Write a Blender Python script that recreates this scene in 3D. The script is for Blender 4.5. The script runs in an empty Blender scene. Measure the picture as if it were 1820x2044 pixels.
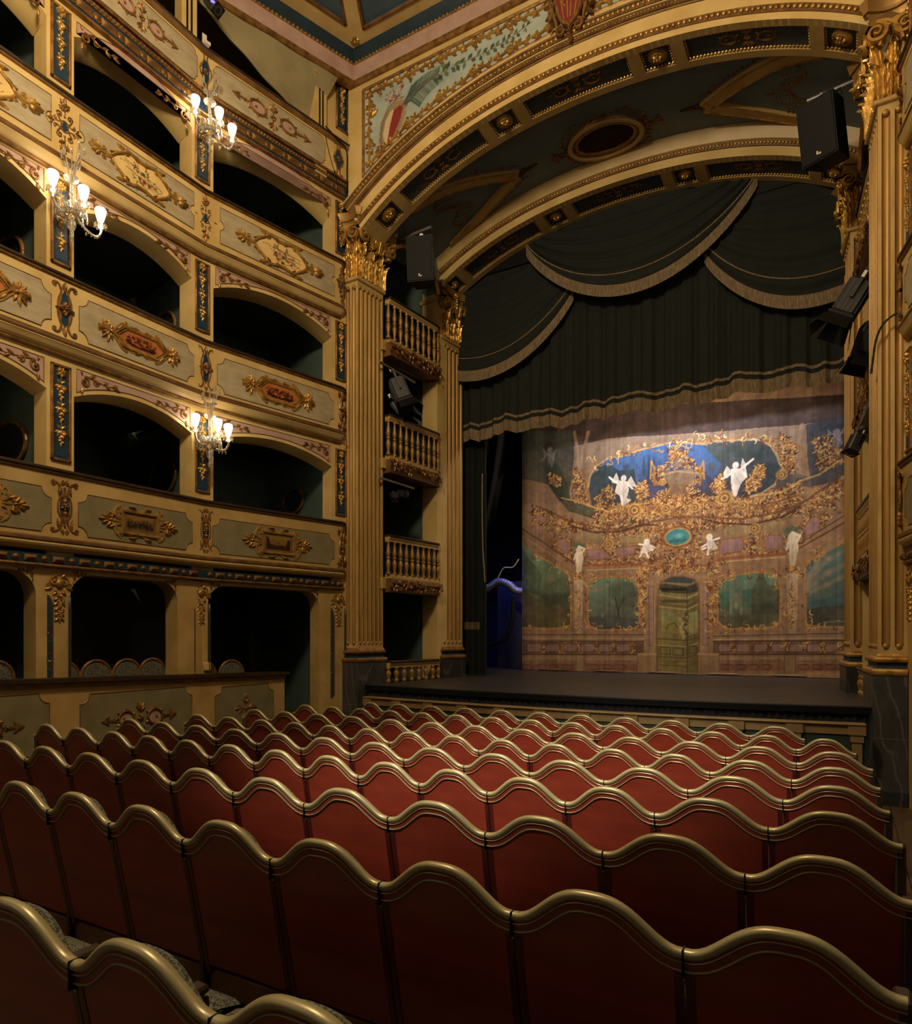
import bpy, bmesh, math, random
import numpy as np
from mathutils import Vector, Matrix
PI = math.pi
sin, cos, sqrt = math.sin, math.cos, math.sqrt
random.seed(7)
rng = np.random.default_rng(7)
scn = bpy.context.scene
COL = scn.collection

# ---------------------------------------------------------------- camera
cam_d = bpy.data.cameras.new('camera')
cam_d.sensor_fit = 'VERTICAL'
cam_d.sensor_height = 36.0
cam_d.sensor_width = 36.0
cam_d.lens = 24.0
cam_d.shift_y = 0.1218
cam_d.clip_end = 60
cam_d.clip_start = 0.05
cam = bpy.data.objects.new('camera', cam_d)
COL.objects.link(cam)
cam.location = (0, 0, 1.88)
cam.rotation_euler = (math.radians(90), 0, math.radians(29.9))
scn.camera = cam

# ---------------------------------------------------------------- world, lights, exposure
W = bpy.data.worlds.new('dark_hall')
scn.world = W
W.use_nodes = True
W.node_tree.nodes['Background'].inputs[0].default_value = (0.85, 0.72, 0.5, 1)
W.node_tree.nodes['Background'].inputs[1].default_value = 0.030
scn.view_settings.view_transform = 'Standard'
scn.view_settings.look = 'None'
scn.view_settings.exposure = 0.3
scn.view_settings.gamma = 1.0
scn.view_settings.use_curve_mapping = False


def lamp(name, kind, loc, energy, color, aim=None, size=0.5, size_y=None, spot=None, blend=0.5):
    d = bpy.data.lights.new(name, kind)
    d.energy = energy
    d.color = color
    if kind == 'AREA':
        d.size = size
        if size_y:
            d.shape = 'RECTANGLE'
            d.size_y = size_y
    else:
        d.shadow_soft_size = size
    if kind == 'SPOT':
        d.spot_size = math.radians(spot)
        d.spot_blend = blend
    o = bpy.data.objects.new(name, d)
    COL.objects.link(o)
    o.location = loc
    if aim is not None:
        v = Vector(aim) - Vector(loc)
        o.rotation_euler = v.to_track_quat('-Z', 'Y').to_euler()
    return o


WARM = (1.0, 0.82, 0.52)
lamp('auditorium_chandelier', 'POINT', (-3.4, 2.2, 9.2), 1000, WARM, size=0.55)
# the other wall sconces of the horseshoe, out of the picture
for _p, _e in (((1.0, 4.6, 6.85), 24), ((0.95, 6.4, 9.05), 26), ((0.95, 6.4, 4.7), 22), ((-7.6, 2.4, 9.05), 22), ((-7.6, 2.4, 4.7), 18), ((-7.4, 0.3, 6.85), 16),
               ((-6.4, -2.4, 4.7), 34), ((-6.4, -2.4, 9.0), 14), ((-4.6, -3.4, 4.7), 16), ((-3.4, -3.6, 6.85), 8), ((-0.4, -2.4, 9.0), 10), ((0.8, 0.4, 6.85), 4)):
    lamp('house_sconce', 'POINT', _p, _e, (1.0, 0.74, 0.43), size=0.16)
lamp('gallery_spot', 'SPOT', (-2.2, -2.6, 8.2), 4600, (1.0, 0.93, 0.74), (-2.2, 5.1, 0.9), 0.12, spot=28, blend=1.0)
for _x, _e in ((-4.6, 22), (-3.2, 40), (-1.7, 34)):
    lamp('stage_batten_light', 'SPOT', (_x, 13.55, 7.62), _e * 5, (0.72, 0.84, 1.0), (_x + 0.1, 14.93, 5.7), 0.06, spot=95, blend=0.7)
lamp('stage_wash_light', 'AREA', (-3.3, 12.75, 6.7), 95, (1.0, 0.82, 0.58), (-3.3, 14.9, 2.4), 3.5, 0.4)
lamp('wing_blue_light', 'SPOT', (-7.2, 14.6, 4.6), 60, (0.05, 0.09, 1.0), (-7.6, 15.8, 2.2), 0.1, spot=80)
lamp('upstage_blue_light', 'AREA', (-6.5, 15.6, 5.0), 7, (0.25, 0.25, 1.0), (-6.5, 15.6, 1.0), 1.5, 0.6)

# ---------------------------------------------------------------- materials
MATS = {}


def _nt(name):
    m = bpy.data.materials.new(name)
    m.use_nodes = True
    nt = m.node_tree
    return m, nt, nt.nodes['Principled BSDF']


def mat(name, c, rough=0.6, metal=0.0, c2=None, scale=3.0, detail=4.0, bump=0.0, bscale=None, stretch=None,
        lo=0.35, hi=0.65, spec=0.5, emit=None, estr=0.0, coat=0.0, trans=0.0, alpha=None):
    """noise-mottled principled material in object space"""
    m, nt, b = _nt(name)
    N, Lk = nt.nodes, nt.links
    b.inputs['Roughness'].default_value = rough
    b.inputs['Metallic'].default_value = metal
    b.inputs['Specular IOR Level'].default_value = spec
    b.inputs['Coat Weight'].default_value = coat
    b.inputs['Coat Roughness'].default_value = 0.2
    b.inputs['Transmission Weight'].default_value = trans
    col = (*c, 1)
    b.inputs['Base Color'].default_value = col
    if c2 is not None or bump > 0:
        tc = N.new('ShaderNodeTexCoord')
        mp = N.new('ShaderNodeMapping')
        Lk.new(tc.outputs['Object'], mp.inputs['Vector'])
        if stretch:
            mp.inputs['Scale'].default_value = stretch
        nz = N.new('ShaderNodeTexNoise')
        nz.inputs['Scale'].default_value = scale
        nz.inputs['Detail'].default_value = detail
        Lk.new(mp.outputs[0], nz.inputs['Vector'])
        if c2 is not None:
            r = N.new('ShaderNodeValToRGB')
            r.color_ramp.elements[0].position = lo
            r.color_ramp.elements[1].position = hi
            r.color_ramp.elements[0].color = col
            r.color_ramp.elements[1].color = (*c2, 1)
            Lk.new(nz.outputs[0], r.inputs[0])
            Lk.new(r.outputs[0], b.inputs['Base Color'])
        if bump > 0:
            nb = N.new('ShaderNodeTexNoise')
            nb.inputs['Scale'].default_value = bscale or scale * 4
            nb.inputs['Detail'].default_value = 3
            Lk.new(mp.outputs[0], nb.inputs['Vector'])
            bp = N.new('ShaderNodeBump')
            bp.inputs['Strength'].default_value = bump
            bp.inputs['Distance'].default_value = 0.01
            Lk.new(nb.outputs[0], bp.inputs['Height'])
            Lk.new(bp.outputs[0], b.inputs['Normal'])
    if emit is not None:
        b.inputs['Emission Color'].default_value = (*emit, 1)
        b.inputs['Emission Strength'].default_value = estr
    MATS[name] = m
    return m


def mat_paint(name, rough=0.85):
    m, nt, b = _nt(name)
    a = nt.nodes.new('ShaderNodeVertexColor')
    a.layer_name = 'Col'
    nt.links.new(a.outputs[0], b.inputs['Base Color'])
    b.inputs['Roughness'].default_value = rough
    b.inputs['Specular IOR Level'].default_value = 0.2
    MATS[name] = m
    return m


def mat_marble(name, c, c2):
    m, nt, b = _nt(name)
    N, Lk = nt.nodes, nt.links
    tc = N.new('ShaderNodeTexCoord')
    mp = N.new('ShaderNodeMapping')
    mp.inputs['Scale'].default_value = (1.5, 1.5, 0.7)
    mp.inputs['Rotation'].default_value = (0.3, 0.35, 0.2)
    Lk.new(tc.outputs['Object'], mp.inputs['Vector'])
    n1 = N.new('ShaderNodeTexNoise')
    n1.inputs['Scale'].default_value = 3.2
    n1.inputs['Detail'].default_value = 9
    n1.inputs['Distortion'].default_value = 1.6
    Lk.new(mp.outputs[0], n1.inputs['Vector'])
    w = N.new('ShaderNodeTexWave')
    w.inputs['Scale'].default_value = 1.3
    w.inputs['Distortion'].default_value = 9
    w.inputs['Detail'].default_value = 4
    Lk.new(mp.outputs[0], w.inputs['Vector'])
    r = N.new('ShaderNodeValToRGB')
    r.color_ramp.elements[0].position = 0.3
    r.color_ramp.elements[0].color = (*c, 1)
    r.color_ramp.elements[1].position = 0.8
    r.color_ramp.elements[1].color = (c[0] * 1.9, c[1] * 1.9, c[2] * 1.9, 1)
    Lk.new(n1.outputs[0], r.inputs[0])
    r2 = N.new('ShaderNodeValToRGB')
    r2.color_ramp.elements[0].position = 0.93
    r2.color_ramp.elements[0].color = (0, 0, 0, 1)
    r2.color_ramp.elements[1].position = 1.0
    r2.color_ramp.elements[1].color = (1, 1, 1, 1)
    Lk.new(w.outputs[0], r2.inputs[0])
    mx = N.new('ShaderNodeMix')
    mx.data_type = 'RGBA'
    Lk.new(r2.outputs[0], mx.inputs[0])
    Lk.new(r.outputs[0], mx.inputs[6])
    mx.inputs[7].default_value = (*c2, 1)
    Lk.new(mx.outputs[2], b.inputs['Base Color'])
    b.inputs['Roughness'].default_value = 0.35
    MATS[name] = m
    return m


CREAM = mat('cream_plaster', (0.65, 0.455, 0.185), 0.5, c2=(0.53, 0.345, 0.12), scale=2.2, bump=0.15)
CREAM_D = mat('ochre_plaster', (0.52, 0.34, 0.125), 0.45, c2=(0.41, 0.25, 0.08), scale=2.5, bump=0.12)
BEIGE = mat('grey_beige_panel_paint', (0.43, 0.345, 0.22), 0.6, c2=(0.335, 0.26, 0.155), scale=4, stretch=(1, 1, 3))
OLIVE = mat('olive_panel_paint', (0.235, 0.19, 0.095), 0.6, c2=(0.18, 0.145, 0.07), scale=4)
GOLD = mat('gilded_carving', (0.50, 0.275, 0.062), 0.42, 0.5, c2=(0.20, 0.095, 0.022), scale=9, bump=0.35, bscale=40, lo=0.4, hi=0.7)
GOLD_B = mat('bright_gilding', (0.62, 0.36, 0.085), 0.36, 0.6, c2=(0.28, 0.14, 0.03), scale=7, bump=0.3, bscale=30, lo=0.45, hi=0.75)
BRONZE = mat('bronze_gilding', (0.33, 0.165, 0.045), 0.42, 0.5, c2=(0.15, 0.065, 0.02), scale=10, bump=0.3, bscale=40)
BROWN = mat('brown_moulding_paint', (0.20, 0.098, 0.03), 0.45, 0.15, c2=(0.11, 0.05, 0.016), scale=6)
DARKWOOD = mat('dark_wood_rail', (0.045, 0.024, 0.013), 0.4, c2=(0.025, 0.013, 0.008), scale=5)
BLUE = mat('deep_blue_paint', (0.009, 0.038, 0.075), 0.5, c2=(0.006, 0.026, 0.05), scale=5)
BLUE_D = mat('teal_blue_paint', (0.008, 0.026, 0.042), 0.5, c2=(0.005, 0.017, 0.028), scale=5)
PINK = mat('dusty_pink_paint', (0.47, 0.295, 0.235), 0.6, c2=(0.38, 0.225, 0.175), scale=4)
SKYBLUE = mat('pale_blue_panel_paint', (0.36, 0.43, 0.42), 0.6, c2=(0.27, 0.33, 0.33), scale=3.5)
COFFER = mat('slate_blue_coffer_paint', (0.046, 0.060, 0.076), 0.5, c2=(0.032, 0.043, 0.055), scale=2)
VAULT = mat('blue_grey_vault_paint', (0.135, 0.175, 0.20), 0.6, c2=(0.10, 0.14, 0.165), scale=1.5, bump=0.05)
CEILBLUE = mat('ceiling_blue_paint', (0.075, 0.125, 0.175), 0.6, c2=(0.05, 0.085, 0.125), scale=2)
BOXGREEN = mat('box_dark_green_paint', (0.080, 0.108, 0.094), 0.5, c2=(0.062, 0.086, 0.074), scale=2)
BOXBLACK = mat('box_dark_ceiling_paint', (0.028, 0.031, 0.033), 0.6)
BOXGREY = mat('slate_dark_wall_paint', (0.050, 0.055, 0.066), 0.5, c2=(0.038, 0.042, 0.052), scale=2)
GILT = mat('worn_flute_gilding', (0.42, 0.235, 0.06), 0.45, 0.35, c2=(0.26, 0.135, 0.035), scale=3, stretch=(1, 1, 0.2), bump=0.2, bscale=30)
MARBLE = mat_marble('grey_veined_marble', (0.035, 0.033, 0.032), (0.10, 0.092, 0.085))
MARBLE_D = mat_marble('dark_veined_marble', (0.014, 0.015, 0.017), (0.06, 0.056, 0.052))
REDWOOD = mat('red_stained_wood', (0.27, 0.036, 0.018), 0.36, c2=(0.165, 0.020, 0.011), scale=1.3, detail=6, stretch=(1.2, 6, 5), coat=0.15)
REDDARK = mat('dark_red_wood', (0.085, 0.010, 0.008), 0.36, c2=(0.055, 0.008, 0.006), scale=4, coat=0.1)
BRASS = mat('dull_brass_paint', (0.44, 0.37, 0.20), 0.36, 0.3, c2=(0.35, 0.29, 0.15), scale=6)
VELVET = mat('speckled_grey_velvet', (0.17, 0.155, 0.10), 0.9, c2=(0.030, 0.030, 0.025), scale=120, detail=3, lo=0.44, hi=0.56)
BLACK = mat('black_paint', (0.005, 0.005, 0.006), 0.5, spec=0.25)
BLACKCLOTH = mat('black_drape', (0.010, 0.010, 0.012), 0.95)
GREENVELVET = mat('dark_green_velvet', (0.0095, 0.0125, 0.0095), 0.9, c2=(0.007, 0.009, 0.007), scale=5)
FRINGE = mat('tan_bullion_fringe', (0.26, 0.185, 0.105), 0.85, c2=(0.13, 0.085, 0.045), scale=60, stretch=(1, 1, 0.12), bump=0.5, bscale=90)
STAGEWOOD = mat('dark_stage_boards', (0.040, 0.034, 0.032), 0.42, c2=(0.026, 0.021, 0.020), scale=2, stretch=(1, 6, 1))
FLOORWOOD = mat('brown_floor_boards', (0.10, 0.060, 0.033), 0.45, c2=(0.065, 0.037, 0.020), scale=3, stretch=(6, 1, 1))
STEEL = mat('galvanised_steel', (0.40, 0.37, 0.38), 0.35, 0.8)
WHITE = mat('white_plastic', (0.62, 0.56, 0.50), 0.5)
GLASS = mat('murano_glass', (0.80, 0.74, 0.64), 0.12, c2=(0.62, 0.52, 0.38), scale=12, spec=0.9, trans=0.7)
SHADE = mat('lit_frosted_glass', (0.9, 0.88, 0.82), 0.5, emit=(1.0, 0.86, 0.62), estr=14.0)
CANVAS = mat('olive_canvas', (0.30, 0.235, 0.115), 0.8, c2=(0.23, 0.175, 0.085), scale=2.5, bump=0.15)
MIRROR = mat('dark_mirror_glass', (0.05, 0.055, 0.06), 0.08, 0.6)
RED = mat('crimson_enamel', (0.20, 0.025, 0.025), 0.35)
PAINT = mat_paint('painted_picture')
RAILPAINT = mat('dim_ochre_rail_paint', (0.27, 0.17, 0.07), 0.5, c2=(0.20, 0.12, 0.045), scale=4)
GREENPANEL = mat('dark_green_panel_paint', (0.022, 0.036, 0.024), 0.5)
# ---------------------------------------------------------------- mesh builder
class MB:
    def __init__(self):
        self.v = []
        self.f = []

    def add(self, vs, fs, M=None):
        o = len(self.v)
        if M is not None:
            vs = [tuple(M @ Vector(p)) for p in vs]
        self.v.extend([tuple(p) for p in vs])
        self.f.extend([tuple(i + o for i in q) for q in fs])
        return self

    def join(self, other, M=None):
        return self.add(other.v, other.f, M)

    def box(self, a, b, M=None):
        x0, y0, z0 = a
        x1, y1, z1 = b
        vs = [(x0, y0, z0), (x1, y0, z0), (x1, y1, z0), (x0, y1, z0), (x0, y0, z1), (x1, y0, z1), (x1, y1, z1), (x0, y1, z1)]
        return self.add(vs, [(0, 3, 2, 1), (4, 5, 6, 7), (0, 1, 5, 4), (1, 2, 6, 5), (2, 3, 7, 6), (3, 0, 4, 7)], M)

    def bbox(self, a, b, e=0.006, M=None):
        """box with chamfered edges"""
        bm = bmesh.new()
        bmesh.ops.create_cube(bm, size=1.0)
        for v in bm.verts:
            v.co = Vector([(a[i] + b[i]) / 2 + v.co[i] * (b[i] - a[i]) for i in range(3)])
        bmesh.ops.bevel(bm, geom=list(bm.edges), offset=e, segments=1, affect='EDGES')
        bm.verts.index_update()
        self.add([tuple(v.co) for v in bm.verts], [[v.index for v in f.verts] for f in bm.faces], M)
        bm.free()
        return self

    def prism(self, poly, y0, y1, M=None):
        """outline in local (x, z), thickness from y0 (front) to y1"""
        n = len(poly)
        vs = [(x, y0, z) for x, z in poly] + [(x, y1, z) for x, z in poly]
        fs = [tuple(range(n)), tuple(range(2 * n - 1, n - 1, -1))]
        for i in range(n):
            j = (i + 1) % n
            fs.append((j, i, n + i, n + j))
        return self.add(vs, fs, M)

    def slab(self, poly, z0, z1, M=None):
        n = len(poly)
        vs = [(x, y, z0) for x, y in poly] + [(x, y, z1) for x, y in poly]
        fs = [tuple(range(n - 1, -1, -1)), tuple(range(n, 2 * n))]
        for i in range(n):
            j = (i + 1) % n
            fs.append((i, j, n + j, n + i))
        return self.add(vs, fs, M)

    def grid(self, P, closed_u=False, closed_v=False, M=None):
        """P[i][j] points"""
        nu, nv = len(P), len(P[0])
        vs = [p for row in P for p in row]
        fs = []
        for i in range(nu if closed_u else nu - 1):
            for j in range(nv if closed_v else nv - 1):
                a, b = i, (i + 1) % nu
                c, d = j, (j + 1) % nv
                fs.append((a * nv + c, b * nv + c, b * nv + d, a * nv + d))
        return self.add(vs, fs, M)

    def tube(self, pts, r, n=6, flat=1.0, M=None, caps=True, axis=None):
        """round tube along pts; r scalar or list; flat squashes along `axis` (default y)"""
        pts = [Vector(p) for p in pts]
        m = len(pts)
        rs = r if hasattr(r, '__len__') else [r] * m
        rows = []
        up = Vector((0, 1, 0)) if axis is None else Vector(axis)
        prev = None
        for i, p in enumerate(pts):
            t = (pts[min(i + 1, m - 1)] - pts[max(i - 1, 0)])
            if t.length < 1e-9:
                t = Vector((0, 0, 1))
            t.normalize()
            a = up - t * up.dot(t)
            if a.length < 0.05:
                a = (prev - t * prev.dot(t)) if prev is not None else Vector((1, 0, 0)) - t * t.x
                if a.length < 1e-3:
                    a = t.orthogonal()
            a.normalize()
            prev = a
            b = t.cross(a)
            rows.append([tuple(p + (a * cos(2 * PI * k / n) * flat + b * sin(2 * PI * k / n)) * rs[i]) for k in range(n)])
        o = MB().grid(rows, closed_v=True)
        if caps:
            o.f.append(tuple(range(n - 1, -1, -1)))
            o.f.append(tuple(range((m - 1) * n, m * n)))
        return self.join(o, M)

    def lathe(self, prof, n=12, M=None, a0=0.0, a1=2 * PI):
        """profile of (r, z) about the z axis"""
        full = abs(a1 - a0 - 2 * PI) < 1e-6
        k = n if full else n + 1
        P = [[(r * cos(a0 + (a1 - a0) * i / n), r * sin(a0 + (a1 - a0) * i / n), z) for r, z in prof] for i in range(k)]
        return self.grid(P, closed_u=full, M=M)

    def ell(self, c, rad, nu=8, nv=5, M=None):
        rx, ry, rz = rad if hasattr(rad, '__len__') else (rad,) * 3
        P = [[(c[0] + rx * cos(2 * PI * i / nu) * sin(PI * j / nv), c[1] + ry * sin(2 * PI * i / nu) * sin(PI * j / nv), c[2] - rz * cos(PI * j / nv)) for j in range(nv + 1)] for i in range(nu)]
        return self.grid(P, closed_u=True, M=M)

    def dome(self, u, v, r, h, n=10, k=3, y=0.0, rz=None):
        """half ellipsoid standing off a wall, outward = -y"""
        rz = rz or r
        rows = []
        for j in range(k + 1):
            a = PI / 2 * j / k
            rows.append([(u + r * cos(a) * cos(2 * PI * i / n), y - h * sin(a), v + rz * cos(a) * sin(2 * PI * i / n)) for i in range(n)])
        return self.grid(rows, closed_v=True)

    def mesh(self, name, smooth=True, angle=38):
        me = bpy.data.meshes.new(name)
        me.from_pydata(self.v, [], self.f)
        me.validate()
        if smooth and me.polygons:
            me.polygons.foreach_set('use_smooth', np.ones(len(me.polygons), dtype=bool))
            me.set_sharp_from_angle(angle=math.radians(angle))
        me.update()
        return me

    def build(self, name, m, parent=None, loc=None, rz=0.0, smooth=True, kind=None, label=None, angle=38):
        me = self.mesh(name, smooth, angle)
        me.materials.append(m)
        return link(name, me, parent, loc, rz, kind, label)


def link(name, me, parent=None, loc=None, rz=0.0, kind=None, label=None):
    o = bpy.data.objects.new(name, me)
    COL.objects.link(o)
    if parent is not None:
        o.parent = parent
    if loc is not None:
        o.location = loc
    if rz:
        o.rotation_euler = (0, 0, rz)
    if kind:
        o['kind'] = kind
    if label:
        o['label'] = label
    return o


def thing(name, label, cat, loc=(0, 0, 0), rz=0.0, group=None, kind=None):
    o = bpy.data.objects.new(name, None)
    o.empty_display_size = 0.1
    COL.objects.link(o)
    o.location = loc
    o.rotation_euler = (0, 0, rz)
    return tag(o, label, cat, group, kind)


def tag(o, label, cat, group=None, kind=None):
    o['label'] = label
    o['category'] = cat
    if group:
        o['group'] = group
    if kind:
        o['kind'] = kind
    return o


def copy_tree(o, parent=None):
    c = o.copy()
    COL.objects.link(c)
    if parent is not None:
        c.parent = parent
        c.matrix_parent_inverse = o.matrix_parent_inverse.copy()
    for ch in list(o.children):
        copy_tree(ch, c)
    return c


def rebase(root):
    """parts modelled in hall coordinates: shift them under their thing's own base"""
    for ch in root.children:
        ch.location = Vector(ch.location) - root.location


def T(x=0, y=0, z=0):
    return Matrix.Translation((x, y, z))


def RZ(a):
    return Matrix.Rotation(a, 4, 'Z')


def RX(a):
    return Matrix.Rotation(a, 4, 'X')


def RY(a):
    return Matrix.Rotation(a, 4, 'Y')


def S(x, y=None, z=None):
    return Matrix.Diagonal((x, x if y is None else y, x if z is None else z, 1))


def sweep(path, prof, closed=False, ends=True, flip=False):
    """profile (offset to the right of travel, z) carried along a plan path with mitred corners"""
    n = len(path)
    rows = []
    P = [Vector((p[0], p[1])) for p in path]
    for i in range(n):
        a = P[i] - P[i - 1] if (i > 0 or closed) else None
        b = P[(i + 1) % n] - P[i] if (i < n - 1 or closed) else None
        a = a if a is not None else b
        b = b if b is not None else a
        a = a.normalized()
        b = b.normalized()
        na = Vector((a.y, -a.x))
        nb = Vector((b.y, -b.x))
        m = (na + nb)
        m.normalize()
        k = 1.0 / max(0.35, m.dot(na))
        if flip:
            k = -k
        rows.append([(P[i].x + m.x * o * k, P[i].y + m.y * o * k, z) for o, z in prof])
    mb = MB().grid(rows, closed_u=closed)
    if ends and not closed and len(prof) > 2:
        q = len(prof)
        mb.f.append(tuple(range(q)))
        mb.f.append(tuple(range((n - 1) * q + q - 1, (n - 1) * q - 1, -1)))
    return mb


def half_round(o, z, r, n=6, k=1.0):
    """half-round bead profile standing out from offset o, centred on height z"""
    return [(o + k * r * sin(PI * i / n), z + r * cos(PI * i / n)) for i in range(n + 1)]


# ---------------------------------------------------------------- carved ornament kit: local x right, z up, -y out of the wall
def scroll(mb, u, v, r, turns=1.4, a0=0.0, hand=1, w=0.3, y=0.0, n=22, th=None):
    """spiral coil, outer end at angle a0"""
    pts, rs = [], []
    for i in range(n + 1):
        t = i / n
        rr = r * (1 - 0.86 * t)
        a = a0 + hand * turns * 2 * PI * t
        pts.append((u + rr * cos(a), y - r * 0.25 * t, v + rr * sin(a)))
        rs.append((th or r * w) * (1 - 0.45 * t))
    mb.tube(pts, rs, 5)
    mb.dome(u, v, r * 0.24, r * 0.55, 7, 2, y)
    return mb


def bez(p0, p1, p2, p3, n=12):
    out = []
    for i in range(n + 1):
        t = i / n
        out.append(tuple((1 - t) ** 3 * p0[k] + 3 * t * (1 - t) ** 2 * p1[k] + 3 * t * t * (1 - t) * p2[k] + t ** 3 * p3[k] for k in range(len(p0))))
    return out


def vine(mb, pts2, r0, r1=None, y=0.0, n=5):
    r1 = r0 if r1 is None else r1
    m = len(pts2)
    mb.tube([(p[0], y, p[1]) for p in pts2], [r0 + (r1 - r0) * i / (m - 1) for i in range(m)], n)
    return mb


def leaf(mb, u, v, ang, L, Wd, h=0.02, y=0.0, lobes=0, curl=0.3):
    """ridged leaf lying on the wall, pointing along ang"""
    n = 7 if not lobes else 11
    rows = []
    ca, sa = cos(ang), sin(ang)
    for i in range(n):
        t = i / (n - 1)
        w = Wd * 0.5 * (sin(PI * min(1, t * 0.93 + 0.07)) ** 0.8)
        if lobes:
            w *= 0.72 + 0.28 * cos(2 * PI * lobes * t)
        out = h * (0.3 + 0.7 * sin(PI * min(1, 0.15 + t * 0.85))) + curl * h * t * t
        row = []
        for s, hh in ((-1, 0.0), (-0.5, 0.75), (0, 1.0), (0.5, 0.75), (1, 0.0)):
            x, z = t * L, s * w
            row.append((u + x * ca - z * sa, y - out * hh, v + x * sa + z * ca))
        rows.append(row)
    return mb.grid(rows)


def rosette(mb, u, v, r, y=0.0, petals=6, h=None):
    h = h or r * 0.5
    for i in range(petals):
        a = 2 * PI * i / petals + 0.3
        leaf(mb, u + 0.15 * r * cos(a), v + 0.15 * r * sin(a), a, r * 0.85, r * 0.75, h * 0.7, y)
    mb.dome(u, v, r * 0.32, h, 8, 3, y)
    return mb


def acanthus(mb, u, v, ang, L, Wd, h=0.03, y=0.0, k=5):
    """fan of lobed fingers"""
    for i in range(k):
        f = (i - (k - 1) / 2) / ((k - 1) / 2)
        a = ang + f * 0.95
        l = L * (1 - 0.34 * abs(f))
        leaf(mb, u, v, a, l, Wd / k * 1.9, h * (1 - 0.25 * abs(f)), y - 0.002 * (k - abs(i - k // 2)))
    mb.dome(u + 0.05 * L * cos(ang), v + 0.05 * L * sin(ang), L * 0.14, h * 1.2, 7, 2, y)
    return mb


def garland(w, h):
    """rosette with hanging fruit clusters for a narrow blue panel"""
    mb = MB()
    top = h * 0.40
    rosette(mb, 0, top, w * 0.26, 0, 7, w * 0.22)
    vine(mb, [(0, top), (0.004, 0), (0, -h * 0.36)], 0.005)
    for z in (top - h * 0.17, top - h * 0.40, top - h * 0.64):
        for i in range(5):
            a = -PI / 2 + (i - 2) * 0.62
            leaf(mb, 0, z + h * 0.035, a, h * 0.075, h * 0.035, 0.014)
        for dx, dz, r in ((-0.10, 0.01, 0.13), (0.11, 0.0, 0.12), (0.0, -0.035, 0.14), (-0.06, -0.07, 0.09), (0.05, -0.085, 0.09)):
            mb.dome(dx * w, z + dz * h, r * w, r * w * 1.1, 7, 3)
        leaf(mb, -0.02 * w, z + h * 0.06, PI * 0.8, h * 0.05, h * 0.03, 0.012)
        leaf(mb, 0.02 * w, z + h * 0.06, PI * 0.2, h * 0.05, h * 0.03, 0.012)
        leaf(mb, 0, z - h * 0.07, -PI / 2, h * 0.06, h * 0.028, 0.014)
    return mb


def mirror_u(mb):
    """add the mirror image across u = 0"""
    o = MB()
    o.v = list(mb.v) + [(-x, y, z) for x, y, z in mb.v]
    k = len(mb.v)
    o.f = list(mb.f) + [tuple(i + k for i in reversed(q)) for q in mb.f]
    return o


def mirror_v(mb):
    o = MB()
    o.v = list(mb.v) + [(x, y, -z) for x, y, z in mb.v]
    k = len(mb.v)
    o.f = list(mb.f) + [tuple(i + k for i in reversed(q)) for q in mb.f]
    return o


# ---------------------------------------------------------------- painted pictures: a fine grid of coloured vertices
def lin(c):
    c = np.asarray(c, dtype=float) / 255.0
    return np.where(c <= 0.04045, c / 12.92, ((c + 0.055) / 1.055) ** 2.4)


def vnoise(w, h, cells, seed, octaves=3):
    r = np.random.default_rng(seed)
    out = np.zeros((h, w))
    amp = 1.0
    tot = 0
    for o in range(octaves):
        cx = max(2, int(cells * 2 ** o))
        cy = max(2, int(cells * 2 ** o * h / w) + 1)
        g = r.random((cy + 2, cx + 2))
        yy = np.linspace(0, cy, h)
        xx = np.linspace(0, cx, w)
        y0 = yy.astype(int)
        x0 = xx.astype(int)
        fy = (yy - y0)[:, None]
        fx = (xx - x0)[None, :]
        fy = fy * fy * (3 - 2 * fy)
        fx = fx * fx * (3 - 2 * fx)
        a = g[y0][:, x0]
        b = g[y0][:, x0 + 1]
        c = g[y0 + 1][:, x0]
        d = g[y0 + 1][:, x0 + 1]
        out += amp * ((a * (1 - fx) + b * fx) * (1 - fy) + (c * (1 - fx) + d * fx) * fy)
        tot += amp
        amp *= 0.55
    return out / tot


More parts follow.
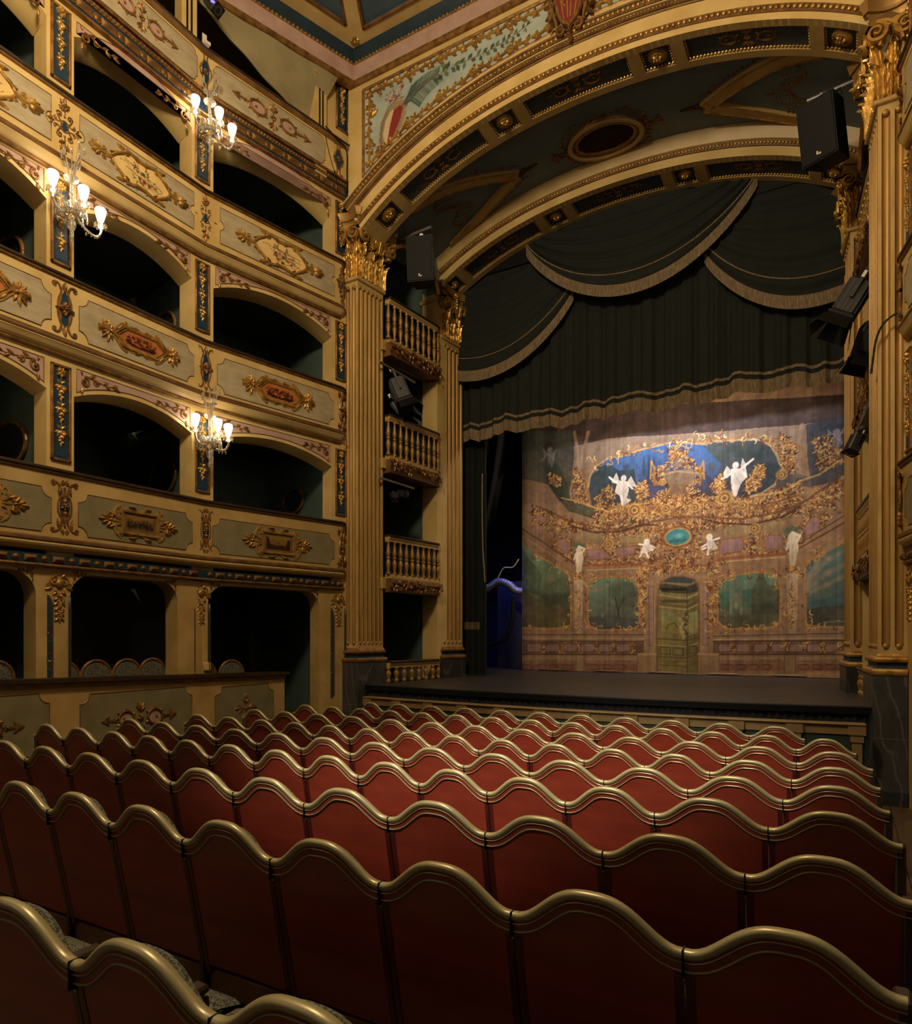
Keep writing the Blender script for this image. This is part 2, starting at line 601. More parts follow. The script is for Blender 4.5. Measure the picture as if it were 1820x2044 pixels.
class Canvas:
    """colours are given in 0..255 and stored linear"""

    def __init__(self, x0, x1, z0, z1, w, h, base):
        self.x0, self.x1, self.z0, self.z1, self.w, self.h = x0, x1, z0, z1, w, h
        self.X, self.Z = np.meshgrid(np.linspace(x0, x1, w), np.linspace(z0, z1, h))
        self.c = np.ones((h, w, 3)) * np.array(base, dtype=float)
        self.n = {}

    def noise(self, cells, seed=1, o=3):
        k = (cells, seed, o)
        if k not in self.n:
            self.n[k] = vnoise(self.w, self.h, cells, seed, o)
        return self.n[k]

    def window(self, pts, pad):
        xs = [p[0] for p in pts]
        zs = [p[1] for p in pts]
        i0 = int(np.clip((min(xs) - pad - self.x0) / (self.x1 - self.x0) * (self.w - 1), 0, self.w - 1))
        i1 = int(np.clip((max(xs) + pad - self.x0) / (self.x1 - self.x0) * (self.w - 1) + 2, 0, self.w))
        j0 = int(np.clip((min(zs) - pad - self.z0) / (self.z1 - self.z0) * (self.h - 1), 0, self.h - 1))
        j1 = int(np.clip((max(zs) + pad - self.z0) / (self.z1 - self.z0) * (self.h - 1) + 2, 0, self.h))
        return slice(j0, max(j1, j0 + 1)), slice(i0, max(i1, i0 + 1))

    def inside(self, pts, s):
        X, Z = self.X[s], self.Z[s]
        m = np.zeros(X.shape, dtype=bool)
        n = len(pts)
        for i in range(n):
            xa, za = pts[i]
            xb, zb = pts[(i + 1) % n]
            if za == zb:
                continue
            c = ((za > Z) != (zb > Z)) & (X < (xb - xa) * (Z - za) / (zb - za) + xa)
            m ^= c
        return m

    def blend(self, s, a, col):
        a = a[..., None]
        self.c[s] = self.c[s] * (1 - a) + np.asarray(col, dtype=float) * a

    def poly(self, pts, col, a=1.0, grad=None, var=0.0, seed=3, cells=30):
        s = self.window(pts, 0)
        m = self.inside(pts, s).astype(float) * a
        col = np.array(col, dtype=float)
        c = np.ones(m.shape + (3,)) * col
        if grad is not None:
            zz = self.Z[s]
            lo, hi = min(p[1] for p in pts), max(p[1] for p in pts)
            t = np.clip((zz - lo) / max(1e-6, hi - lo), 0, 1)[..., None]
            c = np.array(grad, dtype=float) * (1 - t) + col * t
        if var:
            c = c * (1 + var * (self.noise(cells, seed)[s][..., None] - 0.5) * 2)
        self.blend(s, m, c)
        return s, m

    def line(self, pts, w, col, a=1.0, soft=0.5):
        for (xa, za), (xb, zb) in zip(pts[:-1], pts[1:]):
            s = self.window([(xa, za), (xb, zb)], w)
            X, Z = self.X[s], self.Z[s]
            dx, dz = xb - xa, zb - za
            L = dx * dx + dz * dz + 1e-12
            t = np.clip(((X - xa) * dx + (Z - za) * dz) / L, 0, 1)
            d = np.hypot(X - xa - t * dx, Z - za - t * dz)
            m = np.clip((w / 2 - d) / (w / 2 * soft + 1e-9), 0, 1) * a
            self.blend(s, m, col)

    def spot(self, x, z, rx, rz, col, a=1.0, soft=0.5, var=0.0, seed=5, cells=40):
        s = self.window([(x - rx, z - rz), (x + rx, z + rz)], 0)
        d = np.sqrt(((self.X[s] - x) / rx) ** 2 + ((self.Z[s] - z) / rz) ** 2)
        if var:
            d = d + (self.noise(cells, seed)[s] - 0.5) * 2 * var
        m = np.clip((1 - d) / soft, 0, 1) * a
        self.blend(s, m, col)

    def strokes(self, n, region, cols, L, w, a=0.7, seed=1, curl=2.0):
        """short curved brush marks scattered through a region polygon"""
        r = np.random.default_rng(seed)
        xs = [p[0] for p in region]
        zs = [p[1] for p in region]
        k = 0
        for _ in range(n * 6):
            if k >= n:
                break
            x = r.uniform(min(xs), max(xs))
            z = r.uniform(min(zs), max(zs))
            ins = False
            for i in range(len(region)):
                xa, za = region[i]
                xb, zb = region[(i + 1) % len(region)]
                if (za > z) != (zb > z) and x < (xb - xa) * (z - za) / (zb - za) + xa:
                    ins = not ins
            if not ins:
                continue
            k += 1
            ang = r.uniform(0, 2 * PI)
            cu = r.uniform(-curl, curl)
            l = L * r.uniform(0.5, 1.2)
            p = [(x, z)]
            for q in range(4):
                ang += cu / 4
                p.append((p[-1][0] + l / 4 * cos(ang), p[-1][1] + l / 4 * sin(ang)))
            self.line(p, w * r.uniform(0.6, 1.3), cols[r.integers(len(cols))], a)

    def build(self, name, parent=None, y=0.0, mask=None, wave=None, loc=None, rz=0.0, label=None):
        w, h = self.w, self.h
        vs = np.stack([self.X, np.full_like(self.X, y), self.Z], -1)
        if wave is not None:
            vs[..., 1] = y + wave(self.X, self.Z)
        vs = vs.reshape(-1, 3)
        idx = np.arange(w * h).reshape(h, w)
        q = np.stack([idx[:-1, :-1], idx[:-1, 1:], idx[1:, 1:], idx[1:, :-1]], -1).reshape(-1, 4)
        if mask is not None:
            m = self.inside(mask, (slice(0, h), slice(0, w))).reshape(-1)
            q = q[m[q].any(axis=1)]
        me = bpy.data.meshes.new(name)
        me.vertices.add(len(vs))
        me.vertices.foreach_set('co', vs.ravel())
        me.loops.add(q.size)
        me.loops.foreach_set('vertex_index', q.ravel().astype(np.int32))
        me.polygons.add(len(q))
        me.polygons.foreach_set('loop_start', (np.arange(len(q)) * 4).astype(np.int32))
        me.polygons.foreach_set('use_smooth', np.ones(len(q), dtype=bool))
        me.update(calc_edges=True)
        at = me.color_attributes.new('Col', 'FLOAT_COLOR', 'POINT')
        col = np.ones((w * h, 4))
        col[:, :3] = lin(np.clip(self.c, 0, 255)).reshape(-1, 3)
        at.data.foreach_set('color', col.ravel().astype(np.float32))
        me.materials.append(PAINT)
        return link(name, me, parent, loc, rz, None, label)
# ---------------------------------------------------------------- setting: floor
XC = -3.42           # centre line of the stage


class Seg:
    def __init__(self, o, t):
        self.o = Vector(o)
        self.t = Vector(t).normalized()
        self.n = Vector((self.t.y, -self.t.x))      # into the room
        self.rz = math.atan2(self.t.y, self.t.x)

    def p(self, s, off=0.0, z=0.0):
        q = self.o + self.t * s + self.n * off
        return Vector((q.x, q.y, z))


S0 = Seg((-7.92, 0.0), (0, 1))
S1 = Seg((-7.92, 6.573), (0.52, 2.477))
R1 = Seg((2 * XC + 7.40, 9.05), (0.52, -2.477))
B0 = 6.573


def floor_z(y):
    return float(np.interp(y, [-1.0, 1.04, 1.87, 2.7, 3.53, 4.37, 5.2, 6.03, 6.86, 7.7, 9.5],
                           [0.215, 0.195, 0.2, 0.16, 0.13, 0.09, 0.055, 0.035, 0.02, 0.005, 0.0]))


fl = thing('floor', 'brown boarded stalls floor sloping down to the stage', 'floor', kind='structure')
k = 0
x = -9.6
while x < 2.4:
    mb = MB()
    ys = [-1.0, 1.04, 1.87, 2.7, 3.53, 4.37, 5.2, 6.03, 6.86, 7.7, 9.5]
    P = [[(xx, y, floor_z(y) - dz) for y in ys] for xx, dz in ((x + 0.003, 0.02), (x + 0.003, 0.0), (x + 0.197, 0.0), (x + 0.197, 0.02))]
    mb.grid(P)
    mb.build('floor_board', FLOORWOOD, fl, smooth=False)
    x += 0.2
MB().box((-9.6, -1.0, -0.14), (2.4, 9.6, -0.03)).build('floor_slab', BLACK, fl, smooth=False)

# ---------------------------------------------------------------- setting: horseshoe wall with its tiers of boxes
TIER = [  # opening spring, opening crown, level bottom, level top
    None, (4.71, 4.91, 2.66, 5.20), (6.87, 7.12, 5.20, 7.32), (8.96, 9.21, 7.32, 9.40)]


def arc(a, b, zs, zc, n=18):
    h, c = zc - zs, (b - a) / 2
    R = (c * c + h * h) / (2 * h)
    return [(a + (b - a) * i / n, zc - R + sqrt(max(0, R * R - (a + (b - a) * i / n - (a + b) / 2) ** 2))) for i in range(n + 1)]


def ground_arch(a, b, zt=2.62, r=0.27):
    out = []
    for i in range(9):
        t = PI / 2 * i / 8
        out.append((a + r - r * cos(t), zt - r + r * sin(t)))
    for i in range(9):
        t = PI / 2 * (1 - i / 8)
        out.append((b - r + r * cos(t), zt - r + r * sin(t)))
    return out


def level_poly(s0, s1, z0, z1, arches):
    pts = [(s0, z0), (s0, z1), (s1, z1), (s1, z0)]
    for ar in reversed(arches):
        pts += [(ar[-1][0], z0)] + list(reversed(ar)) + [(ar[0][0], z0)]
    return pts


def seg_mesh(mb, seg, name, m, parent, **kw):
    return mb.build(name, m, parent, loc=seg.p(0), rz=seg.rz, **kw)


def spandrel_orn(hand):
    mb = MB()
    scroll(mb, 0.075 * hand, -0.10, 0.062, 1.3, PI / 2, -hand, 0.26)
    vine(mb, [(p[0] * hand, p[1]) for p in bez((0.075, -0.04), (0.16, -0.01), (0.25, -0.085), (0.50, -0.055), 10)], 0.014, 0.004)
    scroll(mb, 0.225 * hand, -0.075, 0.04, 1.2, PI / 2, hand, 0.25)
    for u, v, a, l in ((0.14, -0.03, 0.5, 0.09), (0.20, -0.04, -0.5, 0.08), (0.30, -0.06, 0.5, 0.09), (0.34, -0.06, -0.6, 0.08), (0.42, -0.055, 0.35, 0.09), (0.44, -0.055, -0.3, 0.10), (0.05, -0.17, -1.7, 0.09), (0.05, -0.03, 1.9, 0.06)):
        leaf(mb, u * hand, v, a if hand > 0 else PI - a, l, l * 0.5, 0.016)
    return mb.mesh('spandrel_scroll')


SP_R = spandrel_orn(1)
SP_L = spandrel_orn(-1)
for q in (SP_R, SP_L):
    q.materials.append(BRONZE)
GARL = {}


def pier_panel(parent, pos, rz, z0, z1, w=0.235):
    h = z1 - z0
    c = Vector((pos.x, pos.y, (z0 + z1) / 2))
    fld = MB().box((-w / 2 + 0.02, -0.006, -h / 2 + 0.02), (w / 2 - 0.02, 0.02, h / 2 - 0.02))
    fld.box((-w / 2 + 0.055, -0.010, -h / 2 + 0.06), (w / 2 - 0.055, -0.004, h / 2 - 0.06))
    o = fld.build('pier_panel', BLUE, parent, loc=c, rz=rz, smooth=False)
    fr = MB()
    for a, b in (((-w / 2, -h / 2), (-w / 2 + 0.03, h / 2)), ((w / 2 - 0.03, -h / 2), (w / 2, h / 2)), ((-w / 2, -h / 2), (w / 2, -h / 2 + 0.03)), ((-w / 2, h / 2 - 0.03), (w / 2, h / 2))):
        fr.bbox((a[0], -0.026, a[1]), (b[0], 0.01, b[1]), 0.007)
    n = int(h / 0.022)
    for sx in (-1, 1):
        for i in range(n):
            fr.join(MB().dome(sx * (w / 2 - 0.036), -h / 2 + 0.04 + (h - 0.08) * i / (n - 1), 0.0085, 0.016, 5, 1, -0.006))
    fr.build('panel_frame', BRONZE, o)
    key = round(h, 2)
    if key not in GARL:
        me = garland(w, h).mesh('garland')
        me.materials.append(GOLD_B)
        GARL[key] = me
    link('garland', GARL[key], o, (0, -0.010, 0.02 * h))
    return o


def open_tier_wall(wall, seg, t, s0, s1, openings):
    zs, zc, z0, z1 = TIER[t]
    arches = [arc(a, b, zs, zc) for a, b in openings]
    seg_mesh(MB().prism(level_poly(s0, s1, z0, z1, arches), 0, 0.25), seg, 'tier_wall', CREAM, wall, angle=25)
    ztop = (0, 5.05, 7.19, 9.16)[t]
    drop = (0, 0.05, 0.06, 0.17)[t]
    for (a, b) in openings:
        # splayed soffit, its inner edge lower than the arch on the wall face
        fa = arc(a, b, zs, zc, 24)
        ba = arc(a + 0.004, b - 0.004, zs - drop * 0.75, zc - drop, 24)
        rows = []
        for p, q in zip(fa, ba):
            rows.append([(p[0], 0.002, p[1] - 0.002), (p[0] * 0.5 + q[0] * 0.5, 0.12, p[1] * 0.5 + q[1] * 0.5 - 0.004), (q[0], 0.25, q[1]), (q[0], 0.27, q[1]), (q[0], 0.27, q[1] + 0.3)])
        seg_mesh(MB().grid(rows), seg, 'arch_soffit', CREAM, wall)
    for (a, b), ar in zip(openings, arches):
        lo, hi = max(a, s0), min(b, s1)
        low = [(s, z + 0.055) for s, z in ar if a + 0.03 <= s <= b - 0.03]
        low = [(a + 0.03, zs + 0.06)] + low + [(b - 0.03, zs + 0.06)]
        poly = [(b - 0.03, ztop), (a + 0.03, ztop)] + low
        o = seg_mesh(MB().prism(poly, -0.004, 0.01), seg, 'pink_spandrel', PINK, wall, smooth=False)
        edge = MB()
        cl = poly + [poly[0]]
        edge.tube([(x, -0.004, z) for x, z in cl], 0.006, 4, caps=False)
        edge.build('spandrel_edge', BROWN, o)
        link('spandrel_scroll', SP_R, o, (a + 0.05, -0.006, ztop - 0.025))
        link('spandrel_scroll', SP_L, o, (b - 0.05, -0.006, ztop - 0.025))


def blue_lancet(mb, z0, z1, w):
    pts = [(-w / 2, z0 + w * 1.2), (-w / 2, z1 - w * 1.2)]
    pts += [(-w / 2 * cos(i / 6 * PI / 2) ** 1.1, z1 - w * 1.2 + w * 1.2 * sin(i / 6 * PI / 2)) for i in range(1, 7)]
    pts += [(w / 2 * sin(i / 6 * PI / 2) ** 1.1, z1 - w * 1.2 + w * 1.2 * cos(i / 6 * PI / 2)) for i in range(1, 7)]
    pts += [(w / 2, z0 + w * 1.2)]
    pts += [(w / 2 * cos(i / 6 * PI / 2) ** 1.1, z0 + w * 1.2 - w * 1.2 * sin(i / 6 * PI / 2)) for i in range(1, 7)]
    pts += [(-w / 2 * sin(i / 6 * PI / 2) ** 1.1, z0 + w * 1.2 - w * 1.2 * cos(i / 6 * PI / 2)) for i in range(1, 6)]
    return pts


def shield_drop():
    mb = MB()
    for sx in (-1, 1):
        scroll(mb, sx * 0.06, 0.02, 0.055, 1.2, PI / 2, -sx, 0.25)
        scroll(mb, sx * 0.12, -0.03, 0.03, 1.1, PI / 2, -sx, 0.28)
        leaf(mb, sx * 0.08, -0.05, PI / 2 - sx * 1.9, 0.09, 0.04, 0.02)
        leaf(mb, sx * 0.03, 0.06, PI / 2 - sx * 0.5, 0.06, 0.04, 0.02)
    mb.dome(0, -0.01, 0.05, 0.035, 9, 3, 0, 0.06)
    r = random.Random(5)
    for i in range(16):
        z = -0.10 - 0.30 * i / 15
        w = 0.052 * (1 - 0.6 * i / 15) * (1.2 if i % 5 in (0, 1) else 0.8)
        for sx in (-1, 1):
            mb.dome(sx * w * r.uniform(0.3, 0.9), z + r.uniform(-.01, .01), 0.019 * r.uniform(0.7, 1.1), 0.022, 6, 2)
        if i % 3 == 0:
            for sx in (-1, 1):
                leaf(mb, sx * w * 0.5, z, -PI / 2 + sx * 0.9, 0.06, 0.03, 0.018)
    leaf(mb, 0, -0.39, -PI / 2, 0.07, 0.03, 0.02)
    return mb


SHIELD = shield_drop().mesh('shield_drop')
SHIELD.materials.append(GOLD)


def ground_wall(wall, seg, s0, s1, openings, piers):
    arches = [ground_arch(a, b) for a, b in openings]
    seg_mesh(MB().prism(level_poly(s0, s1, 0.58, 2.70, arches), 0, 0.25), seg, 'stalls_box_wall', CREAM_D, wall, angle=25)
    for (a, b) in openings:
        o = None
        for u, me, sx in ((a + 0.02, SP_R, 1), (b - 0.02, SP_L, -1)):
            c = link('corner_spray', me, wall, seg.p(u, 0.004, 2.65), seg.rz)
            c.scale = (0.34, 0.7, 0.62)
    for c, w in piers:
        link('shield_drop', SHIELD, wall, seg.p(c, 0.004, 2.50), seg.rz)
    for c, w in piers:
        # blue pointed panels on the splayed jambs
        for sx, tw in ((-1, -0.55), (1, 1.0)):
            o = MB().prism(blue_lancet(None, 0.86, 2.36, 0.125), -0.012, 0.01).build('blue_lancet', BLUE_D, wall, smooth=False)
            o.location = seg.p(c + sx * w / 2, -0.01, 0)
            o.rotation_euler = (0, 0, seg.rz + tw)
            e = MB()
            q = blue_lancet(None, 0.88, 2.34, 0.10)
            e.tube([(x, -0.013, z) for x, z in q + [q[0]]], 0.0025, 4, caps=False)
            for zz in (1.28, 1.60, 1.92):
                for k4 in range(4):
                    leaf(e, 0, zz, k4 * PI / 2, 0.028 if zz != 1.6 else 0.045, 0.018, 0.004, -0.012)
                e.tube([(-0.045, -0.013, zz + 0.10), (0, -0.013, zz + 0.08), (0.045, -0.013, zz + 0.10)], 0.0022, 4)
                e.tube([(-0.045, -0.013, zz - 0.10), (0, -0.013, zz - 0.08), (0.045, -0.013, zz - 0.10)], 0.0022, 4)
            e.build('lancet_tracery', BRONZE, o)


OPEN0 = [(2.75, 4.416), (4.735, 6.40)]
OPEN1 = [(0.173, 2.29)]
wl = thing('wall_left', 'cream and gilt horseshoe wall with four tiers of boxes', 'wall', kind='structure')
for t in (1, 2, 3):
    open_tier_wall(wl, S0, t, 2.2, B0, OPEN0)
    open_tier_wall(wl, S1, t, 0.0, 2.78, OPEN1)
ground_wall(wl, S0, 2.2, B0, [(2.90, 4.30), (4.69, 6.17)], [(4.56, 0.26)])
ground_wall(wl, S1, 0.0, 2.78, [(0.09, 2.035)], [(-0.02, 0.28), (2.42, 0.30)])
for sg, s0, s1 in ((S0, 2.2, B0), (S1, 0, 2.78)):
    seg_mesh(MB().box((s0, -0.03, 0.0), (s1, 0.25, 0.56)).box((s0, -0.045, 0.52), (s1, 0.2, 0.60)), sg, 'dado', MARBLE_D, wl, smooth=False)
# gallery end pier above the last tier
seg_mesh(MB().box((2.10, 0, 9.40), (2.78, 0.4, 11.2)), S1, 'gallery_pier', CREAM, wl, smooth=False)
ZP = {1: (3.91, 5.03), 2: (6.18, 7.17), 3: (8.30, 9.18)}
for t in (1, 2, 3):
    pier_panel(wl, S0.p(4.575, 0.004), S0.rz, *ZP[t])
    pier_panel(wl, S0.p(2.59, 0.004), S0.rz, *ZP[t])
    pier_panel(wl, S1.p(0.0, 0.006), (S0.rz + S1.rz) / 2, *ZP[t])
    pier_panel(wl, S1.p(2.475, 0.004), S1.rz, *ZP[t])
pier_panel(wl, S1.p(2.505, 0.004), S1.rz, 10.39, 11.16, 0.27)
# box interiors
for z in (0.55, 2.70, 5.16, 7.28, 9.36):
    for sg, s0, s1 in ((S0, 2.2, B0 + 0.2), (S1, -0.1, 2.78)):
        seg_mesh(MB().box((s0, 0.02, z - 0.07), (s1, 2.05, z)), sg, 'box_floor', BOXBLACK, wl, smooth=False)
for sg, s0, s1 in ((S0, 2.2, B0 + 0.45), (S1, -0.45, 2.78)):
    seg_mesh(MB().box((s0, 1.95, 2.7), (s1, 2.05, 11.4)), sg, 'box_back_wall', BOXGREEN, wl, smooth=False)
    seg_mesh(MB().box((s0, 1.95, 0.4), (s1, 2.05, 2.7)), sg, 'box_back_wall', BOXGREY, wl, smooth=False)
for sg, s in ((S0, 2.55), (S0, 4.575), (S1, 0.0), (S1, 2.40)):
    seg_mesh(MB().box((s - 0.05, 0.24, 2.7), (s + 0.05, 1.98, 9.36)), sg, 'box_partition', BOXGREEN, wl, smooth=False)
for sg, s in ((S0, 2.55), (S0, 4.575), (S1, 2.40)):
    seg_mesh(MB().box((s - 0.05, 0.24, 0.4), (s + 0.05, 1.98, 2.7)), sg, 'box_partition', BOXGREEN, wl, smooth=False)
# louvred doors at the back of two first-tier boxes
for sg, s in ((S0, 5.35), (S1, 0.95)):
    o = seg_mesh(MB().box((s - 0.42, 1.90, 2.7), (s + 0.42, 1.96, 4.66)), sg, 'box_door', BOXGREEN, wl, smooth=False)
    fr = MB()
    for sx in (-1, 1):
        fr.box((s + sx * 0.40 - 0.035, 1.875, 2.7), (s + sx * 0.40 + 0.035, 1.92, 4.70))
    for z in (2.75, 3.72, 4.62):
        fr.box((s - 0.40, 1.875, z), (s + 0.40, 1.92, z + 0.08))
    fr.build('door_frame', BOXGREEN, o, smooth=False)
    for i in range(9):
        z = 3.88 + 0.08 * i
        MB().box((s - 0.34, 1.865, z), (s + 0.34, 1.91, z + 0.045)).build('louvre', BOXGREEN, o, smooth=False)
MB().box((-10.0, 1.0, -0.2), (-9.95, 9.0, 11.6)).build('outer_wall', BLACK, wl, smooth=False)
# the gallery behind the top parapet
for sg, s0, s1 in ((S0, 2.2, B0 + 0.5), (S1, -0.4, 2.5)):
    seg_mesh(MB().box((s0, 1.6, 9.36), (s1, 1.7, 12.4)), sg, 'gallery_back_wall', BLACKCLOTH, wl, smooth=False)

# ---------------------------------------------------------------- ornaments of the parapets
def orn_cross():
    """tier three: four scrolls about a blue lozenge, vine sprays above and below"""
    mb = MB()
    for sx in (-1, 1):
        for sz in (-1, 1):
            vine(mb, [(sx * p[0], sz * p[1]) for p in bez((0.035, 0), (0.045, 0.05), (0.075, 0.06), (0.085, 0.095), 8)], 0.011)
            scroll(mb, sx * 0.060, sz * 0.105, 0.034, 1.1, 0 if sx > 0 else PI, sx * sz, 0.3)
            vine(mb, [(sx * p[0], sz * p[1]) for p in bez((0.0, 0.06), (0.04, 0.05), (0.06, 0.015), (0.11, 0.02), 8)], 0.009)
            scroll(mb, sx * 0.105, sz * 0.038, 0.024, 1.1, PI / 2 * sz, -sx * sz, 0.3)
        leaf(mb, sx * 0.12, 0, 0 if sx > 0 else PI, 0.085, 0.05, 0.02, lobes=3)
        leaf(mb, sx * 0.14, 0.01, 1.0 if sx > 0 else PI - 1.0, 0.05, 0.03, 0.015)
        leaf(mb, sx * 0.14, -0.01, -1.0 if sx > 0 else PI + 1.0, 0.05, 0.03, 0.015)
    for sz in (-1, 1):
        vine(mb, [(0, sz * 0.10), (0.006, sz * 0.17), (0, sz * 0.24)], 0.008)
        for a, l, v in ((0.9, 0.09, 0.17), (PI - 0.9, 0.09, 0.20), (0.5, 0.07, 0.21), (PI - 0.5, 0.08, 0.16), (PI / 2, 0.09, 0.22)):
            leaf(mb, 0, sz * v, a * sz, l, l * 0.75, 0.02, lobes=3)
        mb.dome(0, sz * 0.105, 0.014, 0.02, 6, 2)
    return mb


def orn_lyre():
    """tier two: tall strapwork with scrolled feet and a rosette"""
    mb = MB()
    for sx in (-1, 1):
        for sz in (-1, 1):
            vine(mb, [(sx * p[0], sz * p[1]) for p in bez((0.075, 0.02), (0.085, 0.12), (0.02, 0.16), (0.045, 0.215), 12)], 0.017, 0.014)
            vine(mb, [(sx * p[0], sz * p[1]) for p in bez((0.045, 0.20), (0.06, 0.265), (0.10, 0.27), (0.125, 0.25), 10)], 0.015)
            scroll(mb, sx * 0.115, sz * 0.235, 0.030, 1.2, PI / 2 * sz, -sx * sz, 0.36)
            leaf(mb, sx * 0.06, sz * 0.03, (PI / 2) * sz + sx * sz * 0.1, 0.13, 0.035, 0.028)
        leaf(mb, sx * 0.03, 0, 0 if sx > 0 else PI, 0.08, 0.07, 0.045, lobes=2)
    rosette(mb, 0, 0, 0.065, -0.005, 8, 0.05)
    for sz in (-1, 1):
        leaf(mb, 0, sz * 0.19, PI / 2 * sz, 0.095, 0.06, 0.035)
        mb.dome(0, sz * 0.185, 0.013, 0.03, 7, 2)
        leaf(mb, 0, sz * 0.03, PI / 2 * sz, 0.05, 0.06, 0.04)
    return mb


def orn_herm():
    """tier one: herm shaped bracket, volutes at head and foot and a jewelled oval"""
    mb = MB()
    for sx in (-1, 1):
        vine(mb, [(sx * p[0], p[1]) for p in bez((0.035, 0.10), (0.03, 0.20), (0.07, 0.26), (0.13, 0.265), 12)], 0.018, 0.013)
        scroll(mb, sx * 0.125, 0.245, 0.030, 1.2, PI / 2, -sx, 0.4)
        vine(mb, [(sx * p[0], p[1]) for p in bez((0.03, -0.12), (0.035, -0.20), (0.06, -0.26), (0.14, -0.268), 12)], 0.018, 0.012)
        scroll(mb, sx * 0.135, -0.245, 0.028, 1.2, -PI / 2, sx, 0.4)
        vine(mb, [(sx * p[0], p[1]) for p in bez((0.03, 0.12), (0.095, 0.10), (0.095, -0.10), (0.03, -0.12), 14)], 0.014)
        scroll(mb, sx * 0.03, 0.255, 0.028, 1.2, PI / 2, sx, 0.35)
        scroll(mb, sx * 0.032, -0.262, 0.027, 1.2, -PI / 2, -sx, 0.35)
        leaf(mb, sx * 0.05, 0.235, -PI / 2 + sx * 0.2, 0.12, 0.045, 0.03, lobes=3)
        leaf(mb, sx * 0.075, -0.225, PI / 2 - sx * 0.1, 0.10, 0.04, 0.03, lobes=3)
        scroll(mb, sx * 0.035, 0.065, 0.028, 1.1, PI / 2, sx, 0.26)
        scroll(mb, sx * 0.035, -0.065, 0.028, 1.1, -PI / 2, -sx, 0.26)
    rosette(mb, 0, 0, 0.05, -0.006, 6, 0.04)
    for z in (0.17, 0.145, 0.12, -0.14, -0.165, -0.19):
        mb.dome(0, z, 0.012, 0.022, 6, 2)
    for z in (0.075, -0.075):
        leaf(mb, 0, z * 0.5, PI / 2 if z > 0 else -PI / 2, 0.06, 0.05, 0.035)
    vine(mb, [(0, -0.21), (0, 0.21)], 0.018)
    return mb


def orn_strap():
    """gallery tier: flat strapwork lozenge with scrolled ends"""
    mb = MB()
    for sx in (-1, 1):
        for sz in (-1, 1):
            vine(mb, [(sx * p[0], sz * p[1]) for p in bez((0.10, 0.0), (0.075, 0.06), (0.055, 0.06), (0.028, 0.15), 10)], 0.016, 0.014)
            vine(mb, [(sx * p[0], sz * p[1]) for p in bez((0.022, 0.14), (0.02, 0.22), (0.05, 0.25), (0.075, 0.245), 8)], 0.013)
            scroll(mb, sx * 0.07, sz * 0.228, 0.024, 1.1, PI / 2 * sz, -sx * sz, 0.38)
            leaf(mb, sx * 0.085, sz * 0.03, (PI / 2) * sz, 0.05, 0.03, 0.02)
    rosette(mb, 0, 0, 0.042, -0.004, 6, 0.035)
    return mb


def blue_core(kind):
    mb = MB()
    if kind == 'cross':
        mb.prism([(-0.05, 0), (0, 0.06), (0.05, 0), (0, -0.06)], -0.006, 0.004)
    elif kind == 'lyre':
        mb.prism([(-0.06, 0), (-0.03, 0.15), (0, 0.2), (0.03, 0.15), (0.06, 0), (0.03, -0.15), (0, -0.2), (-0.03, -0.15)], -0.008, 0.004)
    elif kind == 'strap':
        mb.prism([(-0.085, 0), (-0.02, 0.15), (0.02, 0.15), (0.085, 0), (0.02, -0.15), (-0.02, -0.15)], -0.006, 0.004)
    else:
        mb.prism([(-0.06, 0), (-0.04, 0.1), (0.04, 0.1), (0.06, 0), (0.04, -0.1), (-0.04, -0.1)], -0.006, 0.004)
    return mb


ORN = {}
for key, fn, m in (('cross', orn_cross, BRONZE), ('lyre', orn_lyre, BRONZE), ('herm', orn_herm, BRONZE), ('strap', orn_strap, BRONZE)):
    me = fn().mesh('pier_ornament')
    me.materials.append(m)
    co = blue_core(key).mesh('blue_core', False)
    co.materials.append(BLUE)
    ORN[key] = (me, co)


def frame_line(mb, poly, r=0.014, y=-0.012, n=6):
    mb.tube([(x, y, z) for x, z in poly + [poly[0], poly[1]]], r, n, caps=False)


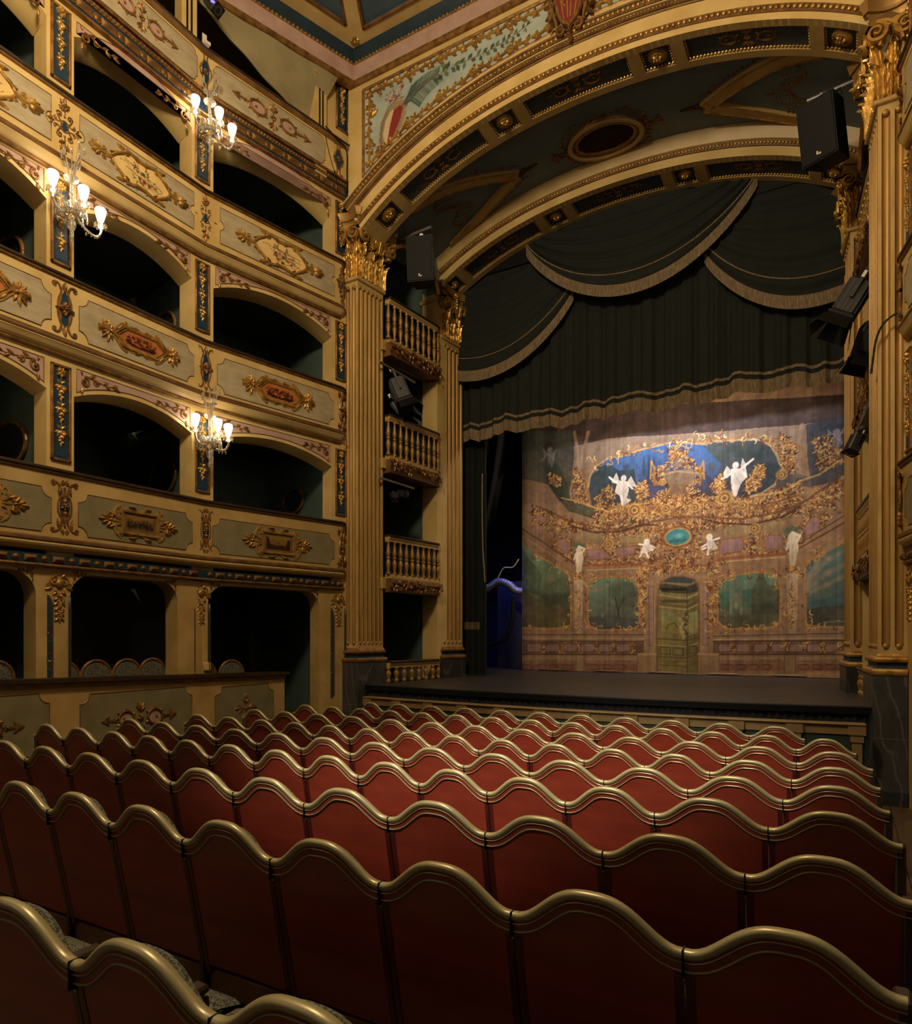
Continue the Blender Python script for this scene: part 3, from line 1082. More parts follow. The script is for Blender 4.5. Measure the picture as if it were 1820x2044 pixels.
def cartouche_lozenge():
    """tier three: lozenge of scrolled leaves between two stemmed palmettes"""
    q = MB()
    half = bez((0.0, 0.165), (0.10, 0.155), (0.17, 0.23), (0.24, 0.16), 9) + bez((0.24, 0.16), (0.30, 0.10), (0.36, 0.10), (0.41, 0.02), 7)
    vine(q, half, 0.022, 0.018, -0.012, 6)
    low = bez((0.0, -0.165), (0.10, -0.155), (0.17, -0.23), (0.24, -0.16), 9) + bez((0.24, -0.16), (0.30, -0.10), (0.36, -0.10), (0.41, -0.02), 7)
    vine(q, low, 0.022, 0.018, -0.012, 6)
    for sz in (-1, 1):
        scroll(q, 0.055, sz * 0.165, 0.04, 1.2, PI * 0.5 * sz, -sz, 0.34)
        for u, v, a, l in ((0.13, 0.175, 0.5, 0.10), (0.22, 0.185, 0.2, 0.13), (0.30, 0.115, -0.3, 0.09), (0.27, 0.165, 1.2, 0.06), (0.17, 0.165, -0.6, 0.07), (0.37, 0.075, -0.2, 0.07)):
            leaf(q, u, sz * v, a * sz, l, l * 0.45, 0.03)
        q.dome(0.012, sz * 0.165, 0.014, 0.035, 7, 2)
        scroll(q, 0.50, sz * 0.055, 0.032, 1.2, -PI / 2 * sz, sz, 0.4)
        vine(q, [(0.41, sz * 0.01), (0.45, sz * 0.015), (0.49, sz * 0.025)], 0.018, 0.016)
    vine(q, bez((0.40, 0), (0.47, 0.02), (0.52, -0.02), (0.57, 0), 8), 0.024, 0.018)
    acanthus(q, 0.56, 0, 0, 0.15, 0.20, 0.04, 0, 5)
    q = mirror_u(q)
    pol = [(-0.40, 0.0), (-0.31, 0.10), (-0.23, 0.16), (-0.12, 0.17), (0, 0.15), (0.12, 0.17), (0.23, 0.16), (0.31, 0.10), (0.40, 0.0), (0.31, -0.10), (0.23, -0.16), (0.12, -0.17), (0, -0.15), (-0.12, -0.17), (-0.23, -0.16), (-0.31, -0.10)]
    return q, pol


def cartouche_hex():
    """tier two: elongated hexagon with scrolled corners, acanthus at both ends"""
    q = MB()
    hexa = [(0.36, 0.0), (0.23, 0.125), (0.0, 0.125)]
    for r, k in ((0.016, 1.0), (0.010, 0.88)):
        for sz in (-1, 1):
            vine(q, [(0.36 * k + 0.01, 0), (0.23 * k, sz * 0.125 * k), (0.0, sz * 0.125 * k)], r, r, -0.012, 5)
    for sz in (-1, 1):
        vine(q, bez((0.40, 0.02 * sz), (0.31, sz * 0.10), (0.28, sz * 0.17), (0.22, sz * 0.175), 10), 0.018, 0.014)
        scroll(q, 0.225, sz * 0.155, 0.034, 1.2, PI / 2 * sz, sz, 0.36)
        scroll(q, 0.07, sz * 0.145, 0.030, 1.2, 0.2 * sz, sz, 0.36)
        vine(q, bez((0.09, sz * 0.14), (0.13, sz * 0.185), (0.17, sz * 0.13), (0.20, sz * 0.14), 8), 0.012)
        vine(q, bez((0.05, sz * 0.145), (0.03, sz * 0.13), (0.02, sz * 0.14), (0, sz * 0.15), 6), 0.012)
        leaf(q, 0.02, sz * 0.14, 0.2 * sz, 0.07, 0.04, 0.03)
        leaf(q, 0.33, sz * 0.06, (PI - 0.8) * sz, 0.12, 0.05, 0.032)
        leaf(q, 0.44, sz * 0.03, sz * 1.35, 0.115, 0.07, 0.035, lobes=3)
        leaf(q, 0.47, sz * 0.03, sz * 0.9, 0.10, 0.06, 0.035, lobes=3)
        leaf(q, 0.43, sz * 0.02, sz * 2.0, 0.09, 0.05, 0.03)
        scroll(q, 0.565, sz * 0.02, 0.024, 1.1, PI * 0.9 * sz, -sz, 0.4)
    vine(q, [(0.36, 0), (0.44, 0), (0.50, 0)], 0.026, 0.018)
    acanthus(q, 0.44, 0, 0, 0.13, 0.13, 0.04, 0, 5)
    q.dome(0.42, 0, 0.03, 0.045, 8, 3)
    pol = [(-0.35, 0), (-0.22, 0.12), (0.22, 0.12), (0.35, 0), (0.22, -0.12), (-0.22, -0.12)]
    return mirror_u(q), pol


def cartouche_rect():
    """tier one: oblong frame in strapwork with clasps above and below and leaf sprays at the ends"""
    q = MB()
    W_, H_ = 0.235, 0.125
    for k, r in ((1.0, 0.013), (1.09, 0.016)):
        for sz in (-1, 1):
            vine(q, [(W_ * k, 0), (W_ * k, sz * H_ * k * 1.04), (0, sz * H_ * k * 1.04)], r, r, -0.014, 5)
    for sz in (-1, 1):
        vine(q, bez((0.27, sz * 0.10), (0.29, sz * 0.19), (0.22, sz * 0.13), (0.15, sz * 0.16), 10), 0.022, 0.016)
        scroll(q, 0.265, sz * 0.165, 0.036, 1.2, PI / 2 * sz, -sz, 0.42)
        vine(q, bez((0.26, sz * 0.03), (0.38, sz * 0.03), (0.36, sz * 0.15), (0.30, sz * 0.18), 10), 0.022, 0.018)
        scroll(q, 0.335, sz * 0.10, 0.032, 1.1, PI / 2 * sz, -sz, 0.42)
        vine(q, bez((0.0, sz * 0.145), (0.05, sz * 0.15), (0.06, sz * 0.195), (0.12, sz * 0.195), 8), 0.016, 0.02)
        leaf(q, 0.07, sz * 0.195, 0, 0.09, 0.035, 0.035)
        leaf(q, 0.34, sz * 0.055, 0.4 * sz, 0.10, 0.05, 0.03)
        leaf(q, 0.40, sz * 0.015, 0.9 * sz, 0.095, 0.06, 0.035, lobes=3)
        leaf(q, 0.44, sz * 0.01, 0.5 * sz, 0.09, 0.055, 0.03, lobes=3)
        leaf(q, 0.39, sz * 0.01, 1.6 * sz, 0.08, 0.05, 0.03, lobes=3)
    vine(q, [(0.25, 0), (0.34, 0), (0.42, 0)], 0.02, 0.012)
    leaf(q, 0.46, 0, 0, 0.10, 0.06, 0.035, lobes=3)
    q.dome(0.41, 0, 0.022, 0.05, 7, 2)
    pol = [(-W_, -H_), (W_, -H_), (W_, H_), (-W_, H_)]
    return mirror_u(q), pol


def arrow_motif(full=True, oval=0.085):
    """arrow heads, rosettes, ovals and a tall palmette, in low relief"""
    q = MB()
    q.prism([(0.55, 0.0), (0.44, 0.055), (0.46, 0.012), (0.38, 0.012), (0.38, -0.012), (0.46, -0.012), (0.44, -0.055)], -0.012, 0.004)
    rosette(q, 0.365, 0, 0.035, 0, 5, 0.02)
    th = [2 * PI * i / 18 for i in range(19)]
    q.tube([(0.21 + oval * 1.25 * cos(a), -0.008, oval * sin(a)) for a in th], 0.017, 6, caps=False)
    for a in (0.6, -0.6, PI - 0.5, PI + 0.5, 1.57, -1.57):
        leaf(q, 0.21 + oval * 1.2 * cos(a), oval * sin(a), a, 0.05, 0.03, 0.018)
    rosette(q, 0.235, 0.0, 0.022, -0.008, 5, 0.015)
    q = mirror_u(q)
    rosette(q, 0, 0, 0.045, 0, 6, 0.03)
    for sz in (-1, 1):
        vine(q, [(0, 0), (0, sz * 0.10)], 0.010)
        for a in (-0.9, -0.45, 0, 0.45, 0.9):
            leaf(q, 0, sz * 0.075, (PI / 2 + a) * sz, 0.115 - 0.03 * abs(a), 0.04, 0.02)
    core = MB()
    for sx in (-1, 1):
        core.prism([(sx * 0.21 + oval * 1.2 * cos(a), oval * 0.95 * sin(a)) for a in th[:-1]], -0.006, 0.003)
    return q, core


def cross_motif():
    q = MB()
    for k4 in range(4):
        a = k4 * PI / 2
        for d in (-0.8, 0, 0.8):
            leaf(q, 0.07 * cos(a), 0.07 * sin(a), a + d, 0.08, 0.035, 0.014)
        vine(q, [(0, 0), (0.13 * cos(a), 0.13 * sin(a))], 0.008)
        leaf(q, 0.12 * cos(a), 0.12 * sin(a), a, 0.08, 0.06, 0.014)
    rosette(q, 0, 0, 0.03, 0, 6, 0.02)
    return q


CART = {}
for key, fn, m in (('lozenge', cartouche_lozenge, GOLD), ('hex', cartouche_hex, GOLD), ('rect', cartouche_rect, GOLD)):
    mb, pol = fn()
    me = mb.mesh('cartouche_frame')
    me.materials.append(m)
    CART[key] = (me, pol)
q, core = arrow_motif()
ARROW = q.mesh('arrow_ornament')
ARROW.materials.append(BRONZE)
ARROWC = core.mesh('pink_oval', False)
ARROWC.materials.append(PINK)
CROSSM = cross_motif().mesh('cross_ornament')
CROSSM.materials.append(BRONZE)


def panel_outline(w, h, style):
    W_, H_ = w / 2, h / 2
    pts = []
    if style == 'scoop':
        r = min(0.11, h * 0.22)
        for cx, cz, a0 in ((-W_, -H_, PI / 2), (W_, -H_, PI), (W_, H_, -PI / 2), (-W_, H_, 0)):
            for i in range(7):
                a = a0 - PI / 2 * i / 6
                pts.append((cx + r * cos(a), cz + r * sin(a)))
    elif style == 'bite':
        r = h * 0.13
        pts = [(-W_, -H_), (W_, -H_)]
        pts += [(W_ - r * sin(PI * i / 8) * 0.9, -r * cos(PI * i / 8)) for i in range(9)]
        pts += [(W_, H_), (-W_, H_)]
        pts += [(-W_ + r * sin(PI * i / 8) * 0.9, r * cos(PI * i / 8)) for i in range(9)]
    else:   # ear corners
        r = 0.055
        for sx, sz in ((-1, -1), (1, -1), (1, 1), (-1, 1)):
            c = [(sx * W_, sz * (H_ - 1.6 * r)), (sx * (W_ - 0.5 * r), sz * (H_ - 1.3 * r)), (sx * (W_ - 0.6 * r), sz * (H_ - r * 0.5)), (sx * (W_ - 1.6 * r), sz * H_)]
            pts += c if (sx * sz > 0) else list(reversed(c))
    return pts


def pict_music(cv, seed, pol):
    r = np.random.default_rng(seed)
    cv.c = cv.c * (0.9 + 0.2 * cv.noise(6, seed)[..., None])
    for i in range(3):
        x = r.uniform(-.1, .1)
        cv.line([(x - .2, r.uniform(-.05, .1)), (x + .25, r.uniform(-.1, .05))], 0.012, (70, 45, 25), 0.85)
    cv.line([(-0.3, 0.05), (-0.2, 0.07), (-0.15, 0.0), (-0.05, -0.03), (0.05, -0.12), (0.14, -0.09), (0.2, -0.13), (0.3, -0.05)], 0.008, (60, 45, 50), 0.8)
    for i in range(26):
        x, z = r.normal(0, 0.075), r.normal(-0.03, 0.05)
        cv.spot(x, z, r.uniform(.012, .035), r.uniform(.012, .03), [(70, 55, 30), (110, 55, 30), (90, 30, 35), (60, 60, 40), (140, 95, 45)][i % 5], 0.85)
    for sx in (-1, 1):
        for i in range(10):
            cv.spot(sx * 0.08 + r.normal(0, .02), 0.03 + .009 * i, .014, .014, [(80, 50, 40), (120, 70, 70), (70, 65, 40)][i % 3], 0.8)
    cv.line([(-0.08, -0.02), (0.20, -0.05)], 0.014, (130, 85, 40), 0.9)
    cv.line([(0.18, -0.05), (0.22, -0.03), (0.22, -0.08), (0.18, -0.05)], 0.012, (110, 70, 35), 0.9)


def pict_fruit(cv, seed, pol):
    r = np.random.default_rng(seed)
    cv.c = cv.c * (0.85 + 0.3 * cv.noise(8, seed)[..., None])
    for i in range(90):
        x = r.uniform(-0.2, 0.2)
        z = r.uniform(-0.07, 0.045 * (1 - abs(x) / 0.25) + 0.01)
        cv.spot(x, z, r.uniform(.01, .028), r.uniform(.01, .024), [(70, 16, 12), (96, 26, 16), (46, 12, 10), (120, 50, 22), (40, 22, 18), (62, 40, 20)][i % 6], 0.85)
    cv.poly([(-0.22, -0.02), (-0.14, -0.085), (0.16, -0.085), (0.22, -0.05), (0.2, -0.03), (0.0, -0.06)], (38, 14, 14), 0.85)
    for i in range(12):
        x = r.uniform(-.18, .18)
        cv.line([(x, 0.02), (x + r.uniform(-.03, .03), 0.06)], 0.006, (60, 30, 18), 0.8)


def pict_land(cv, seed, pol):
    r = np.random.default_rng(seed)
    cv.c[:] = (112, 82, 50)
    cv.c = cv.c * (0.85 + 0.3 * cv.noise(5, seed)[..., None])
    cv.poly([(-.185, -.075), (.185, -.075), (.185, .085), (-.185, .085)], (140, 104, 52), 1, (106, 74, 36))
    if seed % 2:
        cv.poly([(-.185, -.09), (-.185, .08), (-.15, .06), (-.13, -.02), (-.05, -.035), (.05, -.03), (.12, -.035), (.15, .06), (.185, .05), (.185, -.09)], (38, 22, 12), 0.9)
        cv.poly([(-.11, -.05), (.12, -.05), (.12, -.075), (-.11, -.075)], (66, 42, 22), 0.8)
        cv.spot(0, -.005, .02, .02, (66, 40, 22), .8)
    else:
        cv.poly([(-.185, -.02), (-.1, .03), (0, .035), (.08, .05), (.185, .03), (.185, -.085), (-.185, -.085)], (92, 70, 40), 0.9)
        for i in range(60):
            x = r.uniform(-.18, .18)
            cv.spot(x, r.uniform(-.06, .0), r.uniform(.01, .02), r.uniform(.012, .03), [(34, 26, 16), (48, 38, 22), (26, 20, 14)][i % 3], 0.85)
        for x in (-.17, -.15, -.12, .05, .1):
            cv.spot(x, 0.015, .008, .05, (30, 24, 15), .9)


PICTS = {'lozenge': (pict_music, (214, 180, 118)), 'hex': (pict_fruit, (168, 100, 52)), 'rect': (pict_land, (120, 90, 56))}
PIC_N = [0]


def parapet_panel(parent, pos, rz, w, h, style, m, cart, scale=1.0):
    """a painted field in the parapet with its cartouche and picture"""
    out = panel_outline(w, h, style)
    o = MB().prism(out, -0.005, 0.01).build('parapet_panel', m, parent, loc=pos, rz=rz, smooth=False)
    e = MB()
    e.tube([(x, -0.004, z) for x, z in out + [out[0]]], 0.0065, 4, caps=False)
    e.build('panel_border', BROWN, o)
    if cart in CART:
        me, pol = CART[cart]
        c = link('cartouche_frame', me, o, (0, -0.004, 0))
        c.scale = (scale, 1, scale)
        fn, base = PICTS[cart]
        PIC_N[0] += 1
        xs = [p[0] for p in pol]
        zs = [p[1] for p in pol]
        cv = Canvas(min(xs), max(xs), min(zs), max(zs), 84, 36, base)
        fn(cv, PIC_N[0], pol)
        p = cv.build('picture', o, -0.009, pol)
        p.scale = (scale, 1, scale)
    elif cart == 'arrow':
        for me, nm in ((ARROW, 'arrow_ornament'), (ARROWC, 'pink_oval')):
            c = link(nm, me, o, (0, -0.005, 0))
            c.scale = (scale * w / 1.72, 1, scale)
    elif cart == 'cross':
        c = link('cross_ornament', CROSSM, o, (0, -0.005, 0))
    return o


# ---------------------------------------------------------------- balcony parapets, one thing per tier
BOSS = MB().dome(0, 0, 0.032, 0.026, 12, 3).lathe([(0.040, 0), (0.040, 0.012), (0.030, 0.014)], 12, Matrix.Rotation(PI / 2, 4, 'X')).mesh('boss')
BOSS.materials.append(BRONZE)
LOZ = MB()
LOZ.add([(-0.075, 0, -0.038), (0.075, 0, -0.038), (0.075, 0, 0.038), (-0.075, 0, 0.038), (-0.075, -0.012, -0.038), (0.075, -0.012, -0.038), (0.075, -0.012, 0.038), (-0.075, -0.012, 0.038), (-0.04, -0.035, 0), (0.04, -0.035, 0)],
        [(0, 1, 5, 4), (1, 2, 6, 5), (2, 3, 7, 6), (3, 0, 4, 7), (4, 5, 9, 8), (5, 6, 9), (6, 7, 8, 9), (7, 4, 8)])
LOZ = LOZ.mesh('lozenge_block', False)
LOZ.materials.append(BRONZE)
FACE = 0.085


def par_path(end=2.53, s_start=2.2):
    r = 0.12
    pts = [S0.p(s_start, FACE), None]
    m = (S0.n + S1.n).normalized()
    kk = FACE / m.dot(S0.n)
    q = S1.o + m * kk
    pts[1] = Vector((q.x, q.y, 0))
    pts.append(S1.p(end - r, FACE))
    for i in range(1, 7):
        a = PI / 2 * i / 6
        pts.append(S1.p(end - r + r * sin(a), FACE - r * (1 - cos(a))))
    return pts


def seg_right_path():
    r = 0.12
    pts = []
    for i in range(6, -1, -1):
        a = PI / 2 * i / 6
        pts.append(R1.p(0.01 + r - r * sin(a), FACE - r * (1 - cos(a))))
    pts.append(R1.p(1.3, FACE))
    return pts


PATH4 = [S0.p(2.2, FACE), None, S1.p(2.60, FACE)]


def parapet_parts(root, path, zr, zb, tier):
    dark = DARKWOOD if tier in (0, 1, 4) else DARKWOOD
    sweep(path, [(-0.13, zr - 0.03), (-0.13, zr), (0.03, zr), (0.045, zr - 0.012), (0.045, zr - 0.03), (0.03, zr - 0.04), (-0.05, zr - 0.04)]).build('top_rail', dark, root)
    if tier == 1:
        sweep(path, [(-0.02, zr - 0.04), (0.022, zr - 0.04), (0.026, zr - 0.055), (0.018, zr - 0.068), (-0.02, zr - 0.068)]).build('rail_moulding', BROWN, root)
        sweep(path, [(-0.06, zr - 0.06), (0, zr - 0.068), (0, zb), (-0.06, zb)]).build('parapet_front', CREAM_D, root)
        sweep(path, [(-0.05, zb + 0.02), (0.02, zb + 0.012), (0.034, zb - 0.005), (0.034, zb - 0.035), (0.02, zb - 0.045), (-0.05, zb - 0.045)]).build('bottom_moulding', BROWN, root)
        sweep(path, [(-0.05, zb - 0.04), (0.015, zb - 0.046), (0.03, zb - 0.07), (0.02, zb - 0.10), (-0.015, zb - 0.13), (-0.03, zb - 0.14), (-0.08, zb - 0.14)]).build('cornice_cove', CREAM_D, root)
    elif tier in (2, 3):
        sweep(path, half_round(0.008, zr - 0.052, 0.018) + [(-0.03, zr - 0.075)]).build('rail_moulding', BRONZE, root)
        sweep(path, [(-0.06, zr - 0.05), (0, zr - 0.07), (0, zb), (-0.06, zb)]).build('parapet_front', CREAM, root)
        pr = [(-0.05, zb + 0.02), (0.012, zb + 0.01), (0.022, zb), (0.022, zb - 0.018), (0.034, zb - 0.024), (0.040, zb - 0.04), (0.034, zb - 0.056), (0.022, zb - 0.06), (-0.05, zb - 0.06)]
        sweep(path, pr).build('bottom_moulding', BROWN, root)
        pr = [(-0.05, zb - 0.055), (0.024, zb - 0.06), (0.028, zb - 0.072), (0.014, zb - 0.085), (0.0, zb - 0.115), (-0.028, zb - 0.145), (-0.055, zb - 0.155), (-0.1, zb - 0.155)]
        sweep(path, pr).build('cornice_cove', CREAM, root)
        sweep(path, [(-0.1, zb - 0.152), (-0.045, zb - 0.156), (-0.04, zb - 0.172), (-0.05, zb - 0.19), (-0.1, zb - 0.19)]).build('cove_fillet', BRONZE, root)
    else:
        sweep(path, [(-0.05, zr - 0.04), (0.03, zr - 0.04), (0.025, zr - 0.09), (0.01, zr - 0.11), (-0.05, zr - 0.11)]).build('rail_moulding', BROWN, root)
        sweep(path, [(-0.06, zr - 0.1), (0, zr - 0.105), (0, zb), (-0.06, zb)]).build('parapet_front', CREAM, root)
        sweep(path, [(-0.05, zb + 0.015), (0.02, zb + 0.012), (0.026, zb - 0.002), (0.012, zb - 0.018), (-0.05, zb - 0.018)]).build('bottom_moulding', BRONZE, root)


def frieze(root, path, z0, z1, stations, eggs=None):
    sweep(path, [(-0.12, z0 - 0.012), (-0.03, z0), (-0.03, z1), (-0.12, z1)]).build('frieze_band', BLUE if eggs else BLUE_D, root)
    sweep(path, [(-0.12, z0 - 0.03), (-0.018, z0 - 0.03), (-0.012, z0 - 0.015), (-0.018, z0), (-0.12, z0)]).build('frieze_fillet', BRONZE, root)
    zc = (z0 + z1) / 2
    sc = (z1 - z0) / 0.12
    for i, (sg, s) in enumerate(stations):
        link('boss' if i % 2 else 'lozenge_block', BOSS if i % 2 else LOZ, root, sg.p(s, FACE - 0.03, zc), sg.rz).scale = (sc, 1, sc)
    if eggs:
        mb = MB()
        for sg, s0, s1 in eggs:
            n = int((s1 - s0) / 0.052)
            for i in range(n):
                c = sg.p(s0 + (i + 0.5) * 0.052, FACE - 0.005, z1 + 0.03)
                mb.join(MB().dome(0, 0, 0.019, 0.02, 6, 2, 0, 0.026), T(*c) @ RZ(sg.rz))
        mb.build('egg_moulding', BRONZE, root, kind='stuff')
        sweep(path, [(-0.10, z1), (-0.012, z1), (-0.012, z1 + 0.06), (-0.10, z1 + 0.06)]).build('egg_band', BROWN, root)


PATH = par_path()
PATH4[1] = PATH[1]
RPATH = seg_right_path()
ZR = {1: 3.80, 2: 6.05, 3: 8.165, 4: 10.16}
ZB = {1: 3.00, 2: 5.31, 3: 7.41, 4: 9.53}
PAN = {1: ((2.82, 4.42), (4.735, 6.34), (0.115, 2.275), 3.315, 0.50, 'scoop', OLIVE, 'rect', 'herm'),
       2: ((2.82, 4.42), (4.745, 6.365), (0.185, 2.265), 5.62, 0.51, 'scoop', BEIGE, 'hex', 'lyre'),
       3: ((2.82, 4.42), (4.75, 6.365), (0.23, 2.272), 7.76, 0.51, 'bite', BEIGE, 'lozenge', 'cross'),
       4: ((2.82, 4.38), (4.70, 6.42), (0.13, 2.08), 9.79, 0.45, 'ear', BEIGE, 'arrow', 'strap')}
PLAB = {1: 'lowest balcony front with olive panels and small brown landscape pictures',
        2: 'second balcony front with six-sided dark fruit pictures in gilt frames',
        3: 'third balcony front with lozenge pictures of musical instruments',
        4: 'topmost gallery front with arrow and pink oval ornaments above a blue frieze'}
for t in (1, 2, 3, 4):
    root = thing('balcony_parapet', PLAB[t], 'balcony', S0.p(4.575, 0, ZB[t]))
    rt = Matrix.Translation(root.location)
    zr, zb = ZR[t], ZB[t]
    parts0 = set(bpy.data.objects)
    a, b, c, zc, h, style, m, cart, orn = PAN[t]
    parapet_parts(root, PATH4 if t == 4 else PATH, zr, zb, t)
    parapet_panel(root, S0.p((a[0] + a[1]) / 2, FACE, zc), S0.rz, a[1] - a[0], h, style, m, cart)
    parapet_panel(root, S0.p((b[0] + b[1]) / 2, FACE, zc), S0.rz, b[1] - b[0], h, style, m, cart)
    parapet_panel(root, S1.p((c[0] + c[1]) / 2, FACE, zc), S1.rz, c[1] - c[0], h, style, m, cart, 1.12)
    me, co = ORN[orn]
    for q, rz in ((S0.p(4.575, FACE), S0.rz), (S0.p(2.59, FACE), S0.rz), (PATH[1], (S0.rz + S1.rz) / 2), (S1.p(2.36, FACE) if t == 4 else S1.p(2.44, FACE - 0.005), S1.rz + (0 if t == 4 else 0.42))):
        z = (zr + zb) / 2 - 0.03
        o = link('pier_ornament', me, root, (q.x, q.y, z), rz)
        o.scale = (1.0, 1.0, 1.08)
        link('blue_core', co, o)
    if t in (1, 4):
        st = [(S0, s) for s in np.arange(2.35, 6.5, 0.155)] + [(S1, s) for s in np.arange(0.09, 2.45 if t == 1 else 2.56, 0.155)]
        if t == 1:
            frieze(root, [p + Vector((0, 0, 0)) for p in PATH], 2.705, 2.815, st)
        else:
            frieze(root, PATH4, 9.265, 9.43, st, [(S0, 2.2, B0), (S1, 0.0, 2.58)])
    for o in set(bpy.data.objects) - parts0:
        if o.parent == root:
            o.location = Vector(o.location) - root.location

# ---------------------------------------------------------------- right-hand wall: only its end beside the proscenium shows
wr = thing('wall_right', 'cream and gilt end of the right-hand boxes wall', 'wall', kind='structure')
for t in (1, 2, 3):
    z0, z1 = TIER[t][2:]
    seg_mesh(MB().box((-0.24, 0, z0), (0.24, 0.25, z1)), R1, 'tier_wall', CREAM, wr, smooth=False)
    pier_panel(wr, R1.p(0.075, 0.004), R1.rz, *ZP[t])
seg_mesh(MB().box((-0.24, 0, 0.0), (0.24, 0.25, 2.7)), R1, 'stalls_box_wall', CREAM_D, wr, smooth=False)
link('shield_drop', SHIELD, wr, R1.p(0.10, 0.004, 2.50), R1.rz)
seg_mesh(MB().box((-0.24, 0, 9.4), (0.24, 0.25, 11.2)), R1, 'gallery_pier', CREAM, wr, smooth=False)
RLAB = {1: 'curved end of the lowest right balcony beside the right pilaster', 2: 'curved end of the second right balcony beside the right pilaster',
        3: 'curved end of the third right balcony beside the right capital'}
for t in (1, 2, 3):
    root = thing('balcony_parapet', RLAB[t], 'balcony')
    parapet_parts(root, RPATH, ZR[t], ZB[t], t)
    me, co = ORN[PAN[t][8]]
    q = R1.p(0.10, FACE - 0.005)
    o = link('pier_ornament', me, root, (q.x, q.y, (ZR[t] + ZB[t]) / 2 - 0.03), R1.rz - 0.42)
    o.scale = (1, 1, 1.08)
    link('blue_core', co, o)
    parapet_panel(root, R1.p(0.26 + 0.5, FACE, PAN[t][3]), R1.rz, 1.0, PAN[t][4], PAN[t][5], PAN[t][6], None)
    if t == 1:
        frieze(root, RPATH, 2.705, 2.815, [(R1, s) for s in np.arange(0.1, 1.2, 0.155)])
# ---------------------------------------------------------------- proscenium
class Arch:
    def __init__(self, xc, crown, k1, k2, lo, hi, n=240):
        self.P = []
        for i in range(n + 1):
            x = lo + (hi - lo) * i / n
            self.P.append((xc + x, crown - k1 * x * x - k2 * x ** 4))
        self.s = [0.0]
        for a, b in zip(self.P[:-1], self.P[1:]):
            self.s.append(self.s[-1] + math.hypot(b[0] - a[0], b[1] - a[1]))
        self.L = self.s[-1]
        self.xs = np.array([p[0] for p in self.P])
        self.zs = np.array([p[1] for p in self.P])
        self.sa = np.array(self.s)

    def at(self, s, off=0.0):
        e = 0.02
        x = float(np.interp(s, self.sa, self.xs))
        z = float(np.interp(s, self.sa, self.zs))
        x2 = float(np.interp(s + e, self.sa, self.xs)) - float(np.interp(s - e, self.sa, self.xs))
        z2 = float(np.interp(s + e, self.sa, self.zs)) - float(np.interp(s - e, self.sa, self.zs))
        l = math.hypot(x2, z2)
        return x - z2 / l * off, z + x2 / l * off

    def ang(self, s):
        e = 0.02
        x2 = float(np.interp(s + e, self.sa, self.xs)) - float(np.interp(s - e, self.sa, self.xs))
        z2 = float(np.interp(s + e, self.sa, self.zs)) - float(np.interp(s - e, self.sa, self.zs))
        return math.atan2(z2, x2)

    def s_of_x(self, x):
        return float(np.interp(x, self.xs, self.sa))

    def band(self, s0, s1, prof, n=60, mb=None):
        """prof: closed list of (off, y) carried along the arch"""
        mb = mb or MB()
        rows = []
        for i in range(n + 1):
            s = s0 + (s1 - s0) * i / n
            rows.append([(self.at(s, o)[0], y, self.at(s, o)[1]) for o, y in prof])
        o = MB().grid(rows, closed_v=True)
        q = len(prof)
        o.f.append(tuple(range(q)))
        o.f.append(tuple(range(n * q + q - 1, n * q - 1, -1)))
        return mb.join(o)

    def rect(self, s0, s1, o0, o1, y0, y1, n=60, mb=None):
        return self.band(s0, s1, [(o0, y0), (o1, y0), (o1, y1), (o0, y1)], n, mb)


def coffer_rib(root, ar, y0, y1, lay, s_lo, s_hi, pan_m, rib_m, bead_m, rose_r, depth=0.045):
    """the underside of a rib: cream straps around sunk slate-blue coffers"""
    yb, yf = y1 - 0.115 * (y1 - y0) / 0.6, y0 + 0.11 * (y1 - y0) / 0.6
    ar.rect(s_lo, s_hi, 0.0, depth, y0, yf, 80).build('soffit_strap', rib_m, root)
    ar.rect(s_lo, s_hi, 0.0, depth, yb, y1, 80).build('soffit_strap', rib_m, root)
    prev = s_lo
    for kind, a, b in lay:
        if a > prev:
            ar.rect(prev, a, 0.0, depth, yf, yb, 6).build('cross_strap', rib_m, root)
        o = ar.rect(a, b, depth, depth + 0.03, yf, yb, 4 if kind == 'r' else 20).build('coffer_panel', pan_m, root)
        # bead mouldings round the coffer
        mb = MB()
        n = max(4, int((b - a - 0.03) / 0.045))
        for i in range(n):
            s = a + 0.03 + (b - a - 0.06) * i / (n - 1)
            for y, r in ((yb - 0.022, 0.017), (yf + 0.02, 0.012)):
                x, z = ar.at(s, depth * 0.45)
                mb.ell((x, y, z), (r * 0.95, r * 1.2, r * 0.95), 6, 4)
        m = max(4, int((yb - yf) / 0.045))
        for i in range(1, m):
            y = yf + (yb - yf) * i / m
            for s in (a + 0.018, b - 0.018):
                x, z = ar.at(s, depth * 0.5)
                mb.ell((x, y, z), (0.014, 0.014, 0.014), 6, 4)
        mb.build('coffer_bead', GOLD_B, o, kind='stuff')
        s = (a + b) / 2
        x, z = ar.at(s, depth)
        M = T(x, (yf + yb) / 2, z) @ RY(-ar.ang(s)) @ RX(PI / 2)
        if kind == 'r':
            q = MB()
            R = rose_r
            q.lathe([(R, 0), (R * 0.98, 0.02), (R * 0.8, 0.035), (R * 0.72, 0.03), (R * 0.6, 0.045), (R * 0.5, 0.042)], 18, Matrix.Rotation(PI / 2, 4, 'X'))
            rosette(q, 0, 0, R * 0.52, -0.035, 6, 0.05)
            MB().join(q, M).build('coffer_rosette', GOLD, o)
        else:
            q = MB()
            am, co = arrow_motif(oval=0.075)
            f = (b - a) * 0.80 / 1.10
            MB().join(am, M @ S(f, 1, 0.95)).build('coffer_arabesque', BRONZE, o)
        prev = b
    if prev < s_hi:
        ar.rect(prev, s_hi, 0.0, depth, yf, yb, 6).build('cross_strap', rib_m, root)


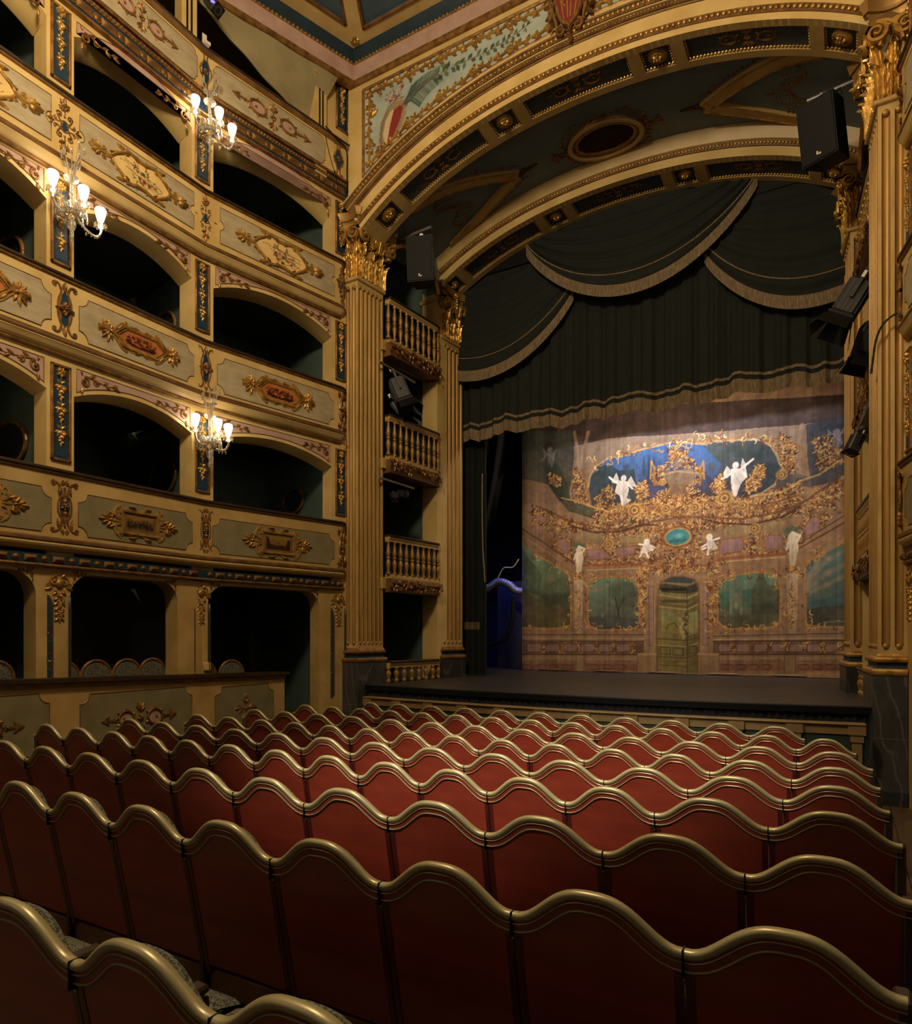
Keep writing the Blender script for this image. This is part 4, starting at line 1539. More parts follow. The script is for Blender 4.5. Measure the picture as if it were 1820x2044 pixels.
def layout(ar, s_lo, s_hi, sq, gap, first):
    n_long = 3
    Lt = s_hi - s_lo - 2 * first - 4 * sq - 6 * gap
    lg = Lt / n_long
    out = []
    s = s_lo + first
    for i in range(4):
        out.append(('r', s, s + sq))
        s += sq + gap
        if i < 3:
            out.append(('a', s, s + lg))
            s += lg + gap
    return out


def egg_course(ar, s0, s1, off, y, r, pitch, long=1.25):
    mb = MB()
    n = int((s1 - s0) / pitch)
    for i in range(n):
        s = s0 + (i + 0.5) * pitch
        x, z = ar.at(s, off)
        mb.join(MB().dome(0, 0, r, r * 1.2, 6, 2, 0, r * long), T(x, y, z) @ RY(-ar.ang(s)))
    return mb


FA = Arch(XC + 0.13, 9.71, 0.0563, 0.00166, -4.02, 3.95)
RA = Arch(XC - 0.03, 9.50, 0.0550, 0.0016, -3.62, 3.62)
YF = 9.0
wb = thing('wall_back', 'cream wall over the stage opening with a painted spandrel', 'wall', kind='structure')
# wall above the arch
xs = np.linspace(-7.30, 0.46, 60)
poly = [(0.46, 11.25), (-7.30, 11.25)]
for x in xs:
    s = FA.s_of_x(x)
    poly.append((x, max(8.45, FA.at(s, 0)[1] + 0.20)))
MB().prism(poly, 9.06, 9.35).build('proscenium_wall', CREAM, wb, smooth=False)

fr = thing('proscenium_arch', 'wide front arch with egg mouldings and coffered underside over the stage', 'arch', (XC, YF, 8.8))
sl, sh = 0.42, FA.L - 0.36
FA.band(sl, sh, [(0, YF), (0.66, YF), (0.66, 9.34), (0.30, 9.34), (0.06, 9.105), (0, 9.105)], 90).build('archivolt', CREAM, fr)
FA.band(sl, sh, [(0.075, YF + 0.01), (0.08, YF - 0.014), (0.165, YF - 0.014), (0.17, YF + 0.01)], 90).build('inner_egg_band', BROWN, fr)
egg_course(FA, sl + .25, sh - .2, 0.122, YF - 0.012, 0.030, 0.068, 1.2).build('inner_egg_moulding', GOLD, fr, kind='stuff')
FA.band(sl, sh, [(0.345, YF), (0.347, YF - 0.012), (0.360, YF - 0.012), (0.362, YF)], 90).build('archivolt_line', BROWN, fr)
FA.band(sl, sh, [(0.375, YF), (0.38, YF - 0.03), (0.43, YF - 0.03), (0.435, YF)], 90).build('middle_bead_band', BROWN, fr)
egg_course(FA, sl + .2, sh - .2, 0.405, YF - 0.028, 0.019, 0.046, 1.3).build('middle_bead', BRONZE, fr, kind='stuff')
FA.band(sl, sh, [(0.437, YF), (0.438, YF - 0.045), (0.452, YF - 0.045), (0.455, YF)], 90).build('archivolt_fillet', CREAM, fr)
FA.band(sl, sh, [(0.46, YF), (0.462, YF - 0.05), (0.53, YF - 0.055), (0.535, YF)], 90).build('outer_bead_band', BROWN, fr)
egg_course(FA, sl + .2, sh - .2, 0.497, YF - 0.05, 0.028, 0.064, 1.2).build('outer_bead', GOLD, fr, kind='stuff')
FA.band(sl, sh, [(0.535, YF), (0.54, YF - 0.06), (0.565, YF - 0.065), (0.59, YF - 0.02), (0.60, YF)], 90).build('outer_moulding', BROWN, fr)
coffer_rib(fr, FA, YF + 0.002, 9.60, layout(FA, 0.50, FA.L - 0.55, 0.40, 0.17, 0.16), 0.25, FA.L - 0.30, COFFER, CREAM_D, GOLD, 0.13)
FA.rect(0.25, FA.L - 0.30, 0.03, 0.40, 9.57, 9.60, 80).build('arch_back', CREAM_D, fr)

rr = thing('rear_arch', 'narrower second arch behind the front one framing the green curtain', 'arch', (XC, 11.25, 8.6))
RA.band(0.12, RA.L - 0.12, [(0, 11.25), (0.13, 11.25), (0.13, 11.37), (0, 11.37)], 80).build('archivolt', CREAM, rr)
RA.band(0.12, RA.L - 0.12, [(0.13, 11.262), (0.135, 11.225), (0.20, 11.215), (0.21, 11.262)], 80).build('bead_band', BROWN, rr)
egg_course(RA, 0.15, RA.L - 0.15, 0.168, 11.218, 0.024, 0.052, 1.2).build('bead', GOLD, rr, kind='stuff')
RA.band(0.12, RA.L - 0.12, [(0.20, 11.25), (0.22, 11.20), (0.42, 11.14), (0.48, 11.2), (0.48, 11.35), (0.2, 11.4)], 80).build('cove', CREAM_D, rr)
coffer_rib(rr, RA, 11.252, 11.92, layout(RA, 0.16, RA.L - 0.16, 0.36, 0.17, 0.10), 0.10, RA.L - 0.10, COFFER, CREAM_D, GOLD, 0.11)
RA.rect(0.1, RA.L - 0.1, 0.02, 0.40, 11.88, 11.93, 60).build('arch_back', BLACK, rr)


rebase(fr)
rebase(rr)


# vault between the two arches
def vpt(u, w, off=0.0):
    """u 0..1 along the arch, w 0..1 from front to rear"""
    a = FA.at(0.30 + (FA.L - 0.65) * u, 0.12)
    b = RA.at(0.12 + (RA.L - 0.24) * u, 0.42)
    y = 9.58 + (11.24 - 9.58) * w
    return (a[0] * (1 - w) + b[0] * w, y, a[1] * (1 - w) + b[1] * w - off)


vt = thing('ceiling_vault', 'blue grey vault between the stage arches with an oval picture', 'ceiling', kind='structure')
MB().grid([[vpt(i / 60, j / 12) for j in range(13)] for i in range(61)]).build('vault_surface', VAULT, vt)


def on_vault(x, y, off=0.0):
    w = (y - 9.58) / (11.24 - 9.58)
    lo, hi = 0.0, 1.0
    for _ in range(26):
        m = (lo + hi) / 2
        if vpt(m, w)[0] < x:
            lo = m
        else:
            hi = m
    return vpt((lo + hi) / 2, w, off)


def vault_band(pts, width, proud, m, parent, name, bead=None):
    """raised strap following plan points on the vault"""
    rows = []
    n = len(pts)
    for i, p in enumerate(pts):
        a = Vector(pts[max(0, i - 1)])
        b = Vector(pts[min(n - 1, i + 1)])
        t = (b - a).normalized()
        nn = Vector((t.y, -t.x))
        row = []
        for k, o in ((-1, 0.0), (-1, proud), (1, proud), (1, 0.0)):
            q = Vector(p) + nn * (width / 2 * k)
            row.append(on_vault(q.x, min(11.24, max(9.58, q.y)), o))
        rows.append(row)
    return MB().grid(rows).build(name, m, parent)


def smooth_path(pts, n=24):
    out = []
    for i in range(n + 1):
        t = i / n * (len(pts) - 1)
        k = min(int(t), len(pts) - 2)
        f = t - k
        p0 = pts[max(0, k - 1)]
        p1, p2 = pts[k], pts[k + 1]
        p3 = pts[min(len(pts) - 1, k + 2)]
        out.append(tuple(0.5 * (2 * p1[j] + (p2[j] - p0[j]) * f + (2 * p0[j] - 5 * p1[j] + 4 * p2[j] - p3[j]) * f * f + (3 * p1[j] - p0[j] - 3 * p2[j] + p3[j]) * f ** 3) for j in range(len(p1))))
    return out


for sx in (-1, 1):
    def mx(x):
        return XC + 0.06 + sx * x
    apex = (mx(1.52), 10.60)
    legs = ([(mx(3.05), 9.66), (mx(2.55), 9.86), (mx(2.0), 10.22), apex], [(mx(3.12), 11.16), (mx(2.6), 11.04), (mx(2.0), 10.82), apex])
    for leg in legs:
        path = smooth_path(leg, 20)
        o = vault_band(path, 0.20, 0.05, CREAM_D, vt, 'lunette_rib')
        for off, r in ((0.085, 0.012), (-0.085, 0.010)):
            mb = MB()
            q = []
            for i, p in enumerate(path):
                a = Vector(path[max(0, i - 1)])
                b = Vector(path[min(len(path) - 1, i + 1)])
                t = (b - a).normalized()
                c = Vector(p) + Vector((t.y, -t.x)) * off
                q.append(on_vault(c.x, min(11.24, max(9.58, c.y)), 0.055))
            mb.tube(q, r, 5)
            mb.build('rib_bead', GOLD, o)
        # leaf sprays trailing beside the rib
        mb = MB()
        r = random.Random(3)
        for i in range(26):
            t = i / 25
            k = int(t * (len(path) - 1))
            p = path[k]
            side = 0.17 if leg is legs[0] else -0.17
            a = Vector(path[max(0, k - 1)])
            b = Vector(path[min(len(path) - 1, k + 1)])
            tt = (b - a).normalized()
            c = Vector(p) + Vector((tt.y, -tt.x)) * (side * (-sx if True else 1))
            x, y, z = on_vault(c.x + r.uniform(-.03, .03), min(11.2, max(9.62, c.y + r.uniform(-.03, .03))), 0.0)
            if t > 0.35:
                mb.ell((x, y, z), (0.035 * r.uniform(.6, 1.1), 0.03, 0.02), 6, 3)
        for i in range(18):
            c = Vector(apex) + Vector((-sx * (0.06 + 0.017 * i), 0.05 * sin(i * 1.7) * (1 - i / 18)))
            x, y, z = on_vault(c.x, c.y, 0.0)
            mb.ell((x, y, z), (0.04 * (1 - i / 26), 0.035 * (1 - i / 26), 0.028), 6, 3)
        mb.build('leaf_spray', BRONZE, vt, kind='stuff')
    # arabesque inside the lunette
    mb = MB()
    r = random.Random(9)
    for i in range(40):
        t = i / 39
        y = 9.95 + 0.95 * t
        x = mx(2.75 + 0.12 * sin(9 * t))
        p = on_vault(x, y)
        mb.ell(p, (0.03 * r.uniform(.5, 1.2), 0.03, 0.02), 5, 3)
        if i % 4 == 0:
            for j in range(6):
                p = on_vault(x - sx * 0.05 * j, y + 0.02 * j)
                mb.ell(p, (0.022, 0.022, 0.018), 5, 3)
    mb.build('arabesque', BRONZE, vt, kind='stuff')
# oval medallion
OX, OY = XC + 0.04, 10.68
th = [2 * PI * i / 48 for i in range(48)]


def oval_ring(r0, prof, m, name, parent):
    rows = []
    for a in th:
        row = []
        for dr, o in prof:
            row.append(on_vault(OX + (0.50 + r0 + dr) * cos(a), OY + (0.345 + r0 + dr) * sin(a), o))
        rows.append(row)
    return MB().grid(rows, closed_u=True).build(name, m, parent)


med = oval_ring(0.0, [(-0.06, 0.0), (-0.05, 0.03), (0.0, 0.045), (0.03, 0.03), (0.045, 0.055), (0.09, 0.06), (0.12, 0.03), (0.13, 0.0)], BRONZE, 'oval_frame', vt)
oval_ring(0.0, [(0.04, 0.056), (0.05, 0.07), (0.10, 0.07), (0.115, 0.05)], CREAM_D, 'oval_band', med)
mb = MB()
for i in range(70):
    a = 2 * PI * i / 70
    mb.ell(on_vault(OX + 0.465 * cos(a), OY + 0.31 * sin(a), 0.03), (0.014, 0.014, 0.012), 6, 3)
mb.build('oval_beads', GOLD_B, med, kind='stuff')
cv = Canvas(-0.48, 0.48, -0.33, 0.33, 70, 50, (46, 24, 18))
cv.c *= (0.75 + 0.5 * cv.noise(5, 4)[..., None])
for x, z, rx, rz, c in ((0.02, 0.05, .10, .16, (66, 36, 28)), (0.03, 0.19, .05, .05, (80, 48, 38)), (-0.08, -0.02, .14, .07, (34, 18, 18)), (0.16, 0.14, .12, .05, (34, 18, 18)), (-0.2, -0.12, .06, .06, (70, 40, 30)), (-0.06, -0.16, .08, .12, (62, 34, 26)), (0.0, -0.2, .16, .06, (28, 16, 16))):
    cv.spot(x, z, rx, rz, c, 0.7, 0.7, 0.2)
pic = cv.build('oval_picture', med, 0.0, [(0.46 * cos(a), 0.31 * sin(a)) for a in th])
me = pic.data
for v in me.vertices:
    v.co = Vector(on_vault(OX + v.co.x, OY - v.co.z, 0.02))
mb = MB()
for i in range(40):
    a = 2 * PI * i / 40
    k = 0.16 + 0.06 * abs(sin(2 * a)) ** 2 + 0.03 * sin(11 * a)
    mb.ell(on_vault(OX + (0.52 + k) * cos(a), min(11.2, OY + (0.36 + k) * sin(a)), 0.0), (0.045, 0.04, 0.03), 6, 3)
for sx in (-1, 1):
    for j in range(9):
        mb.ell(on_vault(OX + sx * (0.72 + 0.022 * j), OY + 0.06 * sin(j * 1.1), 0.0), (0.03, 0.035, 0.03), 6, 3)
        mb.ell(on_vault(OX + sx * 0.86, OY + 0.03 * (j - 4), 0.0), (0.024, 0.024, 0.025), 6, 3)
mb.build('oval_leaf_border', BRONZE, med, kind='stuff')

# ---------------------------------------------------------------- spandrel picture with its gilt borders
SPL, SPT = -7.00, 10.93
low = []
s = FA.s_of_x(-7.0)
x = -6.97
while x < XC + 3.3:
    best = None
    a, b = 0.0, FA.L
    for _ in range(30):
        m = (a + b) / 2
        if FA.at(m, 0.70)[0] < x:
            a = m
        else:
            b = m
    low.append((x, FA.at((a + b) / 2, 0.70)[1]))
    x += 0.12
spand = [(low[0][0], SPT), ] + low
right = [p for p in low if p[1] < SPT - 0.12]
outline = [(SPL + 0.03, SPT)] + right + [(right[-1][0], SPT)]
XA, XB = outline[0][0], right[-1][0]
cv = Canvas(XA, XB, min(p[1] for p in right), SPT, 560, 150, (160, 168, 160))
cv.c *= (0.88 + 0.24 * cv.noise(14, 3)[..., None])
cv.c *= (0.95 + 0.1 * cv.noise(50, 8)[..., None])
# painted cartouche with crest, palm frond and trailing ivy
sh_ = [(-6.60, 9.74), (-6.66, 9.98), (-6.62, 10.26), (-6.50, 10.44), (-6.34, 10.52), (-6.20, 10.50), (-6.13, 10.40), (-6.14, 10.24), (-6.22, 10.06), (-6.34, 9.90), (-6.48, 9.78)]
for d, c in ((0.0, (92, 88, 84)), (0.02, (150, 126, 98))):
    cv.poly([(x + d, z) for x, z in sh_], c, 0.9, None, 0.15)
cv.poly([(-6.54, 9.86), (-6.58, 10.06), (-6.53, 10.26), (-6.44, 10.38), (-6.36, 10.40), (-6.44, 10.16), (-6.50, 9.88)], (206, 180, 146), 0.95)
cv.poly([(-6.50, 9.86), (-6.44, 10.16), (-6.36, 10.38), (-6.24, 10.42), (-6.18, 10.36), (-6.24, 10.18), (-6.36, 9.99)], (136, 46, 44), 0.95)
cv.line(sh_ + [sh_[0]], 0.035, (170, 142, 100), 0.85)
cv.line([(x + 0.035, z + 0.02) for x, z in sh_[:6]], 0.018, (86, 78, 74), 0.7)
for i in range(60):
    r = rng
    x, z = -6.34 + r.normal(0, 0.085), 10.62 + r.normal(0, .06)
    cv.line([(x, z), (x + r.normal(0, .035), z + r.normal(0, .035))], .028, [(150, 110, 100), (186, 150, 134), (104, 102, 110), (130, 62, 62), (200, 176, 150), (96, 80, 76)][i % 6], 0.8)
cv.spot(-6.20, 10.70, .045, .045, (150, 60, 58), 0.9)
cv.spot(-6.12, 10.42, .05, .09, (70, 80, 96), 0.8)
stem = smooth_path([(-6.20, 10.40), (-5.95, 10.52), (-5.6, 10.60), (-5.2, 10.62), (-4.7, 10.60), (-4.3, 10.64), (-3.95, 10.72)], 60)
for i in range(46):
    t = (i + 1) / 46
    k = int(t * 20)
    x, z = stem[k]
    L = 0.30 * (1 - 0.45 * t)
    sg = 1 if i % 2 else -1
    a = 0.35 + (0.75 if sg > 0 else -0.75)
    e = (x + L * cos(a) * 1.1, z + L * sin(a) * 0.9)
    m2 = ((x + e[0]) / 2 + 0.02, (z + e[1]) / 2 + (0.05 if sg < 0 else -0.02))
    cv.line([(x, z), m2, (e[0] + 0.03, e[1] - (0.05 if sg < 0 else 0))], 0.024, [(58, 78, 66), (80, 104, 86), (46, 62, 56)][i % 3], 0.85, 0.7)
cv.line(stem, 0.020, (140, 84, 78), 0.9)
for i in range(30):
    t = 0.34 + 0.62 * i / 29
    x, z = stem[int(t * 60)]
    sg = 1 if i % 2 else -1
    L = 0.15 * (1.15 - 0.6 * t)
    a = 0.9 * sg + rng.normal(0, 0.25)
    e = (x + L * cos(a), z + L * sin(a))
    n_ = (-sin(a) * L * 0.30, cos(a) * L * 0.30)
    mid = ((x + e[0]) / 2, (z + e[1]) / 2)
    cv.poly([(x, z), (mid[0] + n_[0], mid[1] + n_[1]), e, (mid[0] - n_[0], mid[1] - n_[1])], [(56, 84, 62), (78, 104, 76), (46, 70, 56)][i % 3], 0.9)
    if i % 3 == 0:
        cv.spot(x + .02, z - sg * .035, .014, .014, (150, 60, 60), .9)
for i in range(26):
    a = rng.uniform(0, 2 * PI)
    p0 = (-6.62 + rng.normal(0, .05), 9.66 + rng.normal(0, .05))
    cv.line([p0, (p0[0] + .10 * cos(a), p0[1] + .10 * sin(a))], 0.018, [(60, 78, 72), (120, 150, 148), (140, 60, 60), (86, 110, 104)][i % 4], 0.85)
sp = cv.build('spandrel_picture', wb, 9.052, outline)
# frame and gilt scroll border
mb = MB()
o2 = outline + [outline[0]]
mb.tube([(x, 9.045, z) for x, z in o2], 0.026, 6, caps=False)
mb.build('spandrel_frame', BRONZE, wb)


def scroll_border(pts, inward, step=0.30):
    """running gilt border of S scrolls, curls and leaves"""
    mb = MB()
    P = [Vector(p) for p in pts]
    cum = [0.0]
    for a, b in zip(P[:-1], P[1:]):
        cum.append(cum[-1] + (b - a).length)
    m = max(1, int(round(cum[-1] / step)))
    for i in range(m):
        d = cum[-1] * (i + 0.5) / m
        k = max(0, min(len(P) - 2, next((q for q in range(len(cum) - 1) if cum[q + 1] >= d), len(P) - 2)))
        t = (P[k + 1] - P[k]).normalized()
        c = P[k] + t * (d - cum[k]) + Vector((-t.y, t.x)) * inward * 0.10
        h = 1 if i % 2 else -1
        l = cum[-1] / m
        q = MB()
        vine(q, bez((-l * 0.52, -0.01 * h), (-l * 0.2, 0.055 * h), (l * 0.1, -0.05 * h), (l * 0.40, 0.02 * h), 10), 0.030, 0.020)
        for u, v, a, ll in ((-l * 0.30, 0.02 * h, 0.6 * h, 0.10), (-l * 0.12, 0.01 * h, PI - 0.7 * h, 0.10), (l * 0.05, -0.01 * h, -0.6 * h, 0.11), (l * 0.20, 0, 0.7 * h, 0.09), (-l * .4, 0, -0.8 * h, 0.08)):
            leaf(q, u, v, a, ll, 0.055, 0.035)
        if i % 2 == 0:
            scroll(q, l * 0.44, 0.042 * inward, 0.042, 1.1, PI / 2, 1, 0.4)
            scroll(q, l * 0.44, -0.042 * inward, 0.034, 1.1, -PI / 2, 1, 0.4)
            scroll(q, l * 0.52, 0.10 * inward, 0.034, 1.1, -PI / 2, -1, 0.4)
            q.dome(l * 0.47, 0.07 * inward, 0.022, 0.035, 7, 2)
        mb.join(q, T(c.x, 9.05, c.y) @ RY(-math.atan2(t.y, t.x)))
    return mb


tp = [(XA + 0.02, SPT - 0.02), (XA + 0.02, right[0][1] + 0.14)]
mb = scroll_border(tp, 1)
mb.join(scroll_border([(XA + 0.06, SPT), (XB - 0.3, SPT)], -1))
mb.join(scroll_border([right[i] for i in range(1, len(right) - 2, 4)], 1))
rosette(mb, 0, 0, 0.001)
mb.build('spandrel_gilt_border', GOLD, wb, kind='stuff')
mb = MB()
for a in (-0.9, -0.45, 0, 0.45, 0.9):
    leaf(mb, 0, -0.05, PI / 2 + a, 0.14, 0.05, 0.03)
mb.build('gilt_shell', GOLD_B, wb, loc=(-6.78, 9.048, 10.47))

# coat of arms at the crown of the arch
ca = thing('arms_cartouche', 'gilt scrolled cartouche with a red and gold shield at the arch crown', 'cartouche', (XC + 0.10, 8.98, 10.60))
q = MB()
half = bez((0, -0.30), (0.12, -0.27), (0.20, -0.05), (0.21, 0.42), 14)
sh = [(-x, z) for x, z in reversed(half[1:])] + half
q.prism(sh + [(0.0, 0.5)], -0.10, 0.0)
q.build('shield', RED, ca, smooth=False)
q = MB()
for i, x in enumerate((-0.14, -0.03, 0.04, 0.15)):
    vine(q, [(x, 0.42), (x * 0.9, 0.1), (x * 0.5, -0.24)], 0.014, 0.010, -0.105)
vine(q, [(-.09, .3), (-.10, .15), (-.06, .1), (-.10, .0), (-.05, -.06)], 0.016, .012, -0.105)
q.build('shield_charge', GOLD_B, ca)
q = MB()
vine(q, [(p[0] * 1.06, p[1] - 0.015) for p in half], 0.030, 0.03, -0.085)
scroll(q, 0.12, -0.36, 0.075, 1.3, PI / 2, -1, 0.34, -0.08)
vine(q, bez((0.22, 0.42), (0.34, 0.2), (0.22, 0.0), (0.30, -0.14), 12), 0.04, 0.03, -0.06)
vine(q, bez((0.24, 0.1), (0.30, -0.05), (0.16, -0.2), (0.20, -0.32), 12), 0.035, 0.025, -0.06)
for u, v, a, l in ((0.25, 0.25, 0.2, 0.12), (0.27, 0.10, -0.3, 0.12), (0.26, -0.04, -0.6, 0.12), (0.24, -0.18, -0.9, 0.12), (0.14, -0.28, -1.2, 0.12), (0.24, 0.0, 1.2, 0.1), (0.22, -0.12, 2.2, 0.09)):
    leaf(q, u, v, a, l, 0.06, 0.05, -0.05)
q = mirror_u(q)
for z in (-0.34, -0.40, -0.46):
    q.dome(0, z, 0.03, 0.06, 8, 3, -0.07)
leaf(q, 0, -0.44, -PI / 2, 0.10, 0.07, 0.05, -0.05)
q.build('scroll_frame', BRONZE, ca)

# ---------------------------------------------------------------- cornice round the hall and the ceiling
LDIR = Vector((-0.334, -0.943))
CC = Vector((-7.16, 9.04))
CL = CC + LDIR * 7.2
CR = Vector((2 * XC - CC.x + 0.0, CC.y))
CRL = Vector((2 * XC - CL.x, CL.y))
cpath = [CL, CC, CR, CRL]
for nm, pr, m in (('cornice_fillet', [(-0.1, 11.06), (0.02, 11.06), (0.05, 11.085), (0.055, 11.12), (0.03, 11.14), (-0.1, 11.14)], BRONZE),
                  ('cornice_pink_band', [(-0.1, 11.13), (0.035, 11.135), (0.06, 11.36), (-0.1, 11.37)], PINK),
                  ('cornice_egg_band', [(-0.1, 11.35), (0.055, 11.352), (0.075, 11.38), (0.07, 11.40), (-0.1, 11.41)], BROWN),
                  ('cornice_blue_cove', [(-0.1, 11.39), (0.075, 11.395), (0.095, 11.45), (0.125, 11.50), (0.15, 11.55), (-0.1, 11.58)], BLUE_D)):
    sweep(cpath, pr).build(nm, m, wb)
mb = MB()
for a, b in ((CL, CC), (CC, CR)):
    d = (b - a)
    L = d.length
    t = d / L
    nn = Vector((t.y, -t.x))
    rz = math.atan2(t.y, t.x)
    n = int(L / 0.07)
    for i in range(n):
        c = a + t * (i + 0.5) * 0.07 + nn * 0.068
        mb.join(MB().dome(0, 0, 0.024, 0.028, 6, 2, 0, 0.026), T(c.x, c.y, 11.378) @ RZ(rz))
mb.build('cornice_eggs', GOLD, wb, kind='stuff')
ce = thing('ceiling', 'cream ceiling with sunk blue coffers in brown frames', 'ceiling', kind='structure')
ZC = 11.55


def cq(u, v):
    """metres along the proscenium from the corner, and toward the hall along the slanted side"""
    p = CC + Vector((1, 0)) * u + LDIR * v
    return (p.x, p.y)


def ceil_slab(name, poly, z0, z1, m):
    return MB().slab(poly, z0, z1).build(name, m, ce, smooth=False)


ceil_slab('ceiling_field', [(-10.5, 1.0), (4.5, 1.0), (4.5, 9.3), (-10.5, 9.3)], ZC + 0.10, ZC + 0.14, CREAM)
PR = [(-6.69, 8.68), (-3.2, 8.68), (-3.6, 7.0), (-5.80, 7.0)]          # coffer beside the proscenium
PL = [(-6.89, 8.49), (-6.03, 7.0), (-6.20, 5.2), (-8.05, 5.2)]        # coffer beside the boxes
PR2 = [(-2.9, 8.66), (0.2, 8.66), (-0.5, 7.0), (-2.9, 7.0)]
far_l, far_r = (-8.6, 4.4), (0.3, 8.9)
ceil_slab('ceiling_strap', [cq(-0.2, -0.2), (2.0, 9.24), (2.0, 8.66), PR[0]], ZC, ZC + 0.06, CREAM)
ceil_slab('ceiling_strap', [cq(-0.2, -0.2), PL[0], PL[3], cq(-0.2, 5.0)], ZC, ZC + 0.06, CREAM)
ceil_slab('ceiling_strap', [cq(-0.2, -0.2), PR[0], PR[3], PL[1], PL[0]], ZC, ZC + 0.06, CREAM)
ceil_slab('ceiling_strap', [PR[1], PR2[0], PR2[3], PR[2]], ZC, ZC + 0.06, CREAM)
ceil_slab('ceiling_strap', [PL[1], PR[3], PR[2], PR2[3], PR2[2], (2.0, 6.6), (-6.0, 4.6), PL[2]], ZC, ZC + 0.06, CREAM)
for p in (PR, PL, PR2):
    ceil_slab('coffer_panel', p, ZC + 0.05, ZC + 0.065, CEILBLUE)
    MB().tube([(x, y, ZC + 0.012) for x, y in p + [p[0]]], 0.032, 5, caps=False, axis=(0, 0, 1)).build('coffer_frame', BROWN, ce)
q = MB()
for i in range(8):
    leaf(q, 0.02 * cos(i * PI / 4), 0.02 * sin(i * PI / 4), i * PI / 4, 0.06, 0.05, 0.03)
q.dome(0, 0, 0.035, 0.06, 8, 3)
MB().join(q, RX(PI / 2)).build('ceiling_boss', GOLD, ce, loc=(-6.94, 8.78, ZC - 0.002))
# ---------------------------------------------------------------- fluted pilasters
SPL_A = math.radians(6.5)


def acanthus_leaf(h, w, curl):
    """leaf with deep side lobes, a raised rib and a tip that rolls over"""
    mb = MB()
    rows = []
    nv, nu = 16, 11
    for j in range(nv + 1):
        v = j / nv
        lob = 0.66 + 0.34 * abs(cos(PI * 3.5 * v)) ** 0.7
        ww = w * 0.5 * lob * (1.0 - 0.6 * max(0, (v - 0.62) / 0.38) ** 2)
        z = h * (v if v < 0.84 else 0.84 + 0.05 * sin((v - 0.84) / 0.16 * PI))
        o = 0.016 + curl * max(0, (v - 0.35) / 0.65) ** 2.2
        row = []
        for i in range(nu):
            u = -1 + 2 * i / (nu - 1)
            rid = 0.016 * cos(u * PI * 3.5) + 0.022 * (1 - abs(u)) + 0.010 * cos(PI * 7 * v + 5 * abs(u)) * abs(u)
            dz = -0.11 * h * abs(u) ** 1.3 * (0.5 + 0.5 * lob)
            row.append((u * ww, -(o + rid - 0.03 * u * u), z + dz))
        rows.append(row)
    return mb.grid(rows)


def face_points(path, n, inset=0.0):
    """n stations along a 2-point face: position and rotation so that local -y points outward (right of travel)"""
    a, b = Vector(path[0]), Vector(path[1])
    t = (b - a).normalized()
    out = []
    for i in range(n):
        f = (i + 0.5) / n
        out.append((a + (b - a) * f, math.atan2(t.y, t.x), Vector((t.y, -t.x))))
    return out


